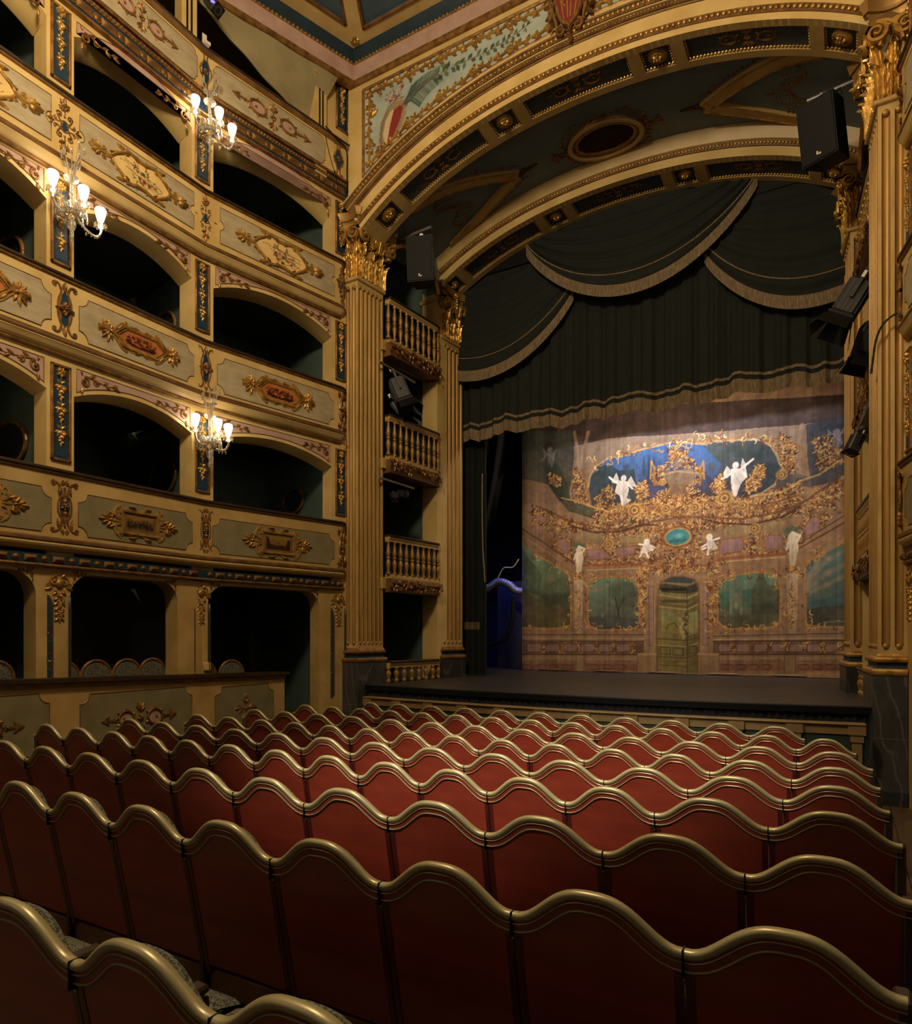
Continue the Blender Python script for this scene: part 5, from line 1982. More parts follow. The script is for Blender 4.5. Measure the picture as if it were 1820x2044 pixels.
def pilaster(x, y, hand, label, Lf, Ls, zc0, zc1, sc, nf, ns, zpl, plm):
    """hand 1: stands on the left with its side face turned to the stage opening; -1 its mirror image"""
    root = thing('fluted_pilaster', label, 'pilaster', (x, y, 0))
    H = Matrix.Diagonal((hand, 1, 1, 1))

    def put(mb, name, m, parent=root, **k):
        q = MB().join(mb, H)
        if hand < 0:
            q.f = [tuple(reversed(f)) for f in q.f]
        return q.build(name, m, parent, **k)

    d = Vector((sin(SPL_A), cos(SPL_A)))
    C = Vector((0, 0))

    def L(out):
        """plan path of the two faces, grown outward by out"""
        n2 = Vector((d.y, -d.x))
        k = (1 - n2.y * -1 * 0) if False else 1
        # corner = intersection of y=-out and side line shifted by n2*out
        t = (-out - n2.y * out) / d.y
        c = n2 * out + d * t
        return [Vector((-Lf, -out)), c, d * Ls + n2 * out + d * out]

    inn = 0.055
    # plinth of veined marble
    p = L(0.0)
    back = [p[2] + Vector((-0.5, 0)), p[0] + Vector((0, 0.6))]
    zs = 0.62 if zpl < 1 else 1.0
    put(MB().slab([tuple(q) for q in p + back], -0.05 if y < 10 else 1.05, zpl), 'plinth', plm, smooth=False)
    if y < 10:
        put(sweep(L(0.0), [(-0.01, 0.0), (0.022, 0.0), (0.022, 0.16), (-0.01, 0.175)]), 'plinth_foot', MARBLE_D, smooth=False)
        put(sweep(L(0.0), [(-0.02, 0.735), (0.004, 0.735), (0.004, 0.742), (-0.02, 0.742)]), 'marble_joint', STEEL, smooth=False)
    # base: torus, blue scotia, torus
    h = 0.24
    put(sweep(L(-0.012), [(-0.10, zpl)] + [(0.028 * sin(PI * i / 8), zpl + 0.042 - 0.042 * cos(PI * i / 8)) for i in range(9)] + [(-0.10, zpl + 0.084)]), 'lower_torus', BRONZE if hand > 0 else GOLD)
    put(sweep(L(-0.03), [(-0.08, zpl + 0.08), (0.0, zpl + 0.084), (-0.018, zpl + 0.10), (-0.022, zpl + 0.13), (-0.010, zpl + 0.155), (-0.08, zpl + 0.158)]), 'blue_scotia', BLUE_D)
    put(sweep(L(-0.032), [(-0.08, zpl + 0.152)] + [(0.022 * sin(PI * i / 8), zpl + 0.152 + 0.03 - 0.03 * cos(PI * i / 8)) for i in range(9)] + [(-0.01, zpl + 0.225), (-0.025, zpl + 0.25), (-0.08, zpl + 0.26)]), 'upper_torus', BRONZE if hand > 0 else GOLD)
    # shaft with cut flutes
    z0, z1 = zpl + 0.24, zc0
    f0, f1 = z0 + 0.09, z1 - 0.10
    S_ = L(-inn)
    shaft = MB()
    bk = [S_[2] + Vector((-0.35, 0)), S_[0] + Vector((0, 0.45))]
    shaft.slab([tuple(q) for q in S_ + bk], z0, f0)
    shaft.slab([tuple(q) for q in S_ + bk], f1, z1)
    outl = []
    flutes = []
    for (a, b, n) in ((S_[0], S_[1], nf), (S_[1], S_[2], ns)):
        t = (b - a)
        ln = t.length
        t.normalize()
        nn = Vector((t.y, -t.x))
        pit = ln / (n + 0.25)
        outl.append(a.copy())
        for i in range(n):
            c = a + t * (pit * (i + 0.625))
            r = pit * 0.33
            arcp = [c + t * (-r * cos(PI * k / 6)) - nn * (r * 0.85 * sin(PI * k / 6)) for k in range(7)]
            outl += arcp
            flutes.append((c, t, nn, r))
    outl.append(S_[2])
    m = len(outl)
    shaft.grid([[(q.x, q.y, z) for z in (f0, f1)] for q in outl])
    put(shaft, 'shaft', CREAM_D, angle=20)
    for c, t, nn, r in flutes:
        q = MB()
        rows = []
        for k in range(7):
            w = c + t * (-r * cos(PI * k / 6)) - nn * (r * 0.85 * sin(PI * k / 6) - 0.0025)
            rows.append([(w.x, w.y, z) for z in (f0, f0 + 0.02, f1 - 0.02, f1)])
        q.grid(rows)
        for zz in (f0, f1):
            q.ell((c.x - nn.x * 0.012, c.y - nn.y * 0.012, zz), (r * 0.9, r * 0.9, r * 1.0), 8, 5)
        put(q, 'flute', GILT)
    # capital
    H_ = zc1 - zc0
    put(sweep(L(-inn + 0.02), [(-0.10, zc0 - 0.02)] + [(0.026 * sin(PI * i / 6), zc0 + 0.022 - 0.03 * cos(PI * i / 6)) for i in range(7)] + [(0.010, zc0 + 0.06), (-0.01, zc0 + 0.07), (-0.10, zc0 + 0.07)]), 'astragal', CREAM_D)
    put(sweep(L(-inn), [(-0.15, zc0 + 0.05), (-0.01, zc0 + 0.05), (-0.012, zc0 + H_ * 0.5), (0.015, zc0 + H_ * 0.72), (0.05, zc0 + H_ * 0.80), (-0.15, zc0 + H_ * 0.80)]), 'bell', CREAM_D)
    B = L(-inn)
    cap = bpy.data.objects.new('capital', None)
    COL.objects.link(cap)
    cap.parent = root

    def leafput(pos, rot, hh, ww, curl, z):
        q = MB().join(acanthus_leaf(hh, ww, curl), T(pos.x, pos.y, z) @ RZ(rot))
        put(q, 'acanthus_leaf', GOLD_B, cap)

    for a, b, n in ((B[0], B[1], nf), (B[1], B[2], max(3, ns // 2 + 1))):
        for pos, rot, nn in face_points((a, b), n):
            leafput(pos + nn * 0.0, rot, H_ * 0.40, (b - a).length / n * 1.08, 0.075 * sc, zc0 + 0.06)
        for pos, rot, nn in face_points((a, b), max(1, n - 1)):
            leafput(pos - nn * 0.004, rot, H_ * 0.62, (b - a).length / n * 1.0, 0.11 * sc, zc0 + 0.07)
    # corner leaf
    rotc = (0 + math.atan2(d.y, d.x)) / 2
    leafput(B[1], rotc, H_ * 0.40, 0.15 * sc, 0.085 * sc, zc0 + 0.06)
    leafput(B[1], rotc, H_ * 0.64, 0.15 * sc, 0.13 * sc, zc0 + 0.06)
    leafput(B[2], math.atan2(d.y, d.x) + 0.3, H_ * 0.40, 0.13 * sc, 0.08 * sc, zc0 + 0.06)

    def vol(pos, rot, hd, r, z, out, name='volute'):
        q = MB()
        scroll(q, 0, 0, r, 1.7, PI / 2, hd, 0.27, 0, 30)
        vine(q, [(p_[0] * -hd, p_[1]) for p_ in bez((0, r), (r * 1.2, r * 1.05), (r * 1.9, r * 0.3), (r * 2.2, -r * 1.3), 12)], r * 0.27, r * 0.20)
        q2 = MB().join(q, T(pos.x, pos.y, z) @ RZ(rot) @ T(0, -out, 0) @ S(1, 1.6, 1))
        put(q2, name, GOLD, cap)

    zt = zc0 + H_ * 0.66
    vr = 0.135 * sc
    t1 = Vector((1, 0))
    vol(B[1] + Vector((0.02, 0)), 0, -1 if False else 1, vr * 0.85, zt, 0.10 * sc)
    vol(B[0] + Vector((0.03, 0)), 0, -1, vr * 0.8, zt, 0.09 * sc)
    rs = math.atan2(d.y, d.x)
    vol(B[1] + d * 0.02, rs, -1, vr * 0.85, zt, 0.10 * sc)
    vol(B[2] + d * 0.06, rs, 1, vr * 1.1, zt, 0.08 * sc)
    mid = (B[1] + B[2]) / 2
    for sg in (-1, 1):
        vol(mid + d * (0.10 * sg * sc), rs, sg, vr * 0.62, zt - 0.05 * sc, 0.05, 'helix')
    q = MB()
    rosette(q, 0, 0, 0.085 * sc, 0, 7, 0.07)
    for i in range(5):
        leaf(q, 0, -0.06 * sc - 0.03 * i, -PI / 2 + 0.5 * (-1) ** i, 0.10 * sc, 0.045, 0.04)
    put(MB().join(q, T(mid.x, mid.y, zc0 + H_ * 0.86) @ RZ(rs) @ T(0, -0.08, 0)), 'fleuron', GOLD_B, cap)
    q = MB()
    for i in range(9):
        for sg in (-1, 1):
            leaf(q, 0.012 * sg, 0.024 * i * sc, PI / 2 - sg * 0.7, 0.05 * sc, 0.028 * sc, 0.03)
    put(MB().join(q, T(mid.x, mid.y, zc0 + H_ * 0.50) @ RZ(rs) @ T(0.10 * sc, -0.10, 0) @ RY(0.25)), 'wheat_ear', GOLD_B, cap)
    # abacus with hollowed sides
    k = 0.20 * sc
    n2 = Vector((d.y, -d.x))
    corner = B[1] + (Vector((0, -1)) + n2) * (k * 0.72)
    hA = B[0] + Vector((-0.10 * sc, -k * 0.95))
    hB = B[2] + n2 * (k * 0.95) + d * 0.16 * sc

    def hollow(a, b, nn, dep, n=9):
        return [a + (b - a) * (i / n) - nn * (dep * sin(PI * i / n)) for i in range(n + 1)]

    ap = hollow(hA, corner + Vector((-0.045 * sc, 0)), Vector((0, -1)), 0.10 * sc) + hollow(corner + d * 0.045 * sc, hB, n2, 0.13 * sc)
    za = zc0 + H_ * 0.77
    zt2 = zc1
    hh = zt2 - za
    prof = [(-0.20, za), (-0.045, za), (-0.04, za + hh * 0.16), (-0.06, za + hh * 0.20), (-0.055, za + hh * 0.36), (-0.03, za + hh * 0.50), (-0.025, za + hh * 0.56), (0.0, za + hh * 0.62), (0.03, za + hh * 0.92), (0.03, za + hh), (-0.25, za + hh)]
    put(sweep(ap, prof), 'abacus', GILT, cap, angle=30)
    topp = [tuple(q) for q in ap] + [tuple(B[2] + Vector((-0.45, 0.12))), tuple(B[0] + Vector((-0.05, 0.5)))]
    put(MB().slab(topp, za + hh * 0.5, za + hh - 0.004), 'abacus_top', GILT, cap, smooth=False)
    return root


PLX = 3.655
pilaster(XC - PLX, 9.03, 1, 'tall fluted gold and cream pilaster beside the boxes on the left, nearer the seats', 0.33, 0.73, 7.86, 8.97, 1.0, 2, 6, 1.44, MARBLE)
pilaster(XC + PLX, 8.98, -1, 'tall fluted gold and cream pilaster at the right-hand edge, nearer the seats', 0.33, 0.73, 7.86, 8.97, 1.0, 2, 6, 1.44, MARBLE)
pilaster(XC - 3.36, 11.27, 1, 'left rear fluted pilaster beside the green curtain', 0.20, 0.78, 7.66, 8.70, 0.88, 1, 5, 1.44, MARBLE_D)
pilaster(XC + 3.39, 11.20, -1, 'right rear fluted pilaster behind the hanging stage lantern', 0.24, 0.78, 7.66, 8.70, 0.88, 1, 5, 1.44, MARBLE_D)

# ---------------------------------------------------------------- stage boxes between the pilasters
BX0, BX1 = Vector((-6.985, 9.75)), Vector((-6.835, 11.24))


class Mir:
    def __init__(self, hand):
        self.h = hand

    def __call__(self, v):
        return Vector((v[0] if self.h > 0 else 2 * XC - v[0] + 0.17, v[1]))


def baluster_mesh(h, style):
    if style == 'vase':
        pr = [(0.0, 0), (0.042, 0), (0.042, 0.03), (0.03, 0.04), (0.024, 0.06), (0.046, 0.12 * h / 0.26), (0.05, 0.16 * h / 0.26), (0.036, 0.20 * h / 0.26), (0.022, h - 0.05), (0.022, h - 0.035), (0.036, h - 0.025), (0.036, h), (0, h)]
    else:
        f = h / 0.5
        pr = [(0, 0), (0.042, 0), (0.042, 0.025), (0.024, 0.035), (0.020, 0.06 * f), (0.034, 0.12 * f), (0.042, 0.17 * f), (0.030, 0.205 * f), (0.022, 0.225 * f), (0.036, 0.24 * f), (0.036, 0.255 * f), (0.022, 0.27 * f), (0.030, 0.29 * f), (0.040, 0.325 * f), (0.030, 0.37 * f), (0.019, 0.44 * f), (0.019, h - 0.035), (0.032, h - 0.025), (0.036, h), (0, h)]
    me = MB().lathe(pr, 10).mesh('baluster')
    me.materials.append(GILT)
    return me


BAL = baluster_mesh(0.53, 'double')
BALV = baluster_mesh(0.25, 'vase')
HALLS = {1: 'left stage box', -1: 'right stage box'}
for hand in (1, -1):
    mir = Mir(hand)
    wall = wl if hand > 0 else wr
    a, b = BX0, BX1
    t = (b - a).normalized()
    nn = Vector((t.y, -t.x))

    def q2(s, off):
        return tuple(mir(a + t * s + nn * off))

    def slab(name, m, s0, s1, o0, o1, z0, z1, parent=wall):
        return MB().slab([q2(s0, o0), q2(s1, o0), q2(s1, o1), q2(s0, o1)], z0, z1).build(name, m, parent, smooth=False)
    slab('stage_box_jamb', CREAM, 1.43, 1.75, -0.36, 0.0, 1.05, 8.55)
    slab('stage_box_partition', BOXGREEN, 1.45, 1.60, -1.9, -0.36, 1.05, 9.2)
    slab('stage_box_back_wall', BOXGREEN, -0.12, 1.6, -2.0, -1.75, 1.05, 9.2)
    slab('stage_box_side_wall', BOXBLACK, -0.12, -0.04, -1.9, -0.14, 1.05, 9.2)
    for z0, z1 in ((1.0, 1.08), (2.72, 2.92), (4.82, 5.00), (6.88, 7.06)):
        slab('stage_box_floor', CREAM_D if z0 > 2 else STAGEWOOD, -0.10, 1.46, -0.4, -0.02, z0, z1)
        slab('stage_box_floor', BOXBLACK, -0.10, 1.60, -1.9, -0.4, z0, z1)
    slab('impost', CREAM_D, 1.40, 1.76, -0.40, 0.02, 8.33, 8.40)
    # wall head under the vault: arched top of the highest stage box
    pts = []
    for i in range(13):
        aa = PI * i / 12
        pts.append((0.72 - 0.72 * cos(aa), 8.42 + 0.52 * sin(aa)))
    prof = [(-0.10, 9.75), (-0.10, 8.4)] + pts + [(1.7, 8.4), (1.7, 9.75)]
    mb = MB()
    n = len(prof)
    vs = [q2(s, 0.0) + (z,) for s, z in prof] + [q2(s, -0.30) + (z,) for s, z in prof]
    fs = [tuple(range(n)), tuple(range(2 * n - 1, n - 1, -1))] + [((i + 1) % n, i, n + i, n + (i + 1) % n) for i in range(n)]
    mb.add(vs, fs)
    mb.build('stage_box_head', VAULT, wall, smooth=False)
    mb = MB()
    mb.tube([q2(s, 0.02) + (z,) for s, z in pts], 0.05, 6)
    mb.build('stage_box_head_bead', GOLD, wall)

    for lev, (zt, zb0, zk0, zk1) in enumerate(((1.46, 1.09, 1.08, 1.10), (3.66, 2.97, 2.66, 2.95), (5.76, 5.05, 4.74, 5.03), (7.80, 7.08, 6.78, 7.07))):
        side = 'left' if hand > 0 else 'right'
        lab = ('low vase balustrade at stage level', 'gilt balustrade of the lowest stage box', 'gilt balustrade of the middle stage box', 'gilt balustrade of the highest stage box')[lev]
        o0 = mir(a + t * 0.7)
        root = thing('balustrade', '%s between the %s pilasters' % (lab, side), 'balustrade', (o0.x, o0.y, zk0))
        before = set(bpy.data.objects)
        pth = [a + t * -0.02 + nn * 0.045, a + t * 1.33 + nn * 0.045]
        for i in range(1, 7):
            aa = PI / 2 * i / 6
            pth.append(a + t * (1.33 + 0.13 * sin(aa)) + nn * (0.045 - 0.13 * (1 - cos(aa))))
        P = [mir(p) for p in pth]
        fl = hand < 0
        sweep(P, [(-0.10, zt - 0.035), (-0.10, zt), (0.045, zt), (0.055, zt - 0.02), (0.045, zt - 0.04)], flip=fl).build('top_rail', DARKWOOD, root)
        sweep(P, [(-0.09, zt - 0.12), (-0.09, zt - 0.036), (0.035, zt - 0.036), (0.03, zt - 0.07), (0.012, zt - 0.09), (0.012, zt - 0.12)], flip=fl).build('rail_moulding', CREAM_D, root)
        if lev:
            sweep(P, [(-0.09, zb0 - 0.05), (-0.09, zb0), (0.02, zb0), (0.03, zb0 - 0.03), (0.03, zb0 - 0.07), (-0.09, zb0 - 0.07)], flip=fl).build('base_rail', CREAM_D, root)
            sweep(P, [(-0.2, zk1 - 0.05), (0.03, zk1 - 0.05), (0.06, zk1 - 0.08), (0.075, zk1 - 0.13), (0.055, zk1 - 0.18), (0.03, zk0 + 0.05), (0.05, zk0 + 0.035), (0.04, zk0), (-0.2, zk0)], flip=fl).build('carved_skirt', BROWN, root)
            mb = MB()
            r = random.Random(lev * 3 + 11)
            for i in range(60):
                s = -0.05 + 1.46 * r.random()
                z = zk0 + 0.06 + 0.15 * r.random()
                c = a + t * s + nn * 0.132
                M = T(*mir(c), z) @ RZ((math.atan2(t.y, t.x)) if hand > 0 else PI - math.atan2(t.y, t.x) + 0)
                q = MB()
                if i % 3 == 0:
                    scroll(q, 0, 0, 0.035, 1.2, r.uniform(0, 6), r.choice((-1, 1)), 0.3, 0, 12)
                else:
                    leaf(q, 0, 0, r.uniform(0, 6.28), 0.07, 0.035, 0.02)
                mb.join(q, M)
            mb.build('skirt_carving', BRONZE, root, kind='stuff')
            sweep(P, [(-0.075, zb0), (-0.055, zb0), (-0.055, zt - 0.1), (-0.075, zt - 0.1)], flip=fl).build('blue_backing', BLUE_D, root)
        nb = 10 if lev else 8
        for i in range(nb):
            s = -0.03 + (1.44 - -0.03) * i / (nb - 1)
            off = 0.0 if s < 1.36 else -0.035
            c = mir(a + t * s + nn * (0.045 + off))
            o = link('baluster', BAL if lev else BALV, root, (c.x, c.y, zb0))
            o.scale.z = (zt - 0.12 - zb0) / (0.53 if lev else 0.25)
        for o in set(bpy.data.objects) - before:
            if o.parent == root:
                o.location = Vector(o.location) - root.location
# ---------------------------------------------------------------- stage
ZS = 1.08
st = thing('stage_floor', 'dark boarded stage floor with a bowed front edge', 'stage', kind='structure')


def stage_front(x):
    f = (x - (XC + 0.2)) / 3.7
    return 8.83 + 0.30 * f * f


xs = np.linspace(-7.0, 0.22, 30)
fe = [(x, stage_front(x)) for x in xs]
bw = 0.28
y = 8.6
i = 0
while y < 11.70:
    lo, hi = y, min(y + bw, 11.70)
    top = []
    P = [(x, max(lo, stage_front(x))) for x in xs]
    if hi > 8.9:
        a = [(x, max(lo, stage_front(x)), ZS) for x in xs]
        b = [(x, max(hi - 0.004, stage_front(x)), ZS) for x in xs]
        MB().grid([[p, q, (q[0], q[1], ZS - 0.02)] for p, q in zip(a, b)]).build('stage_board', STAGEWOOD, st, smooth=False)
    y += bw
y = 11.72
while y < 18.0:
    MB().box((-10.5, y, ZS - 0.03), (3.6, y + bw - 0.004, ZS + (0.0 if y < 14.9 else 0.0))).build('stage_board', STAGEWOOD, st, smooth=False)
    y += bw
for sx in (-1, 1):
    MB().box((XC + sx * 5.3 - 1.75, 9.55, ZS - 0.03), (XC + sx * 5.3 + 1.75, 11.7, ZS - 0.001)).build('stage_wing_board', STAGEWOOD, st, smooth=False)
MB().box((-10.5, 9.2, ZS - 0.06), (3.6, 18.0, ZS - 0.035)).build('stage_underfloor', BLACK, st, smooth=False)
MB().grid([[(x, y0, ZS - 0.09), (x, y0 - 0.02, ZS - 0.085), (x, y0 - 0.025, ZS - 0.01), (x, y0, ZS + 0.002), (x, y0 + 0.02, ZS + 0.002)] for x, y0 in fe]).build('stage_nosing', BLACK, st)
skirt = thing('stage_skirt', 'black pleated cloth hung along the stage front under its edge', 'drape', (XC, 8.9, 0.72))
rows = []
for i in range(481):
    x = -6.98 + 7.18 * i / 480
    y0 = stage_front(x) + 0.02 + 0.010 * sin(i * 1.05) + 0.006 * sin(i * 0.37 + 1)
    rows.append([(x - XC, y0 - 8.9, z - 0.72) for z in (0.70, 0.85, 0.99)])
MB().grid(rows).build('pleated_cloth', BLACKCLOTH, skirt)
sb = thing('orchestra_rail', 'cream and green panelled barrier in front of the stage skirt', 'barrier', (XC, 8.7, 0.0))


def rail_y(x):
    f = (x - (XC + 0.2)) / 3.7
    return 8.50 + 0.28 * f * f


rp = [(x, rail_y(x)) for x in np.linspace(-6.72, 0.16, 30)]
off = Vector((XC, 8.7))
RPTS = [Vector(p) - off for p in rp]
sweep(RPTS, [(-0.10, 0.895), (-0.10, 0.925), (0.04, 0.925), (0.05, 0.912), (0.035, 0.895)]).build('cap_rail', RAILPAINT, sb)
sweep(RPTS, [(-0.02, 0.0), (-0.02, 0.89), (0.0, 0.89), (0.0, 0.0)]).build('green_panel', GREENPANEL, sb)
sweep(RPTS, [(-0.01, 0.80), (-0.01, 0.893), (0.018, 0.893), (0.018, 0.80)]).build('frieze_board', RAILPAINT, sb)
for i in range(12):
    x = -6.62 + 6.7 * i / 11
    y0 = rail_y(x) - 8.7
    for zz, w, dd in ((0.0, 0.055, 0.020), (0.70, 0.065, 0.035), (0.80, 0.085, 0.05)):
        pass
    mb = MB().box((x - XC - 0.05, y0 - 0.030, 0.05), (x - XC + 0.05, y0, 0.72)).box((x - XC - 0.065, y0 - 0.045, 0.72), (x - XC + 0.065, y0, 0.80)).box((x - XC - 0.085, y0 - 0.058, 0.80), (x - XC + 0.085, y0, 0.893))
    mb.build('barrier_post', RAILPAINT, sb, smooth=False)

# dark stage house
sw = thing('wall_stage', 'dark walls of the stage house behind the painted cloth', 'wall', kind='structure')
MB().box((-10.6, 18.0, 0), (3.8, 18.1, 12)).build('stage_back_wall', BOXGREY, sw, smooth=False)
MB().box((-9.9, 11.95, 0), (-9.8, 18.0, 12)).build('stage_side_wall', BOXGREY, sw, smooth=False)
MB().box((3.0, 11.95, 0), (3.1, 18.0, 12)).build('stage_side_wall', BLACK, sw, smooth=False)
MB().box((-10.6, 11.9, 12.0), (3.8, 18.1, 12.1)).build('stage_roof', BLACK, sw, smooth=False)
MB().box((-10.6, 11.93, 0), (-6.95, 12.0, 12)).build('stage_front_wall', BLACK, sw, smooth=False)
MB().box((0.12, 11.93, 0), (3.8, 12.0, 12)).build('stage_front_wall', BLACK, sw, smooth=False)
MB().box((-7.0, 11.93, 9.0), (0.2, 12.0, 12)).build('stage_front_wall', BLACK, sw, smooth=False)
MB().box((-7.9, 15.9, ZS), (-6.5, 16.0, 3.3)).build('wing_flat', BOXGREY, sw, smooth=False)

# ---------------------------------------------------------------- house curtain with festoons
def fringe(pts, drop, n_per=1, amp=0.006):
    """hanging fringe below a 3-D edge"""
    rows = []
    for i, p in enumerate(pts):
        rows.append([(p[0], p[1] - 0.012, p[2] + 0.02), (p[0], p[1] - 0.02 - amp * sin(i * 2.1), p[2] - drop * 0.12), (p[0], p[1] - 0.014 - amp * sin(i * 2.1), p[2] - drop * 0.55), (p[0], p[1] - 0.010 + amp * sin(i * 2.1), p[2] - drop * (1.0 + 0.03 * sin(i * 2.9)))])
    return MB().grid(rows)


YCU = 12.1
fc = thing('festoon_curtain', 'dark green velvet house curtain with three fringed swags and a fringed hem', 'curtain', (XC, YCU, 5.9))
OFF = Vector((XC, YCU, 5.9))


def L3(x, y, z):
    return (x - OFF.x, y - OFF.y, z - OFF.z)


def fold(x):
    return 0.035 * sin(x * 21.0 + 1.3 * sin(x * 3.1)) + 0.022 * sin(x * 11.3 + 2) + 0.012 * sin(x * 47 + 1)


X0, X1 = -6.86, 0.12
N = 520
rows = []
hem = []
for i in range(N + 1):
    x = X0 + (X1 - X0) * i / N
    dz = 0.030 * sin(x * 7.3 + 0.6) + 0.025 * sin(x * 3.1) + 0.015 * sin(x * 15)
    zb = 6.05 + dz
    y = YCU + fold(x)
    rows.append([L3(x, YCU + fold(x) * (1 - 0.4 * k / 6), zb + (8.9 - zb) * k / 6) for k in range(7)])
    hem.append((x, y, zb))
MB().grid(rows).build('pleated_valance', GREENVELVET, fc)
fringe([L3(x, y - 0.005, z) for x, y, z in hem], 0.20).build('hem_fringe', FRINGE, fc)
MB().grid([[L3(x, y - 0.012, z + 0.145), L3(x, y - 0.02, z + 0.12), L3(x, y - 0.012, z + 0.095)] for x, y, z in hem]).build('hem_braid', FRINGE, fc)


def swag(xl, zl, xr, zr, xm, zm, ytop, seed, clip=None):
    """draped swag between two hung corners with its lowest point at (xm, zm)"""
    NU, NV = 60, 90
    r = random.Random(seed)
    ph = [r.uniform(0, 6) for _ in range(5)]
    rows = []
    edge = []

    def cat(u, k):
        # lower edge curve, k = 1 bottom, 0 = straight top
        x = xl + (xr - xl) * u
        a, b = xm - xl, xr - xm
        if x < xm:
            f = 1 - ((xm - x) / a) ** 2.0
            zbase = zl
        else:
            f = 1 - ((x - xm) / b) ** 2.0
            zbase = zr
        f = max(0.0, f) ** 0.85
        zt = 9.7
        return x, zt - (zt - (zbase + (zm - zbase) * f)) * k
    for i in range(NU + 1):
        u = i / NU
        row = []
        for j in range(NV + 1):
            k = j / NV
            x, z = cat(u, k ** 0.9)
            env = sin(PI * min(1, max(0, u))) ** 0.5
            f = 0.030 * sin(k * 30 + ph[0] + 1.2 * sin(u * 4 + ph[1])) + 0.015 * sin(k * 61 + ph[2] + 2 * u)
            y = ytop - 0.10 - 0.14 * env * k + f * (0.4 + 0.6 * env)
            row.append(L3(x, y, z))
        rows.append(row)
        edge.append(row[-1])
    o = MB().grid(rows).build('swag', GREENVELVET, fc)
    fine = smooth_path(edge, 200)
    fringe(fine, 0.19).build('swag_fringe', FRINGE, o)
    # braid line a little above the edge
    br = [Vector(rw[-12]) + Vector((0, -0.012, 0)) for rw in rows]
    MB().tube(br, 0.014, 5).build('swag_braid', FRINGE, o)
    return o


swag(-8.30, 8.55, -4.40, 8.28, -6.25, 7.10, YCU + 0.00, 3)
swag(-2.10, 8.35, 1.50, 8.35, -0.42, 7.15, YCU + 0.00, 5)
swag(-5.30, 9.30, -1.26, 9.30, -3.26, 8.02, YCU - 0.10, 8)
# side curtain hanging at the left of the opening
lc = thing('leg_curtain', 'dark green side curtain with a tan woven band hanging left of the stage gap', 'curtain', (-6.6, 12.35, ZS))
rows = []
for i in range(60):
    x = -0.32 + 0.54 * i / 59
    y0 = 0.05 * sin(i * 0.95) + 0.02 * sin(i * 2.3)
    rows.append([(x, y0, 0.02), (x, y0, 2.5), (x * 0.97, y0 * 0.8, 5.6)])
MB().grid(rows).build('curtain_cloth', GREENVELVET, lc)
rows = [[(p[0][0], p[0][1] - 0.012, z) for z in (0.95, 1.10)] for p in rows[:44]]
MB().grid(rows).build('woven_band', FRINGE, lc)
MB().tube([(0.17, -0.10, 4.1), (0.175, -0.12, 3.4), (0.19, -0.12, 2.6), (0.24, -0.12, 1.9)], 0.014, 5).build('tie_rope', FRINGE, lc)
# black masking drape gathered in the gap
bd = thing('masking_drape', 'black gathered drape hanging slantwise in the gap beside the painted cloth', 'drape', (-6.75, 13.4, ZS))
rows = []
for i in range(30):
    u = i / 29
    row = []
    for k in range(24):
        v = k / 23
        z = 5.6 - 4.7 * v
        x = -0.55 + 0.92 * u * (1 - 0.75 * v ** 1.4) + 0.10 - 0.50 * v ** 1.5
        row.append((x, 0.06 * sin(u * 16 + v) - 0.05 * u, z))
    rows.append(row)
MB().grid(rows).build('gathered_cloth', BLACKCLOTH, bd)
# ducts and cables in the blue-lit wing
BLUEPIPE = mat('grey_duct_metal', (0.30, 0.30, 0.34), 0.4, 0.5)
du = thing('wing_duct', 'grey flexible duct bending through the blue light behind the stage', 'duct', (-7.5, 15.0, 3.1))
pth = smooth_path([(-0.75, 0, 0.75), (-0.62, 0, 0.15), (-0.30, 0, -0.05), (0.05, 0, 0.12), (0.35, 0, 0.05), (0.60, 0, -0.12), (1.0, 0.1, -0.10)], 60)
MB().tube(pth, [0.085 + 0.012 * (k % 2) for k in range(61)], 10).build('duct_hose', BLUEPIPE, du)
cb = thing('wing_cable', 'thin bright cable looping in the blue light above the duct', 'cable', (-7.2, 14.6, 3.4))
MB().tube(smooth_path([(-0.55, 0, 0.1), (-0.35, 0, -0.28), (-0.1, 0, -0.2), (0.1, 0, 0.10), (0.35, 0, 0.12), (0.5, 0, 0.30)], 40), 0.014, 6).build('cable_run', WHITE, cb)
can = thing('wing_lantern', 'small pale stage lantern clamped in the dark wing above the duct', 'lantern', (-7.9, 14.8, 4.0))
MB().lathe([(0, 0), (0.09, 0.01), (0.09, 0.18), (0.07, 0.20), (0.085, 0.22), (0.085, 0.34), (0, 0.36)], 12).build('lantern_body', BLUEPIPE, can)
MB().box((-0.11, -0.02, 0.15), (-0.095, 0.02, 0.5)).box((0.095, -0.02, 0.15), (0.11, 0.02, 0.5)).box((-0.11, -0.02, 0.48), (0.11, 0.02, 0.5)).build('yoke', BLACK, can, smooth=False)
sr = thing('wing_cable_sag', 'thick dark cable sagging low across the gap in front of the wing', 'cable', (-7.0, 14.2, 1.9))
MB().tube(smooth_path([(-0.5, 0, -0.25), (-0.2, 0, -0.22), (0.15, 0, -0.05), (0.32, 0, 0.35), (0.36, 0, 0.9)], 40), 0.05, 8).build('cable_run', BLACK, sr)
bo = thing('light_cut_border', 'unseen black border added above the painted cloth to cut its light', 'drape', (-3.4, 14.3, 6.9))  # out of view, added to keep the batten light off the cloth's top
MB().box((-4.2, 0, 0), (4.2, 0.02, 2.2)).build('light_cut_cloth', BLACKCLOTH, bo, smooth=False)
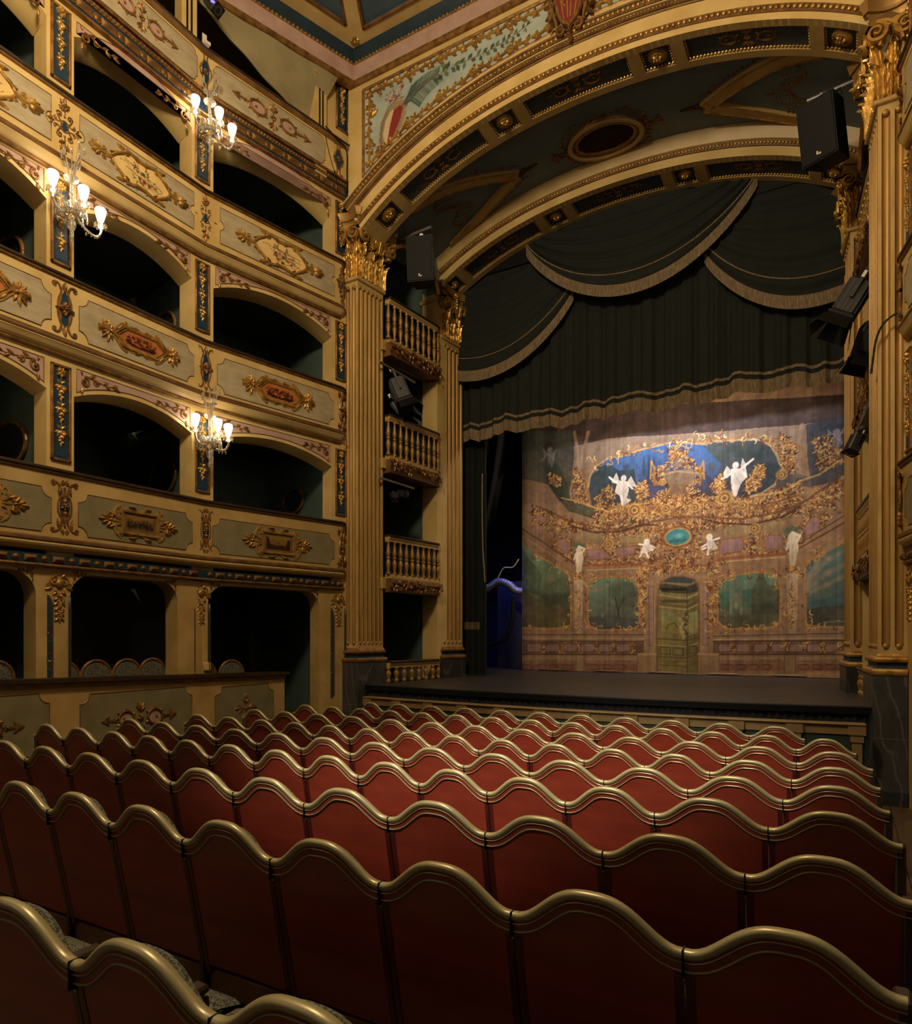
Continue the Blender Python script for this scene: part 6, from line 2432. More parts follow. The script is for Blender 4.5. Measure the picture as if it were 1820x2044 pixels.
# ---------------------------------------------------------------- painted stage cloth
def PV(*a):
    """design grid of the cloth (its perspective drawing) to metres on the cloth"""
    h = (0.00402615,-3.92828e-15,-7.05291,0.000291525,-0.00464432,7.08443,0.000155066,4.61436e-16)
    out = []
    for x, y in zip(a[::2], a[1::2]):
        w = h[6] * x + h[7] * y + 1
        out.append(((h[0] * x + h[1] * y + h[2]) / w, (h[3] * x + h[4] * y + h[5]) / w))
    return out


dr = thing('painted_drop', 'painted stage cloth of a rococo hall with garden views and white winged figures', 'backdrop', (-3.3, 14.93, 1.08))
cv = Canvas(-6.76, 0.30, 1.09, 7.05, 640, 540, (138, 100, 70))
n1 = cv.noise(10, 2)
n2 = cv.noise(60, 5)
cv.c *= (0.80 + 0.28 * n1 + 0.16 * n2)[..., None]
OR = [(176, 112, 48), (150, 84, 40), (196, 140, 70), (112, 62, 36), (92, 52, 38), (204, 156, 84)]
DK = [(70, 40, 30), (88, 52, 34), (58, 36, 32)]
# upper zone: mauve grey piers and drapery
cv.poly([(-6.85,6.96),(0.12,6.17),(0.12,5.12),(-0.82,5.65),(-1.69,5.97),(-2.81,6.01),(-4.41,5.94),(-5.12,5.73),(-6.75,5.66)], (120, 96, 84), 0.9, (140, 112, 86), 0.15)
cv.poly([(-6.85,7.24),(0.12,6.46),(0.12,6.03),(-0.82,6.03),(-2.62,6.14),(-4.68,6.32),(-5.59,6.23),(-6.85,6.27)], (66, 48, 44), 0.9, None, 0.3)
cv.poly([(-6.75,6.81),(-5.49,6.57),(-5.45,6.04),(-5.59,5.08),(-5.82,5.01),(-6.11,5.45),(-6.75,5.66)], (62, 66, 58), 0.9, (84, 70, 52), 0.25)
cv.poly([(-0.72,6.01),(0.12,6.10),(0.12,5.12),(-0.16,4.90),(-0.42,4.81),(-0.62,4.80),(-0.69,5.26)], (58, 62, 74), 0.9, (66, 60, 62), 0.25)
for q in ([(-5.45,6.57),(-5.35,6.02),(-5.45,5.59),(-5.54,5.03)], [(-5.12,6.52),(-5.26,6.01),(-5.35,5.58),(-5.45,5.02)], [(-0.79,6.02),(-0.89,5.51),(-0.82,5.05)], [(-0.99,5.94),(-0.99,5.52),(-0.89,5.06)]):
    cv.line(q, 0.10, (150, 116, 92), 0.8)
# open sky with dark trees
SKY = [(-5.12,5.25),(-5.08,5.51),(-4.94,5.73),(-4.68,5.87),(-4.33,5.87),(-3.90,5.96),(-3.57,6.00),(-3.21,6.04),(-2.85,5.94),(-2.62,5.90),(-2.39,5.93),(-1.95,5.89),(-1.55,5.83),(-1.34,5.68),(-1.22,5.44),(-1.16,5.16),(-1.27,4.91),(-1.51,4.76),(-1.87,4.68),(-2.32,4.77),(-2.81,4.80),(-3.01,5.10),(-3.33,5.06),(-3.53,4.91),(-3.82,4.82),(-4.33,4.82),(-4.59,4.76),(-4.85,4.70),(-5.06,4.85)]
cv.poly(SKY, (54, 88, 148), 1, (64, 72, 104), 0.18, 7, 12)
s, m = cv.poly([(-5.12,5.25),(-5.08,5.51),(-4.94,5.73),(-4.59,5.71),(-4.41,5.56),(-4.07,5.56),(-4.03,5.22),(-3.86,4.82),(-4.33,4.82),(-4.59,4.76),(-4.85,4.70),(-5.06,4.85)], (44, 62, 66), 0.85, (62, 54, 50), 0.3)
cv.poly([(-2.62,5.86),(-2.39,5.89),(-1.95,5.87),(-1.55,5.81),(-1.34,5.68),(-1.22,5.44),(-1.16,5.16),(-1.27,4.91),(-1.51,4.76),(-1.87,4.68),(-2.62,4.82),(-2.77,5.08),(-2.39,5.15),(-2.28,5.46)], (66, 70, 64), 0.88, (62, 58, 66), 0.3)
for (x, z, r) in ((450, 290, 30), (500, 250, 34), (550, 290, 30), (600, 240, 26), (480, 360, 36), (560, 370, 34), (640, 330, 28), (1090, 180, 38), (1150, 150, 34), (1220, 170, 38), (1290, 180, 40), (1340, 250, 36), (1270, 280, 40), (1180, 260, 34), (1040, 240, 28), (1320, 330, 30)):
    c = PV(x,z)[0]
    cv.spot(c[0], c[1], r / 245, r / 260, [(40, 56, 58), (52, 66, 56), (70, 72, 54)][(x + z) % 3], 0.6, 0.8, 0.35)
for x in (690, 715, 740):
    c = PV(x,240)[0]
    cv.spot(c[0], c[1], 0.05, 0.30, (40, 56, 84), 0.8, 0.6)
cv.poly([(-3.82,5.40),(-3.57,5.46),(-3.29,5.26),(-2.81,5.20),(-2.62,5.30),(-2.28,5.02),(-2.81,4.80),(-3.01,5.10),(-3.33,5.06),(-3.53,4.91),(-3.82,4.86)], (64, 60, 84), 0.8, None, 0.2)
for i in range(len(SKY)):
    cv.line([SKY[i], SKY[(i + 1) % len(SKY)]], 0.05, (176, 138, 88) if i < 20 else (150, 90, 46), 0.8)
cv.strokes(130, [(-5.12,5.91),(-4.41,5.98),(-3.17,6.14),(-1.95,6.00),(-1.23,5.82),(-1.09,5.38),(-1.37,5.69),(-1.95,5.85),(-2.81,5.91),(-4.41,5.81),(-5.03,5.63)], OR + [(220, 196, 130)], 0.16, 0.022, 0.8, 2, 4)
# side openings of the upper storey
cv.poly([(-6.25,5.92),(-5.87,5.91),(-5.63,5.39),(-5.54,5.07),(-5.77,5.01),(-6.11,5.45)], (58, 62, 46), 0.85, None, 0.3)
cv.poly([(-5.87,5.11),(-5.45,4.98),(-5.22,4.87),(-4.81,4.70),(-4.59,4.63),(-4.99,4.54),(-5.59,4.77)], (60, 60, 44), 0.8, None, 0.3)
cv.poly([(-1.20,5.32),(-0.89,5.09),(-0.56,4.94),(-0.59,4.76),(-0.89,4.87),(-1.16,4.71),(-1.41,4.54),(-1.58,4.59),(-1.27,4.79)], (72, 66, 70), 0.7, None, 0.3)
# rococo balcony: bands of gilded rocaille
for reg, n, L in (([(-5.03,4.72),(-4.41,4.83),(-3.74,4.81),(-3.17,5.12),(-2.77,4.79),(-2.32,4.79),(-1.66,4.68),(-1.16,4.82),(-0.82,4.97),(-0.76,4.51),(-1.16,4.36),(-1.87,4.39),(-3.01,4.41),(-4.24,4.43),(-4.94,4.40)], 420, 0.22),
                  ([(-6.50,4.99),(-5.82,4.65),(-5.03,4.41),(-3.82,4.35),(-3.01,4.33),(-1.87,4.39),(-0.82,4.44),(-0.36,4.70),(-0.10,4.89),(-0.10,4.60),(-0.49,4.34),(-1.16,4.25),(-2.62,4.13),(-3.41,4.03),(-4.77,4.13),(-5.82,4.34),(-6.45,4.57)], 420, 0.20),
                  ([(-6.11,4.36),(-5.49,4.10),(-5.03,3.93),(-4.07,4.08),(-3.65,3.88),(-3.49,4.20),(-2.77,4.15),(-2.62,3.77),(-1.87,3.96),(-1.16,3.87),(-0.62,4.28),(-0.23,4.46),(-0.16,4.27),(-0.62,3.83),(-1.09,3.56),(-1.87,3.49),(-2.62,3.49),(-3.17,3.36),(-3.99,3.48),(-5.22,3.51),(-5.59,3.66),(-6.06,4.00)], 380, 0.18),
                  ([(-3.82,4.82),(-3.29,5.13),(-3.01,5.22),(-2.70,4.91),(-2.58,4.69),(-2.85,4.56),(-3.57,4.67)], 160, 0.18),
                  ([(-3.49,5.57),(-3.17,5.90),(-2.85,5.61),(-2.62,5.34),(-2.70,5.11),(-3.65,5.17),(-3.70,5.39)], 150, 0.14),
                  ([(-4.99,5.02),(-4.59,5.32),(-4.50,4.97),(-4.59,4.68),(-4.94,4.71)], 60, 0.14), ([(-4.07,5.18),(-3.82,5.32),(-3.74,4.93),(-3.99,4.87)], 70, 0.12), ([(-2.51,5.01),(-2.28,5.26),(-2.17,4.97),(-2.39,4.83)], 70, 0.12), ([(-1.84,4.97),(-1.55,5.37),(-1.44,5.20),(-1.55,4.86),(-1.76,4.77)], 90, 0.13),
                  ([(-1.20,5.93),(-0.89,5.66),(-0.92,5.06),(-1.16,5.20),(-1.16,5.58)], 90, 0.14), ([(-5.45,5.81),(-5.22,5.48),(-5.12,4.90),(-5.54,4.94)], 70, 0.14), ([(-0.62,5.70),(-0.16,5.78),(-0.10,5.18),(-0.49,5.08)], 90, 0.15), ([(-6.11,5.72),(-5.77,5.59),(-5.82,5.33),(-6.06,5.44)], 40, 0.12)):
    cv.strokes(int(n * 1.3), reg, DK + OR[1:2], L * 0.7, 0.034, 0.5, n + int(L * 100), 5)
    cv.strokes(int(n * 1.6), reg, OR, L * 0.55, 0.024, 0.6, n + 7, 5)
    cv.strokes(n, reg, [(214, 170, 100), (196, 130, 62)], L * 0.3, 0.018, 0.75, n + 9, 4)
# gilded cornice lines and S scrolls
for q, w, c in (([(-6.40,4.98),(-5.59,4.55),(-4.77,4.30),(-4.07,4.25),(-3.65,4.38),(-3.17,4.42)], .06, (110, 64, 40)), ([(-3.17,4.42),(-2.62,4.38),(-1.87,4.27),(-1.16,4.36),(-0.62,4.57),(-0.16,4.90)], .06, (110, 64, 40)),
                ([(-5.59,4.46),(-5.03,4.24),(-4.41,4.21),(-3.90,4.32),(-3.57,4.29)], .05, (70, 42, 30)), ([(-2.66,4.34),(-2.32,4.23),(-1.69,4.14),(-1.16,4.25),(-0.82,4.41)], .05, (70, 42, 30)),
                ([(-5.77,5.10),(-5.22,4.91),(-4.68,4.68),(-4.24,4.77),(-3.82,4.77)], .04, (196, 148, 74)), ([(-1.66,4.72),(-1.16,4.74),(-0.82,4.93),(-0.49,5.01),(-0.16,5.23)], .05, (196, 148, 74)), ([(-2.13,4.61),(-1.51,4.51),(-0.89,4.64)], .05, (120, 70, 42)),
                ([(-4.77,4.65),(-4.07,4.63),(-3.74,4.72),(-3.41,4.69)], .05, (168, 104, 60)), ([(-2.85,4.64),(-2.51,4.69),(-2.39,4.51),(-2.06,4.44)], .05, (168, 104, 60))):
    cv.line(q, w, c, 0.75)
for (x, z, r) in ((640, 465, 44), (1105, 400, 46), (800, 455, 30), (950, 450, 30), (560, 450, 26), (1200, 440, 30), (780, 320, 22), (940, 320, 22), (500, 640, 34), (1260, 560, 30), (1330, 560, 24), (700, 600, 24), (1010, 590, 24), (470, 500, 22), (1290, 640, 22), (1400, 280, 30), (270, 540, 20), (1580, 370, 24)):
    c = PV(x,z)[0]
    for k, col in ((1.0, (196, 146, 70)), (0.72, (98, 54, 34)), (0.5, (206, 158, 84)), (0.28, (116, 66, 38))):
        cv.spot(c[0] + 0.02 * k, c[1], r / 240 * k, r / 250 * k, col, 0.9, 0.35, 0.12)
# pale side walls of the gallery and lilac panels
for q in ([(-4.41,4.10),(-3.82,4.12),(-3.82,3.89),(-4.37,3.85)], [(-2.24,4.10),(-1.76,4.13),(-1.73,3.91),(-2.20,3.86)], [(-5.31,4.30),(-4.77,4.17),(-4.81,3.96),(-5.31,4.08)], [(-1.44,4.16),(-1.09,4.17),(-1.13,3.98),(-1.44,3.93)]):
    cv.poly(q, (150, 122, 78), 0.8, (136, 100, 64), 0.12)
for q in ([(-5.15,3.84),(-4.77,3.85),(-4.68,3.69),(-4.81,3.61),(-5.12,3.63)], [(-4.48,3.84),(-4.03,3.87),(-4.07,3.70),(-4.29,3.65),(-4.46,3.68)], [(-2.28,3.89),(-1.91,3.89),(-1.82,3.76),(-1.91,3.61),(-2.32,3.59)], [(-1.48,3.89),(-1.16,3.90),(-1.13,3.64),(-1.44,3.62)], [(-0.76,3.99),(-0.62,4.20),(-0.49,4.19),(-0.49,3.93),(-0.72,3.83)], [(-5.87,4.12),(-5.68,4.15),(-5.54,3.92),(-5.63,3.79),(-5.82,3.94)], [(-6.40,4.52),(-6.25,4.47),(-6.25,4.28),(-6.40,4.34)], [(-0.07,4.74),(0.09,4.87),(0.09,4.43),(-0.07,4.37)], [(-6.40,4.75),(-6.16,4.68),(-6.16,4.55),(-6.40,4.61)]):
    cv.poly(q, (150, 108, 108), 0.9, (138, 94, 92), 0.1)
    for i in range(len(q)):
        cv.line([q[i], q[(i + 1) % len(q)]], 0.035, (140, 84, 44), 0.85)
# turquoise cartouche
c = [(-3.15,4.00)][0]
cv.spot(c[0], c[1], .36, .25, (126, 66, 36), 1, 0.15, 0.06)
cv.spot(c[0], c[1], .31, .215, (196, 140, 66), 1, 0.15, 0.06)
cv.spot(c[0], c[1], .27, .185, (56, 124, 130), 1, 0.15, 0.05)
cv.spot(c[0] + .02, c[1] + 0.03, .15, .07, (104, 160, 156), 0.7, 0.6, 0.3)
for i in range(9):
    cv.spot(c[0] - .16 + .04 * i, c[1] - .10 + .015 * (i % 3), .035, .035, (40, 92, 92), 0.8)
# string course over the lower storey
for q, w, col in (([(-6.75,4.46),(-6.06,3.98),(-5.45,3.56)], .05, (104, 60, 38)), ([(-6.75,4.28),(-6.06,3.82),(-5.49,3.43)], .04, (160, 116, 70)), ([(-5.22,3.51),(-4.07,3.47),(-3.70,3.38),(-3.17,3.42),(-2.62,3.35),(-2.28,3.49),(-1.09,3.52)], .07, (150, 74, 40)), ([(-5.17,3.39),(-4.07,3.38),(-3.82,3.35)], .04, (186, 142, 84)), ([(-2.39,3.42),(-1.09,3.46)], .04, (190, 146, 86)), ([(-0.89,3.58),(0.09,4.14)], .05, (104, 60, 38)), ([(-0.86,3.45),(0.09,3.92)], .03, (160, 116, 70)), ([(-0.86,3.69),(0.09,4.28)], .03, (90, 56, 40)), ([(-0.99,4.35),(0.09,5.09)], .03, (90, 56, 40))):
    cv.line(q, w, col, 0.85)
# four garden views
V1 = [(-6.75,4.09),(-6.45,3.84),(-6.06,3.62),(-5.77,3.45),(-5.59,3.30),(-5.53,2.99),(-5.54,2.15),(-5.87,2.07),(-6.75,2.09)]
cv.poly(V1, (98, 122, 92), 1, (84, 78, 52), 0.12)
cv.poly([(-6.75,4.00),(-6.55,3.71),(-6.25,3.33),(-6.35,2.88),(-6.75,2.90)], (70, 84, 58), 0.7, None, 0.3)
cv.poly([(-6.75,2.99),(-6.40,2.79),(-6.06,2.65),(-5.54,2.59),(-5.54,2.15),(-6.75,2.09)], (84, 74, 46), 0.85, (92, 76, 46), 0.25)
for i in range(22):
    q = PV(150 + 7 * i, 900 + (i * 37) % 50)[0]
    cv.spot(q[0], q[1], .12, .10, (62, 66, 46), 0.6, .8, .3)
cv.spot(*[(-6.06,3.23)][0], .25, .12, (140, 130, 92), 0.6, 1, .3)
V2 = [(-5.12,3.06),(-5.06,3.18),(-4.90,3.21),(-4.59,3.22),(-4.24,3.19),(-4.03,3.11),(-3.97,2.94),(-3.95,2.22),(-4.03,2.07),(-4.41,2.03),(-4.94,2.03),(-5.10,2.14),(-5.13,2.41)]
cv.poly(V2, (102, 126, 98), 1, (84, 76, 66), 0.10)
cv.spot(*[(-4.94,2.93)][0], .2, .08, (158, 120, 84), 0.7, 1, .3)
for (x, z, r) in ((560, 870, 56), (600, 850, 50), (620, 900, 60), (590, 930, 60), (640, 950, 40), (540, 910, 40), (520, 880, 34)):
    q = PV(x,z)[0]
    cv.spot(q[0], q[1], r / 245, r / 290, (74, 78, 58), 0.75, 0.7, 0.35)
cv.line([(-4.41,2.14),(-4.44,2.48),(-4.50,2.74)], 0.04, (56, 48, 38), 0.9)
cv.line([(-4.44,2.48),(-4.29,2.73)], 0.025, (56, 48, 38), 0.9)
cv.poly([(-5.12,2.32),(-4.68,2.36),(-3.95,2.26),(-3.95,2.22),(-4.03,2.07),(-4.41,2.03),(-4.94,2.03),(-5.10,2.14)], (76, 74, 70), 0.9, None, 0.25)
cv.spot(*[(-4.79,2.36)][0], .03, .08, (116, 112, 100), .9)
V4 = [(-2.35,2.96),(-2.24,3.09),(-1.98,3.14),(-1.66,3.18),(-1.34,3.15),(-1.20,3.03),(-1.17,2.72),(-1.18,2.19),(-1.30,2.07),(-1.80,2.04),(-2.20,2.04),(-2.35,2.20)]
cv.poly(V4, (98, 124, 100), 1, (78, 76, 58), 0.10)
for q in ([(-2.34,2.80),(-2.13,2.81),(-2.11,2.42),(-2.34,2.40)], [(-1.87,2.82),(-1.69,2.85),(-1.67,2.47),(-1.85,2.45)]):
    cv.poly(q, (62, 100, 80), 0.85, (66, 84, 64), 0.2)
cv.poly([(-1.69,2.82),(-1.55,3.16),(-1.48,3.12),(-1.41,2.92),(-1.18,2.88),(-1.18,2.26),(-1.69,2.35)], (70, 78, 56), 0.85, (74, 70, 50), 0.3)
cv.line([(-2.09,2.36),(-2.09,2.59),(-2.00,2.73),(-1.91,2.61),(-1.89,2.35)], 0.05, (126, 112, 84), 0.9)
cv.spot(*[(-1.99,2.55)][0], .06, .14, (140, 136, 104), .8, .6)
cv.poly([(-2.34,2.32),(-1.18,2.34),(-1.18,2.19),(-1.30,2.07),(-1.80,2.04),(-2.20,2.04)], (84, 78, 54), 0.85, None, 0.25)
V5 = [(-0.74,3.23),(-0.62,3.38),(-0.42,3.48),(0.09,3.79),(0.09,2.06),(-0.49,2.07),(-0.72,2.11)]
cv.poly(V5, (84, 118, 112), 1, (78, 84, 74), 0.08)
for z in (0, 60, 130, 190):
    cv.line(PV(1530,900 - z // 3, 1640,850 - z, 1780,780 - z), 0.16, (164, 128, 96), 0.55, 1.0)
cv.poly([(-0.74,2.52),(-0.36,2.64),(0.09,2.76),(0.09,2.46),(-0.74,2.33)], (66, 92, 90), 0.9, None, 0.1)
cv.poly([(-0.74,2.39),(-0.49,2.46),(-0.16,2.47),(0.09,2.50),(0.09,2.06),(-0.49,2.07),(-0.72,2.11)], (72, 66, 54), 0.9, (82, 74, 58), 0.25)
cv.line([(-0.42,2.16),(-0.16,2.18),(0.09,2.14)], 0.03, (140, 132, 110), .7)
for V, closed in ((V1[1:], 0), (V2, 1), (V4, 1), (V5, 1)):
    for i in range(len(V) - 1 + closed):
        a, b = V[i], V[(i + 1) % len(V)]
        cv.line([a, b], 0.05, (176, 116, 56), 0.9)
        m_ = ((a[0] + b[0]) / 2, (a[1] + b[1]) / 2)
        cv.strokes(7, [(a[0] - .10, a[1] - .10), (a[0] + .10, a[1] - .10), (b[0] + .10, b[1] + .10), (b[0] - .10, b[1] + .10)], OR, 0.12, 0.024, 0.85, i + 3, 4)
# pilasters of the lower storey
for q in ([(-3.86,3.23),(-3.61,3.26),(-3.63,1.55),(-3.86,1.55)], [(-2.68,3.17),(-2.47,3.20),(-2.45,1.56),(-2.70,1.56)]):
    cv.poly(q, (150, 112, 78), 0.8, (146, 106, 74), 0.1)
for q in ([(-3.76,2.97),(-3.65,2.97),(-3.66,1.69),(-3.75,1.69)], [(-2.65,3.01),(-2.55,3.01),(-2.54,1.70),(-2.64,1.70)]):
    cv.poly(q, (142, 106, 98), 0.9)
    for i in range(4):
        cv.line([q[i], q[(i + 1) % 4]], 0.025, (120, 78, 46), .9)
cv.strokes(110, [(-3.99,3.48),(-3.74,3.39),(-3.82,2.80),(-3.86,1.97),(-3.99,2.39)], OR, 0.14, 0.028, 0.85, 31, 4)
cv.strokes(110, [(-2.54,3.45),(-2.28,3.47),(-2.35,2.96),(-2.39,2.04),(-2.51,1.72),(-2.54,2.76)], OR, 0.14, 0.028, 0.85, 33, 4)
# doorway with the corner of a second room seen through it
DOOR = [(-3.57,1.10),(-3.59,1.97),(-3.56,2.88),(-3.49,3.06),(-3.29,3.16),(-3.01,3.15),(-2.81,3.08),(-2.72,2.89),(-2.71,1.96),(-2.72,1.12)]
cv.poly(DOOR, (126, 108, 58), 1, (120, 100, 52), 0.12)
cv.poly([(-2.96,2.94),(-2.72,3.01),(-2.71,1.96),(-2.72,1.12),(-2.95,1.12)], (100, 84, 46), 0.7)
cv.poly([(-3.45,3.06),(-3.29,3.16),(-3.01,3.15),(-2.81,3.08),(-2.87,3.00),(-3.17,3.03)], (60, 64, 72), 0.95)
cv.poly([(-3.55,3.00),(-3.41,3.02),(-2.97,2.94),(-2.74,3.01),(-2.74,2.83),(-2.96,2.78),(-3.49,2.84)], (58, 50, 40), 0.9, None, 0.3)
for k in range(11):
    q = PV(772 + 13 * k, 872, 790 + 13 * k, 880, 774 + 13 * k, 868)
    cv.line(q, .03, (34, 30, 26), .8)
    cv.line(PV(770 + 13 * k,928, 784 + 13 * k,944, 796 + 13 * k,930), .025, (60, 46, 28), .8)
for q, w, col in (([(-3.56,2.78),(-2.96,2.69),(-2.72,2.79)], .05, (160, 138, 84)), ([(-3.56,2.59),(-2.96,2.51),(-2.71,2.63)], .03, (84, 66, 36)), ([(-3.56,2.53),(-2.96,2.45),(-2.71,2.57)], .03, (170, 148, 92)),
                  ([(-3.57,1.84),(-2.96,1.80),(-2.71,1.88)], .04, (90, 70, 38)), ([(-3.57,1.70),(-2.96,1.67),(-2.71,1.76)], .03, (160, 136, 80)), ([(-3.57,1.45),(-2.96,1.43),(-2.71,1.54)], .03, (90, 70, 38)), ([(-2.96,2.90),(-2.95,1.12)], .025, (58, 44, 28)), ([(-3.57,1.28),(-2.96,1.25),(-2.71,1.36)], .03, (96, 74, 42))):
    cv.line(q, w, col, .85)
cv.poly([(-3.51,2.44),(-3.21,2.37),(-3.07,2.29),(-3.09,1.94),(-3.49,1.99)], (116, 126, 74), 0.9, (150, 116, 54), 0.15)
cv.poly([(-2.93,2.37),(-2.74,2.43),(-2.73,1.96),(-2.91,1.92)], (120, 128, 78), 0.9, (140, 116, 60), 0.15)
cv.line([(-3.39,2.05),(-3.33,2.15),(-3.21,2.17),(-3.15,2.07)], .03, (84, 70, 36), .8)
cv.strokes(90, [(-3.09,2.37),(-2.96,2.33),(-2.96,1.84),(-3.07,1.84)], [(150, 126, 70), (76, 58, 34), (176, 152, 96)], 0.10, 0.022, .85, 41, 4)
for x0, x1, z in ((775, 825, 1195), (838, 895, 1200), (922, 965, 1190)):
    cv.line(PV(x0,z - 22, x1,z - 18, x1,z + 18, x0,z + 14, x0,z - 22), .02, (70, 52, 32), .85)
for i in range(len(DOOR) - 1):
    cv.line([DOOR[i], DOOR[i + 1]], 0.04, (112, 76, 44), 0.9)
cv.line([(-3.65,1.55),(-3.63,3.01),(-3.45,3.23),(-3.13,3.29),(-2.81,3.22),(-2.66,3.01),(-2.66,1.56)], 0.03, (170, 128, 82), .8)
cv.strokes(80, [(-3.65,3.38),(-3.13,3.48),(-2.62,3.37),(-2.66,3.17),(-3.13,3.27),(-3.61,3.21)], OR, 0.15, 0.028, .8, 43, 4)
# dado and plinths
cv.poly([(-6.80,1.97),(-3.86,1.95),(-3.86,1.84),(-6.80,1.84)], (140, 104, 74), 0.9)
cv.poly([(-2.43,1.92),(0.12,1.99),(0.12,1.86),(-2.43,1.82)], (140, 106, 78), 0.9)
for z0, x0, x1 in ((1180, 60, 690), (1180, 1050, 1790)):
    cv.poly(PV(x0,z0 - 35, x1,z0 - 38, x1,z0 + 28, x0,z0 + 30), (104, 72, 46), 0.85, None, 0.25)
    x = x0 + 30
    k = 0
    while x < x1 - 60:
        cv.poly(PV(x,z0 - 22, x + 62,z0 - 24, x + 70,z0, x + 62,z0 + 18, x,z0 + 20, x - 6,z0), (138, 102, 98), 0.75)
        cv.line(PV(x,z0 - 22, x + 62,z0 - 24, x + 70,z0, x + 62,z0 + 18, x,z0 + 20, x - 6,z0, x,z0 - 22), .02, (84, 50, 34), .8)
        cv.strokes(14, PV(x + 62,z0 - 30, x + 96,z0 - 30, x + 96,z0 + 26, x + 62,z0 + 26), OR, .10, .02, .85, k + int(x0), 4)
        x += 92
        k += 1
for q, w, col in (([(-6.75,1.93),(-3.86,1.92)], .03, (96, 60, 38)), ([(-6.75,1.85),(-3.86,1.84)], .025, (176, 136, 92)), ([(-6.75,1.78),(-3.86,1.78)], .03, (84, 52, 38)), ([(-6.75,1.46),(-3.86,1.49)], .04, (74, 46, 34)), ([(-2.43,1.89),(0.12,1.95)], .03, (96, 60, 38)), ([(-2.43,1.82),(0.12,1.86)], .03, (180, 140, 96)), ([(-2.43,1.78),(0.12,1.81)], .04, (74, 44, 36)), ([(-2.43,1.51),(0.12,1.55)], .04, (70, 42, 34)), ([(-6.80,1.37),(-3.86,1.40)], .02, (168, 128, 88)), ([(-2.43,1.43),(0.12,1.48)], .02, (168, 128, 88)), ([(-6.82,1.28),(0.12,1.41)], .02, (96, 62, 42))):
    cv.line(q, w, col, 0.85)
for x0, x1 in ((45, 335), (390, 655), (1085, 1415), (1480, 1790)):
    cv.poly(PV(x0,1258, x1,1258, x1,1298, x0,1300), (122, 74, 52), 0.9, None, 0.15)
    x = x0 + 20
    while x < x1 - 50:
        cv.line(PV(x,1270, x + 20,1264, x + 44,1270, x + 50,1280, x + 40,1290, x + 10,1290, x,1284), .018, (80, 36, 30), .85)
        x += 66
for x0, x1 in ((340, 385), (658, 755), (968, 1080), (1420, 1475)):
    cv.poly(PV(x0,1218, x1,1218, x1,1335, x0,1335), (142, 106, 70), 0.9, (132, 98, 62), .12)
    cv.line(PV(x0,1218, x0,1335), .018, (84, 56, 38), .8)
    cv.line(PV(x1,1218, x1,1335), .018, (84, 56, 38), .8)
for q in ([(-3.99,1.52),(-3.59,1.53),(-3.59,1.48),(-3.99,1.47)], [(-2.74,1.54),(-2.32,1.54),(-2.32,1.49),(-2.74,1.49)]):
    cv.poly(q, (170, 130, 86), .9)
cv.line([(-6.82,1.02),(-3.59,1.08)], .025, (166, 120, 70), .8)
cv.line([(-2.74,1.08),(0.12,1.18)], .025, (166, 120, 70), .8)
# urn in the middle
cv.poly([(-3.45,5.32),(-3.41,5.44),(-2.85,5.41),(-2.77,5.28),(-2.89,5.09),(-3.33,5.12)], (128, 98, 74), 0.9, None, .12)
cv.poly([(-3.29,5.13),(-3.01,5.12),(-2.93,4.89),(-3.37,4.92)], (116, 84, 60), .85)
cv.poly([(-3.21,5.70),(-3.09,5.68),(-3.05,5.47),(-3.25,5.48)], (124, 98, 80), .8)
cv.line([(-3.53,5.35),(-3.17,5.40),(-2.77,5.31)], .05, (160, 126, 88), .9)
cv.strokes(70, [(-3.33,5.92),(-3.13,6.02),(-2.93,5.87),(-3.01,5.67),(-3.25,5.70)], OR + [(210, 176, 110)], .14, .026, .85, 51, 4)
for sx, x in ((-1, 745), (1, 980)):
    cv.line(PV(x,240, x + 5 * sx,290, x,330), .08, (150, 96, 44), .85)
    cv.line(PV(x,250, x + 18 * sx,210, x + 22 * sx,300), .05, (176, 120, 58), .85)
# white figures
WHT, WH2 = (222, 202, 190), (170, 146, 136)


def figure(head, body, limbs, wings=(), col=WHT):
    for w in wings:
        cv.poly(w, tuple(int(c * .93) for c in col), 0.92, None, .1)
    cv.poly(body, col, 0.95, tuple(int(c * .85) for c in col), .08)
    for q, w in limbs:
        cv.line(q, w, col, .95)
    cv.spot(head[0], head[1], .075, .085, col, .95, .3)
    cv.line([body[0], body[len(body) // 2]], .018, WH2, .6)
    cv.line([body[1], body[-2]], .014, WH2, .6)


figure([(-4.31,5.38)][0], [(-4.44,5.35),(-4.22,5.30),(-4.19,5.11),(-4.24,4.94),(-4.14,4.88),(-4.29,4.78),(-4.39,5.00),(-4.52,5.10)], [([(-4.41,5.28),(-4.55,5.36),(-4.64,5.45)], .06), ([(-4.22,5.24),(-4.11,5.13)], .06), ([(-4.37,5.00),(-4.33,4.80)], .07)], ([(-4.41,5.26),(-4.59,5.32),(-4.48,5.53),(-4.42,5.39)], [(-4.24,5.28),(-4.14,5.41),(-4.01,5.15),(-4.16,5.19)]))
figure([(-2.00,5.38)][0], [(-2.09,5.32),(-1.91,5.31),(-1.82,5.22),(-1.78,5.12),(-1.91,4.98),(-1.98,4.76),(-2.06,4.78),(-2.09,5.04)], [([(-1.91,5.29),(-1.78,5.38),(-1.67,5.46)], .06), ([(-2.07,5.25),(-2.17,5.17),(-2.27,5.14)], .06), ([(-2.02,4.99),(-2.01,4.77)], .08), ([(-1.87,5.21),(-1.79,5.12)], .05)], ([(-1.91,5.33),(-1.87,5.52),(-1.82,5.40),(-1.78,5.14)], [(-2.09,5.28),(-2.17,5.40),(-2.24,5.25),(-2.22,5.13)]))
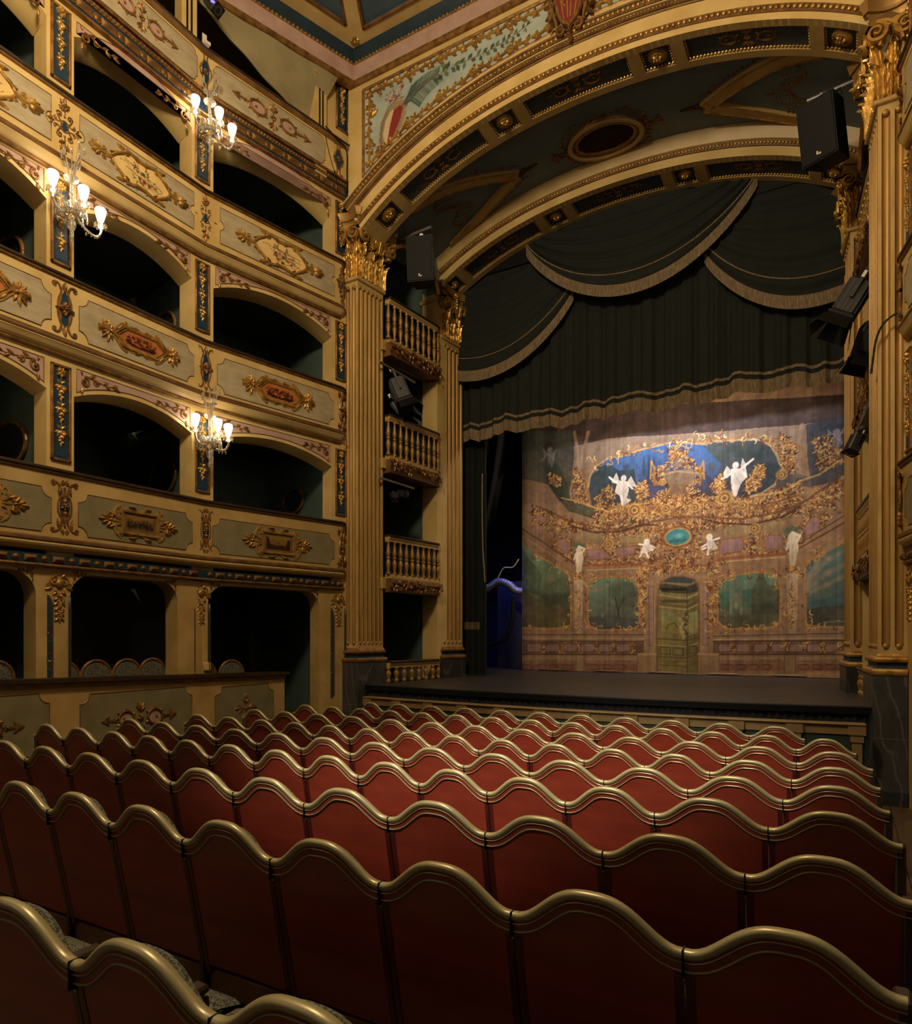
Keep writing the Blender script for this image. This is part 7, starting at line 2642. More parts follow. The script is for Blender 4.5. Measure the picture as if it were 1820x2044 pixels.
figure([(-3.80,3.94)][0], [(-3.86,3.90),(-3.75,3.90),(-3.65,3.75),(-3.76,3.72),(-3.86,3.69),(-3.95,3.71)], [([(-3.86,3.88),(-3.97,3.90)], .05), ([(-3.76,3.87),(-3.65,3.82)], .05), ([(-3.82,3.73),(-3.77,3.60)], .06), ([(-3.90,3.73),(-3.95,3.63)], .05)])
figure([(-2.51,3.95)][0], [(-2.56,3.91),(-2.45,3.90),(-2.34,3.71),(-2.43,3.67),(-2.56,3.73)], [([(-2.45,3.88),(-2.32,3.92)], .05), ([(-2.56,3.81),(-2.66,3.75)], .05), ([(-2.52,3.73),(-2.54,3.59)], .06), ([(-2.58,3.73),(-2.66,3.70)], .05)])
figure([(-0.20,5.78)][0], [(-0.26,5.76),(-0.13,5.76),(-0.10,5.55),(-0.20,5.45),(-0.26,5.53)], [([(-0.13,5.74),(-0.07,5.84)], .05)], ([(-0.26,5.76),(-0.36,5.88),(-0.33,5.73)], [(-0.13,5.76),(-0.02,5.88),(-0.05,5.72)]), (128, 110, 112))
figure([(-6.06,6.25)][0], [(-6.13,6.19),(-5.96,6.17),(-5.94,6.01),(-6.01,5.84),(-6.11,5.99)], [([(-6.11,6.17),(-6.23,6.05)], .04)], ([(-6.11,6.17),(-6.25,6.32),(-6.20,6.09)], [(-5.99,6.15),(-5.89,6.27),(-5.94,6.01)]), (120, 108, 98))
# caryatid terms
for (x, zt, k) in ((352, 640, 1.0), (1460, 565, 1.25)):
    q = PV(x,zt + 20)[0]
    cv.spot(q[0] - .02, q[1] + 0.05, .16 * k, .10 * k, (84, 92, 66), .9, .5, .2)
    cv.spot(q[0], q[1] - .06 * k, .08 * k, .10 * k, (206, 184, 156), .95, .3)
    b = PV(x - 14 * k,zt + 42 * k, x + 20 * k,zt + 40 * k, x + 26 * k,zt + 80 * k, x + 18 * k,zt + 105 * k, x + 12 * k,zt + 150 * k, x - 12 * k,zt + 150 * k, x - 16 * k,zt + 100 * k)
    cv.poly(b, (214, 194, 168), .95, (190, 160, 120), .08)
    cv.line(PV(x + 18 * k,zt + 48 * k, x + 30 * k,zt + 25 * k, x,zt + 12 * k), .06 * k, (214, 194, 168), .95)
    cv.line(PV(x - 14 * k,zt + 48 * k, x - 24 * k,zt + 80 * k), .06 * k, (206, 184, 158), .95)
    cv.line(PV(x + 2,zt + 60 * k, x + 2,zt + 150 * k), .02, (160, 130, 104), .7)
    zb = zt + 165 * k
    cv.strokes(60, PV(x - 22 * k,zb - 10, x + 26 * k,zb - 12, x + 22 * k,zb + 40, x - 18 * k,zb + 40), OR, .10, .026, .9, int(x), 4)
    cv.poly(PV(x - 26 * k,zb + 20, x + 24 * k,zb + 20, x + 16 * k,1105, x - 18 * k,1105), (178, 146, 112), .9, (160, 124, 90), .1)
    cv.strokes(60, PV(x - 8 * k,zb + 70, x + 8 * k,zb + 70, x + 6 * k,1080, x - 8 * k,1080), OR, .09, .018, .85, int(x) + 1, 4)
    cv.line(PV(x - 26 * k,1108, x + 24 * k,1108), .03, (96, 64, 44), .9)
# weave, seams and soft hanging streaks
fine = cv.noise(90, 21, 2)
cv.c *= (0.90 + 0.2 * fine)[..., None]
st1 = np.repeat(vnoise(cv.w, 8, 150, 31, 2)[:1], cv.h, 0)
cv.c *= (0.90 + 0.2 * st1)[..., None]
gr = cv.c.mean(axis=2, keepdims=True)
cv.c = (cv.c * 0.80 + gr * 0.20) * 1.12


def hang(X, Z):
    return 0.018 * np.sin(X * 5.1 + 0.4) + 0.03 * np.sin(X * 9 + 1) * np.clip((-5.4 - X) / 1.2, 0, 1) + 0.02 * np.sin(X * 13) * np.clip((X + 0.9), 0, 1)


p = cv.build('painted_cloth', dr, 0.0, None, hang)
me = p.data
p.location = (3.3, 0, -1.08)
MB().tube([(-3.46, 0.02, 0.03), (3.58, 0.02, 0.03)], 0.025, 6).build('bottom_batten', BROWN, dr)
# ---------------------------------------------------------------- theatre seats
SW = 0.525           # width the master seat is modelled at


def crest(u):
    """height of the wavy top over its end joints, u from -1 to 1 across one seat"""
    a = abs(u)
    return 0.112 * (0.5 + 0.5 * cos(PI * min(1.0, a / 0.96) ** 1.38))


def back_y(z):
    return (0.86 - z) * 0.20


NSEG = 28
US = [-1 + 2 * i / NSEG for i in range(NSEG + 1)]
HW = SW / 2 - 0.0025


def along(prof, mb=None):
    """profile of (y out, z) relative to the wavy line, swept across the seat with the line's own normal"""
    rows = []
    for i, u in enumerate(US):
        du = 0.01
        sl = (crest(min(1, u + du)) - crest(max(-1, u - du))) / ((min(1, u + du) - max(-1, u - du)) * HW)
        n = Vector((-sl, 1)).normalized()
        rows.append([(u * HW + n.x * z, y + back_y(0.85 + crest(u) + z), 0.85 + crest(u) + n.y * z) for y, z in prof])
    o = MB().grid(rows, closed_v=True)
    q = len(prof)
    o.f.append(tuple(range(q)))
    o.f.append(tuple(range(NSEG * q + q - 1, NSEG * q - 1, -1)))
    return (mb or MB()).join(o)


def ring(cy, cz, ry, rz, n=12):
    return [(cy + ry * cos(2 * PI * k / n), cz + rz * sin(2 * PI * k / n)) for k in range(n)]


rail_me = along(ring(0.004, -0.0145, 0.020, 0.0155, 14))
rail_me = rail_me.mesh('crest_rail')
rail_me.materials.append(BRASS)
band_me = along([(-0.008, -0.024), (-0.010, -0.060), (0.010, -0.060), (0.010, -0.024)]).mesh('crest_band')
band_me.materials.append(REDWOOD)
bead_me = along(ring(-0.010, -0.059, 0.006, 0.0038, 8)).mesh('crest_bead')
bead_me.materials.append(BRASS)
bead2 = along(ring(-0.010, -0.034, 0.004, 0.0022, 8)).mesh('crest_bead')
bead2.materials.append(BRASS)


def back_sheet(y0, y1, ulo, uhi, ztop_off, zlo):
    us = [u for u in US if ulo < u < uhi]
    us = [ulo] + us + [uhi]
    rows = []
    for u in us:
        zt = 0.85 + crest(u) + ztop_off
        col = [zt + (zlo - zt) * k / 4 for k in range(5)]
        rows.append([(u * HW, y0 + back_y(z), z) for z in col] + [(u * HW, y1 + back_y(z), z) for z in reversed(col)])
    o = MB().grid(rows, closed_v=True)
    q = len(rows[0])
    o.f.append(tuple(range(q)))
    o.f.append(tuple(range((len(us) - 1) * q + q - 1, (len(us) - 1) * q - 1, -1)))
    return o


pan_me = back_sheet(-0.006, 0.012, -0.90, 0.90, -0.056, 0.30).mesh('back_panel')
pan_me.materials.append(REDWOOD)
stl_me = back_sheet(-0.008, 0.012, -1.0, -0.90, -0.056, 0.26)
stl_me = stl_me.mesh('stile')
stl_me.materials.append(REDDARK)
str_me = back_sheet(-0.008, 0.012, 0.90, 1.0, -0.056, 0.26).mesh('stile')
str_me.materials.append(REDDARK)
# upholstered inner back, bulging out behind the rail
rows = []
for u in [-0.96 + 1.92 * i / 18 for i in range(19)]:
    zt = 0.85 + crest(u) - 0.030
    row = []
    for k in range(9):
        a = PI * k / 8
        zz = zt - 0.03 + 0.03 * sin(a)
        row.append((u * HW, 0.016 + 0.045 * (1 - cos(a)) * 0.5 * (1.15 - 0.5 * u * u) + back_y(0.9), zz if k < 8 else zt - 0.06))
    row.append((u * HW, 0.105 * (1 - 0.35 * u * u) + back_y(0.7), 0.66))
    row.append((u * HW, 0.07 + back_y(0.45), 0.44))
    rows.append(row)
uph_me = MB().grid(rows).mesh('back_upholstery', True, 60)
uph_me.materials.append(VELVET)
mb = MB()
rows = []
for i in range(15):
    u = -1 + 2 * i / 14
    e = (1 - abs(u) ** 6)
    prof = [(0.12, 0.38), (0.10, 0.42), (0.11, 0.465), (0.16, 0.49 + 0.012 * e), (0.30, 0.50 + 0.02 * e), (0.50, 0.495 + 0.012 * e), (0.585, 0.47), (0.60, 0.43), (0.58, 0.37)]
    rows.append([(u * (HW - 0.012) * (0.97 if abs(u) > 0.99 else 1), y, z if abs(u) < 0.99 else z - 0.012) for y, z in prof])
mb.grid(rows)
cus_me = mb.mesh('seat_cushion', True, 60)
cus_me.materials.append(VELVET)
mb = MB().bbox((-HW + 0.01, 0.13, 0.335), (HW - 0.01, 0.54, 0.362), 0.005)
pan2_me = mb.mesh('seat_pan')
pan2_me.materials.append(REDDARK)
mb = MB().bbox((SW / 2 - 0.035, 0.10, 0.0), (SW / 2 + 0.0, 0.44, 0.56), 0.006)
std_me = mb.mesh('standard')
std_me.materials.append(DARKWOOD)
mb = MB().bbox((SW / 2 - 0.045, 0.07, 0.575), (SW / 2 + 0.015, 0.43, 0.605), 0.010)
arm_me = mb.mesh('armrest')
arm_me.materials.append(DARKWOOD)
mb = MB()
for u0 in (1,):
    y0 = back_y(0.83)
    mb.box((SW / 2 - 0.0022, -0.018 + y0, 0.775), (SW / 2 + 0.0022, 0.02 + y0, 0.8515))
clip_me = mb.mesh('joint_clip', False)
clip_me.materials.append(BLACK)
mb = MB().ell((SW / 2, back_y(0.77) - 0.010, 0.768), (0.004, 0.005, 0.006), 6, 4)
scr_me = mb.mesh('clip_screw')
scr_me.materials.append(STEEL)
mb = MB().bbox((SW / 2 - 0.03, 0.0, 0.02), (SW / 2 + 0.012, 0.10, 0.835), 0.008)
end_me = mb.mesh('end_panel')
end_me.materials.append(DARKWOOD)

beam_me = MB().bbox((-HW, 0.125, 0.17), (HW, 0.150, 0.27), 0.004).mesh('back_beam')
beam_me.materials.append(BROWN)

ORD = ['front', 'second', 'third', 'fourth', 'fifth', 'sixth', 'seventh', 'eighth', 'ninth']
CNT = ['first', 'second', 'third', 'fourth', 'fifth', 'sixth', 'seventh', 'eighth', 'ninth', 'tenth', 'eleventh', 'twelfth', 'thirteenth', 'fourteenth', 'fifteenth']
ROWS = {
    0: (1.037, 1.045, [-2.80, -2.27, -1.74, -1.215, -0.69, -0.165], 'l'),
    1: (1.869, 1.053, [-4.30, -3.82, -3.33, -2.85, -2.36, -1.87, -1.37, -0.88, -0.38, 0.12], 'r'),
    2: (2.701, 1.010, [-6.15, -5.62, -5.10, -4.58, -4.05, -3.52, -2.99, -2.465, -1.93, -1.40, -0.865, -0.33, 0.185], 'r'),
    3: (3.533, 0.980, [-6.54, -6.07, -5.56, -5.09, -4.63, -4.17, -3.70, -3.23, -2.76, -2.29, -1.82, -1.34, -0.86, -0.33, 0.205], 'b'),
    4: (4.365, 0.940, [-6.55, -6.07, -5.56, -5.06, -4.54, -4.02, -3.49, -2.97, -2.44, -1.92, -1.39, -0.86, -0.33, 0.195], 'b'),
    5: (5.197, 0.905, [-6.56, -6.07, -5.56, -5.09, -4.63, -4.17, -3.70, -3.23, -2.76, -2.29, -1.815, -1.34, -0.87, -0.34, 0.18], 'b'),
    6: (6.029, 0.885, [-6.53, -6.06, -5.55, -5.04, -4.52, -4.00, -3.48, -2.97, -2.45, -1.93, -1.41, -0.885, -0.36, 0.16], 'b'),
    7: (6.861, 0.871, [-6.47, -6.00, -5.55, -5.09, -4.62, -4.16, -3.69, -3.22, -2.75, -2.28, -1.82, -1.35, -0.88, -0.41, 0.06], 'b'),
    8: (7.693, 0.856, [-6.00, -5.57, -5.05, -4.53, -4.01, -3.50, -2.98, -2.46, -1.94, -1.42, -0.90, -0.38], 'b'),
}


def make_seat():
    r = thing('theatre_seat', '', 'seat')
    for me in (pan_me, stl_me, str_me, rail_me, band_me, bead_me, bead2, uph_me, cus_me, pan2_me, std_me, arm_me, clip_me, scr_me, beam_me):
        link(me.name.split('.')[0], me, r)
    return r


proto = make_seat()
first = True
for k in sorted(ROWS):
    yk, zv, js, ends = ROWS[k]
    n = len(js) - 1
    for i in range(n):
        s = proto if first else copy_tree(proto)
        first = False
        w = js[i + 1] - js[i]
        s.location = ((js[i] + js[i + 1]) / 2, yk, zv - 0.85 - 0.002)
        s.scale = (w / SW, 1, 1)
        rowname = ORD[8 - k]
        from_right = n - 1 - i
        where = '%s from the right end' % CNT[from_right]
        if k in (0, 1, 2):
            where = '%s from the right end' % CNT[from_right]
        if k == 0:
            where = '%s from the left in view' % CNT[i]
        if from_right == 0 and k:
            where = 'at the right end'
        elif i == 0 and k > 2:
            where = 'at the left end'
        s['label'] = 'red wooden seat with gilt rail, %s row from stage, %s' % (rowname, where) if k < 8 else 'red wooden seat with gilt rail in the front row, %s' % where
        s['group'] = 'theatre seats in the %s row from the stage' % rowname if k < 8 else 'theatre seats in the front row'
        if i == n - 1 and k:
            link('end_panel', end_me, s)
            for c in list(s.children):
                if c.name.split('.')[0] in ('joint_clip', 'clip_screw'):
                    bpy.data.objects.remove(c)
        if i == 0 and k > 2:
            e = link('end_panel', end_me, s)
            e.location.x = -SW + 0.03
# ---------------------------------------------------------------- stalls barrier in front of the ground boxes
bar = thing('stalls_barrier', 'long olive panelled barrier with dark top rail before the ground floor boxes', 'barrier', (-7.3, 5.4, 0))
YB0, YB1 = 2.4, 7.56


def bz(y):
    return float(np.interp(y, [2.4, 3.62, 7.56], [1.482, 1.452, 1.357]))


def barrier_strip(name, m, o0, o1, d0, d1, y0=YB0, y1=YB1):
    mb = MB()
    rows = []
    for y in (y0, (y0 + y1) / 2, y1):
        rows.append([(o0, y - 5.4, bz(y) + d0), (o0, y - 5.4, bz(y) + d1), (o1, y - 5.4, bz(y) + d1), (o1, y - 5.4, bz(y) + d0)])
    mb.grid(rows, closed_v=True)
    mb.f.append((0, 1, 2, 3))
    mb.f.append((11, 10, 9, 8))
    return mb.build(name, m, bar, smooth=False)


barrier_strip('top_rail', DARKWOOD, -0.16, 0.06, -0.045, 0.0, YB0, YB1 + 0.05)
barrier_strip('rail_moulding', BROWN, -0.10, 0.03, -0.095, -0.045)
barrier_strip('barrier_front', CREAM_D, -0.12, 0.0, -1.45, -0.095)
barrier_strip('skirting', BROWN, -0.05, 0.015, -1.45, -1.19)
for (y0, y1, cart) in ((2.55, 4.10, 'arrow'), (4.43, 5.90, 'arrow'), (6.27, 7.33, 'cross')):
    yc = (y0 + y1) / 2
    o = parapet_panel(bar, (0.0, yc - 5.4, bz(yc) - 0.49), PI / 2, y1 - y0, 0.64, 'scoop', OLIVE, cart, 1.05)
bs = thing('barrier_socket', 'small white socket box on the pier above the barrier rail', 'socket', S1.p(0.065, 0.012, 1.46), S1.rz)
MB().bbox((-0.05, -0.03, -0.06), (0.05, 0.0, 0.06), 0.006).build('socket_body', CREAM, bs)

# box chairs: gilt round backs showing over the rails
rows = [(0.0, 0.0)]


def chair_meshes(W_, Hh):
    th = [PI * i / 20 for i in range(21)]
    arcp = [(-W_ / 2, 0, Hh - W_ * 0.5 - 0.16), (-W_ / 2, 0, Hh - W_ * 0.5)] + [(-W_ / 2 * cos(a), 0, Hh - W_ * 0.5 + W_ * 0.5 * sin(a)) for a in th] + [(W_ / 2, 0, Hh - W_ * 0.5 - 0.16)]
    fr = MB().tube(arcp, 0.018, 6).tube([(x * 0.86, -0.006, Hh - W_ * 0.5 + (z - Hh + W_ * 0.5) * 0.86) for x, y, z in arcp], 0.008, 5)
    pad = MB().prism([(x * 0.84, Hh - W_ * 0.5 + (z - Hh + W_ * 0.5) * 0.84) for x, y, z in arcp], -0.02, 0.03)
    seat = MB().bbox((-W_ / 2, -0.02, 0.42), (W_ / 2, 0.40, 0.48), 0.015)
    leg = MB().lathe([(0.018, 0), (0.022, 0.42)], 8)
    out = []
    for mb, nm, m in ((fr, 'back_frame', BRONZE), (pad, 'back_pad', VELVET), (seat, 'seat', VELVET), (leg, 'leg', BROWN)):
        me = mb.mesh(nm)
        me.materials.append(m)
        out.append((nm, me))
    return out


CH = chair_meshes(0.40, 0.92)


def box_chair(pos, rz, label, group):
    c = thing('box_chair', label, 'chair', pos, rz, group)
    for nm, me in CH[:3]:
        link(nm, me, c)
    for sx in (-1, 1):
        for y in (0.0, 0.36):
            link('leg', CH[3][1], c, (sx * 0.17, y, 0))
    return c


CG1, CG0 = 'round-backed box chairs on the first tier', 'round-backed box chairs at ground level'
POSN = ['leftmost', 'second from left', 'third from left', 'rightmost']
for i, s in enumerate((4.80, 5.19, 5.65, 6.10)):
    box_chair(S0.p(s, -0.55, 2.99), PI / 2 + PI, 'round chair back over lowest balcony rail, %s of four, left full box' % POSN[i], CG1)
for i, s in enumerate((0.36, 0.83, 1.30, 1.76)):
    box_chair(S1.p(s, -0.50, 2.97), S1.rz + PI, 'round chair back over lowest balcony rail, %s of four, box beside pilaster' % POSN[i], CG1)
box_chair(S0.p(4.00, -0.50, 2.99), PI / 2 + PI, 'gilt round chair back over the lowest balcony rail at the left edge', CG1)
for i, s in enumerate((4.88, 5.30, 5.72, 6.10)):
    box_chair(S0.p(s - 0.10, -0.30, 0.66), PI / 2 + PI, 'round chair back over dark barrier rail, %s of four, middle ground box' % POSN[i], CG0)
box_chair(S0.p(4.02, -0.30, 0.69), PI / 2 + PI, 'gilt round chair back over the dark barrier rail at the left edge', CG0)
for i, s in enumerate((0.20, 0.66)):
    box_chair(S1.p(s, -0.35, 0.60), S1.rz + PI, 'round chair back over the dark barrier rail, %s of two in the curtained ground box' % ('left', 'right')[i], CG0)
# chair platforms hidden inside the boxes
for sg, s0, s1, z0, z1 in ((S0, 2.3, 6.5, 2.70, 2.985), (S1, 0.1, 2.3, 2.70, 2.965), (S0, 2.3, 6.5, 0.55, 0.655), (S1, 0.1, 2.3, 0.55, 0.598)):
    seg_mesh(MB().box((s0, 0.06, z0), (s1, 1.6, z1)), sg, 'box_platform', BOXBLACK, wl, smooth=False)
# dark curtain in the last ground box
gc = thing('box_curtain', 'dark brown gathered curtain in the ground box nearest the stage', 'curtain', S1.p(1.25, -1.2, 0.6), S1.rz)
rows = [[(-0.22 + 0.44 * i / 40, 0.03 * sin(i * 1.4), z) for z in (0.0, 1.0, 2.02)] for i in range(41)]
MB().grid(rows).build('curtain_cloth', mat('brown_black_cloth', (0.016, 0.012, 0.009), 0.9), gc)

# oval mirrors on the box partitions
for sg, s, z, off, w, h, lab in ((S0, 4.52, 6.50, -1.05, 0.40, 0.27, 'dark oval mirror in a bronze frame in the left-edge box on the second tier'),
                                 (S0, 4.52, 4.22, -1.0, 0.42, 0.28, 'dark oval mirror in a bronze frame in the left-edge box on the lowest tier'),
                                 (S1, -0.055, 6.48, -1.05, 0.40, 0.27, 'dark oval mirror in a bronze frame in the middle box on the second tier'),
                                 (S1, -0.055, 4.28, -1.05, 0.42, 0.28, 'dark oval mirror in a bronze frame in the middle box on the lowest tier'),
                                 (S1, 2.345, 4.30, -1.15, 0.30, 0.22, 'small dark oval mirror in the lowest-tier box beside the pilaster')):
    c = sg.p(s - 0.0, off, z)
    m = thing('oval_mirror', lab, 'mirror', c, sg.rz - PI / 2 + PI / 2 + PI / 2 - PI / 2)
    m.rotation_euler = (0, 0, sg.rz - PI / 2)
    thh = [2 * PI * i / 28 for i in range(29)]
    MB().tube([(w * cos(a), -0.02, h * sin(a)) for a in thh], 0.028, 8, caps=False).build('mirror_frame', BRONZE, m)
    MB().prism([(w * cos(a), h * sin(a)) for a in thh[:-1]], -0.012, 0.0).build('mirror_glass', MIRROR, m)

# ---------------------------------------------------------------- glass wall chandeliers
def sconce(pos, rz, label, arms):
    c = thing('glass_sconce', label, 'chandelier', pos, rz, 'lit glass sconces on the box piers')
    MB().tube([(0, 0.20, -0.02), (0, 0.0, -0.02)], 0.012, 6).lathe([(0.05, 0), (0.03, 0.02), (0, 0.025)], 10, T(0, 0.20, -0.02) @ RX(PI / 2)).build('wall_bracket', BRASS, c)
    MB().lathe([(0, -0.42), (0.012, -0.40), (0.03, -0.36), (0.012, -0.32), (0.018, -0.29), (0.045, -0.24), (0.05, -0.20), (0.02, -0.15), (0.10, -0.11), (0.115, -0.07), (0.05, -0.04), (0.02, 0.0), (0.016, 0.12), (0.03, 0.14), (0.016, 0.16), (0.016, 0.26), (0.07, 0.29), (0.085, 0.32), (0.03, 0.33), (0.0, 0.34)], 14).build('glass_stem', GLASS, c)
    for (ax, ay, az) in arms:
        L = math.hypot(ax, ay)
        ux, uy = ax / L, ay / L
        pth = [(0.03, -0.07), (0.35 * L, -0.135 + 0.3 * az), (0.8 * L, -0.13 + az * 0.9), (L, -0.06 + az), (L, 0.0 + az)]
        pth = smooth_path(pth, 16)
        a = MB().tube([(ux * r, uy * r, z) for r, z in pth], 0.014, 6)
        for k in range(1, 16):
            a.ell((ux * pth[k][0], uy * pth[k][0], pth[k][1] - 0.012), (0.010, 0.010, 0.016), 5, 3)
        a = a.build('arm', GLASS, c)
        M = T(ux * L, uy * L, az)
        pr = [(0.02, -0.01), (0.035, 0.0), (0.062, 0.022), (0.072, 0.042), (0.060, 0.044), (0.045, 0.028), (0.02, 0.02)]
        q = MB().lathe(pr, 14, M)
        for k in range(8):
            q.ell((ux * L + 0.064 * cos(k * PI / 4), uy * L + 0.064 * sin(k * PI / 4), az + 0.018), (0.012, 0.012, 0.02), 5, 3)
        q.build('drip_pan', GLASS, a)
        MB().lathe([(0.020, 0.02), (0.021, 0.05), (0.021, 0.065), (0.032, 0.085), (0.048, 0.14), (0.060, 0.195), (0.061, 0.212), (0.052, 0.228), (0.030, 0.240), (0.0, 0.244)], 16, M).build('lit_shade', SHADE, a)
        q = MB()
        for k in range(3):
            t = (ux * L * (0.5 + 0.18 * k), uy * L * (0.5 + 0.18 * k), az * 0.6 - 0.15)
            q.lathe([(0, -0.05), (0.012, -0.03), (0.008, -0.01), (0, 0)], 6, T(*t))
        q.build('pendant_drop', GLASS, a)
    r = random.Random(4)
    for k in range(9):
        a = k * 2.4
        q = MB()
        d = 0.03 + 0.015 * (k % 3)
        hgt = 0.20 + 0.10 * (k % 3)
        pts = smooth_path([(0.02 * cos(a), 0.02 * sin(a), 0.28), (d * cos(a), d * sin(a), 0.28 + hgt * 0.5), (d * 2.2 * cos(a), d * 2.2 * sin(a), 0.28 + hgt)], 8)
        q.tube(pts, 0.006, 5)
        e = pts[-1]
        if k % 3 == 0:
            for j in range(6):
                q.ell((e[0] + 0.026 * cos(j * PI / 3), e[1] + 0.026 * sin(j * PI / 3), e[2] + 0.01), (0.020, 0.020, 0.024), 6, 4)
        else:
            q.ell((e[0], e[1], e[2]), (0.016, 0.016, 0.06), 6, 4)
        q.build('glass_flower', GLASS, c)
    for k in range(10):
        a = k * 2 * PI / 10 + 0.2
        q = MB()
        pts = smooth_path([(0.05 * cos(a), 0.05 * sin(a), -0.08), (0.12 * cos(a), 0.12 * sin(a), -0.02 + 0.03 * (k % 2)), (0.16 * cos(a), 0.16 * sin(a), -0.10)], 8)
        q.tube(pts, [0.008, 0.012, 0.016, 0.02, 0.022, 0.02, 0.016, 0.012, 0.008], 6, 0.5)
        q.lathe([(0, -0.06), (0.014, -0.035), (0.009, -0.01), (0, 0)], 6, T(*pts[-1]))
        q.build('glass_leaf', GLASS, c)
    return c


ARM = [(-0.20, 0.02, 0.06), (0.13, -0.02, 0.06), (0.26, -0.14, -0.16)]
sconce(S0.p(4.575, 0.22, 6.80), S0.rz, 'lit glass chandelier on the pier nearest the left edge, three white shades', ARM)
sconce(S1.p(0.0, 0.22, 9.00), S1.rz, 'upper lit glass chandelier under the blue frieze of the top gallery', ARM)
sconce(S1.p(0.0, 0.22, 4.64), S1.rz, 'lower lit glass chandelier between the two lowest-tier boxes', [(-0.20, 0.02, 0.06), (0.12, 0.0, 0.06), (0.20, -0.14, -0.02)])

# ---------------------------------------------------------------- loudspeakers
def loudspeaker(pos, rz, tilt, label, w=0.46, h=0.72, d=0.42):
    c = thing('loudspeaker', label, 'loudspeaker', pos)
    c.rotation_euler = (tilt, 0, rz)
    poly = [(-w / 2, -d * 0.5), (w / 2, -d * 0.5), (w * 0.36, d * 0.5), (-w * 0.36, d * 0.5)]
    MB().slab(poly, -h / 2, h / 2).build('cabinet', BLACK, c, smooth=False)
    g = MB().bbox((-w / 2 + 0.012, -d / 2 - 0.012, -h / 2 + 0.012), (w / 2 - 0.012, -d / 2 + 0.002, h / 2 - 0.012), 0.006)
    g.build('front_grille', mat('black_grille', (0.0055, 0.005, 0.0065), 0.6, spec=0.2), c)
    MB().box((-0.028, -d / 2 - 0.016, -h / 2 + 0.075), (-0.005, -d / 2 - 0.010, -h / 2 + 0.115)).box((-0.001, -d / 2 - 0.016, -h / 2 + 0.068), (0.028, -d / 2 - 0.010, -h / 2 + 0.088)).build('badge', WHITE, c, smooth=False)
    y = MB().box((-0.03, -0.03, h / 2), (0.03, 0.03, h / 2 + 0.10)).box((-0.09, -0.02, h / 2 + 0.02), (0.09, 0.02, h / 2 + 0.035))
    y.lathe([(0.025, 0), (0.03, 0.03), (0.02, 0.06)], 8, T(0, 0, h / 2 + 0.06))
    y.build('hanging_clamp', STEEL, c, smooth=False)
    MB().tube([(w * 0.46, 0.05, h / 2 - 0.02), (w * 0.46, 0.05, h / 2 + 0.06), (-0.1, 0.1, h / 2 + 0.06)], 0.012, 5).build('side_bracket', BLACK, c)
    return c


loudspeaker((-6.42, 10.00, 8.38), 0.33, 0.16, 'black loudspeaker hanging beside the left capital')
pole = thing('speaker_pole', 'short steel scaffold pole carrying the left loudspeaker', 'pole', (-6.62, 10.02, 8.93))
MB().tube([(-0.45, 0.0, 0), (0.38, -0.02, 0.02)], 0.03, 10).build('pole_tube', STEEL, pole)
loudspeaker((-0.26, 9.95, 8.34), -0.45, 0.22, 'black loudspeaker hanging beside the right capital')
pole = thing('speaker_pole', 'short steel scaffold pole carrying the right loudspeaker', 'pole', (-0.15, 9.97, 8.88))
MB().tube([(-0.32, 0.03, -0.02), (0.38, 0.0, 0.03)], 0.03, 10).build('pole_tube', STEEL, pole)


# ---------------------------------------------------------------- stage lanterns
LBODY = mat('grey_lantern_casing', (0.022, 0.020, 0.025), 0.5)
TAPE = mat('white_tag', (0.75, 0.72, 0.66), 0.6)


def aim_matrix(o, d, roll=0.0):
    v = Vector(d).normalized()
    q = (-v).to_track_quat('Z', 'Y')
    o.rotation_mode = 'QUATERNION'
    o.rotation_quaternion = q
    if roll:
        from mathutils import Quaternion
        o.rotation_quaternion = q @ Quaternion((0, 0, 1), roll)


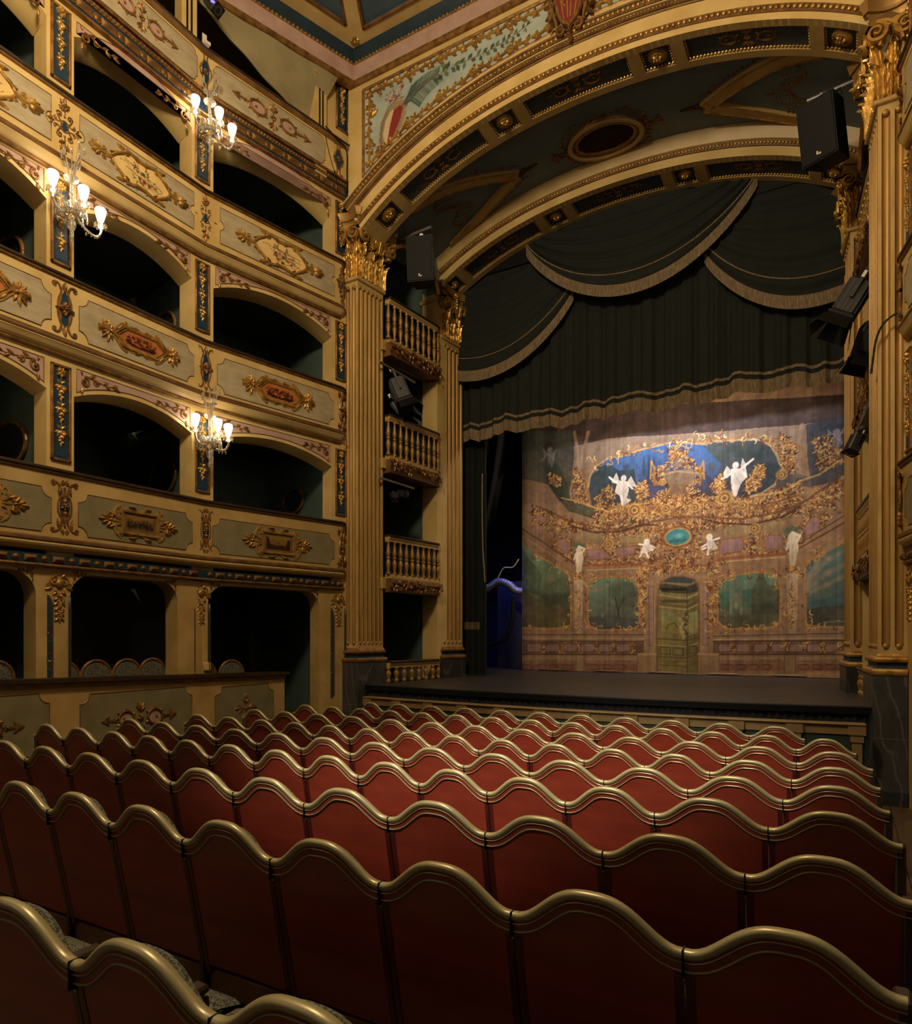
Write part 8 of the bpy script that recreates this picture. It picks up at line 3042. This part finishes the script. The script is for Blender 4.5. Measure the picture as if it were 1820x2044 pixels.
def lantern(pos, d, label, s=1.0, doors=True, roll=0.0, fins=True):
    """theatre lantern: light leaves along local -z"""
    c = thing('stage_lantern', label, 'spotlight', pos)
    c.scale = (s, s, s)
    aim_matrix(c, d, roll)
    b = MB().bbox((-0.13, -0.13, -0.20), (0.13, 0.13, 0.24), 0.03)
    if fins:
        for i in range(5):
            b.box((-0.135, -0.10 + 0.05 * i - 0.006, -0.16), (0.135, -0.10 + 0.05 * i + 0.006, 0.2))
            b.box((-0.10 + 0.05 * i - 0.006, -0.135, -0.16), (-0.10 + 0.05 * i + 0.006, 0.135, 0.2))
    b.build('casing', LBODY, c, smooth=False)
    MB().box((-0.145, -0.145, -0.23), (0.145, 0.145, -0.20)).build('front_frame', BLACK, c, smooth=False)
    MB().lathe([(0.0, -0.225), (0.11, -0.235), (0.12, -0.23)], 14).build('lens', MIRROR, c)
    if doors:
        for k in range(4):
            L = 0.22 if k % 2 == 0 else 0.17
            q = MB().add([(-0.13, 0, 0), (0.13, 0, 0), (0.17, 0.10, -L), (-0.17, 0.10, -L), (-0.13, 0.006, 0.002), (0.13, 0.006, 0.002), (0.17, 0.106, -L), (-0.17, 0.106, -L)],
                         [(0, 1, 2, 3), (7, 6, 5, 4), (0, 4, 5, 1), (1, 5, 6, 2), (2, 6, 7, 3), (3, 7, 4, 0)])
            MB().join(q, RZ(k * PI / 2) @ T(0, 0.14, -0.232)).build('barn_door', BLACK, c, smooth=False)
    y = MB().box((-0.165, -0.02, -0.02), (-0.152, 0.02, 0.36)).box((0.152, -0.02, -0.02), (0.165, 0.02, 0.36)).box((-0.165, -0.02, 0.35), (0.165, 0.02, 0.365))
    y.build('yoke', LBODY, c, smooth=False)
    MB().box((-0.168, -0.018, 0.22), (-0.1655, 0.018, 0.30)).build('white_tag', TAPE, c, smooth=False)
    MB().box((-0.03, -0.03, 0.365), (0.03, 0.03, 0.46)).build('hook_clamp', STEEL, c, smooth=False)
    return c


lantern((-6.88, 9.98, 6.22), (0.38, 0.1, -0.9), 'grey stage lantern with barn doors hanging in the middle stage box on the left', 1.0, roll=0.4)
lantern((-7.05, 10.25, 6.0), (0.6, 0.2, -0.8), 'dark stage lantern behind the barn-door lantern in the left stage box', 0.8, roll=0.2)
lantern((-6.98, 9.95, 4.34), (0.5, -0.5, -0.7), 'small dark stage lantern under the pipe in the lowest left stage box', 0.45, False, fins=False)
lantern((-6.95, 10.15, 4.44), (0.9, -0.2, -0.1), 'small round lantern beside another in the lowest left stage box', 0.48, False, fins=False)
pp = thing('lighting_pipe', 'dark lighting pipe across the lowest left stage box', 'pipe', (-7.0, 10.0, 4.62))
MB().tube([(0, -0.5, 0), (0.0, 0.6, 0.02)], 0.024, 8).build('pipe_tube', STEEL, pp)
pp = thing('lighting_pipe', 'dark lighting pipe across the middle left stage box', 'pipe', (-6.98, 10.0, 6.60))
MB().tube([(0, -0.5, 0), (0.0, 0.6, 0.0)], 0.024, 8).build('pipe_tube', STEEL, pp)
lantern((0.02, 9.82, 6.05), (-0.50, -0.10, -0.86), 'large grey barn-door lantern hanging beside the right pilaster', 1.05, roll=-0.15)
lantern((0.20, 10.05, 5.60), (-0.30, 0.0, -0.95), 'dark barn-door lantern half behind the right pilaster below the larger lantern', 0.9, roll=0.3)
lantern((0.06, 9.78, 4.26), (-0.35, -0.2, -0.85), 'small black lantern on a yoke beside the right pilaster', 0.55, False, fins=False)
# gallery fittings
lantern((-7.66, 6.55, 10.66), (0.5, 0.1, -0.6), 'small black moving light with a violet display over the top gallery rail', 0.55, False, fins=False)
dsp = thing('violet_display', 'tiny glowing violet display strip on the black moving light', 'display', (-7.585, 6.50, 10.62), 1.2)
MB().box((-0.05, -0.02, -0.012), (0.05, 0.0, 0.012)).build('display_strip', mat('violet_led', (0.1, 0.08, 0.3), 0.4, emit=(0.35, 0.25, 1.0), estr=1.0), dsp, smooth=False)
br = thing('white_bracket', 'small white metal bracket standing on the top gallery rail', 'bracket', S1.p(-0.02, 0.10, 10.16), S1.rz)
MB().box((-0.03, -0.01, 0), (0.035, 0.0, 0.16)).box((-0.03, -0.09, -0.02), (0.05, 0.0, 0.02)).build('bracket_plate', WHITE, br, smooth=False)
# gallery columns
gcols = ((S1, 2.02, 'square cream column under the ceiling at the right end of the top gallery'), (S1, -0.22, 'cream column behind the top gallery rail near the moving light'))
for sg, s, lab in gcols:
    c = thing('gallery_column', lab, 'column', sg.p(s, -0.02, 9.40), sg.rz)
    MB().box((-0.11, -0.09, 0), (0.11, 0.11, 1.56)).build('column_shaft', CREAM, c, smooth=False)
    MB().box((-0.045, -0.095, 0.6), (-0.018, -0.088, 1.5)).box((0.018, -0.095, 0.6), (0.045, -0.088, 1.5)).build('black_inlay', BLACK, c, smooth=False)
    MB().box((-0.13, -0.11, 1.50), (0.13, 0.13, 1.55)).box((-0.17, -0.15, 1.55), (0.17, 0.17, 1.60)).box((-0.15, -0.13, 1.60), (0.15, 0.15, 1.66)).build('column_cap', CREAM_D, c, smooth=False)
# canvas blind drawn across the gallery opening
cn = thing('gallery_canvas', 'olive canvas sheet stretched slantwise across the opening of the top gallery', 'canvas', S1.p(0.9, -0.05, 10.2))
top = [(S1.p(-0.10, 0.06, 11.06)), (S1.p(2.0, 0.0, 11.02))]
rows = []
for i in range(30):
    u = i / 29
    a = CC + LDIR * (3.05 - 2.75 * u) + Vector((0.02, 0))
    tp = Vector((a.x - 0.03, a.y, 11.07))
    b = S1.p(-0.10 + 1.98 * u, -0.14, 11.02 - 0.78 * u ** 0.85)
    row = []
    for k in range(10):
        f = k / 9
        p = tp.lerp(b, f)
        p.z -= 0.05 * sin(PI * f) * (0.4 + u)
        p = p + Vector((-1, 0.2, 0)) * (0.012 * sin(u * 19 + f * 3))
        row.append(tuple(p - cn.location))
    rows.append(row)
MB().grid(rows).build('canvas_sheet', CANVAS, cn)
rope = [Vector(r[-1]) + Vector((0.01, 0, -0.015)) for r in rows]
MB().tube(rope, 0.012, 5).build('edge_rope', BLACK, cn)
# cables
def cable(name, lab, pts, r, m=BLACK):
    o = Vector(pts[0])
    c = thing(name, lab, 'cable', o)
    MB().tube([Vector(p) - o for p in smooth_path(pts, 30)], r, 5).build('cable_run', m, c)


cable('wall_cable', 'thin dark cable drooping from the gallery rail to the arch corner', [tuple(S1.p(2.05, 0.14, 10.17)), tuple(S1.p(2.30, 0.13, 10.10)), tuple(S1.p(2.5, 0.12, 10.02)), tuple(S1.p(2.52, 0.11, 9.6)), tuple(S1.p(2.55, 0.10, 9.35))], 0.010)
cable('wall_cable', 'thin dark cable down the gallery front beside its last ornament', [tuple(S1.p(2.06, 0.12, 10.05)), tuple(S1.p(2.15, 0.11, 9.8)), tuple(S1.p(2.30, 0.105, 9.45)), tuple(S1.p(2.33, 0.10, 9.3))], 0.006)
cable('pilaster_cable', 'thin dark cable tied across the right pilaster to the balcony end', [(0.50, 8.90, 5.45), (0.36, 8.93, 5.38), (0.27, 8.97, 5.22), (0.22, 9.02, 4.85)], 0.012)
cable('pilaster_cable', 'short pale cable hooked on the left pilaster beside the second balcony', [tuple(S1.p(2.44, 0.10, 5.13)), tuple(S1.p(2.50, 0.12, 5.16)), (-7.32, 8.93, 5.22)], 0.012, STEEL)
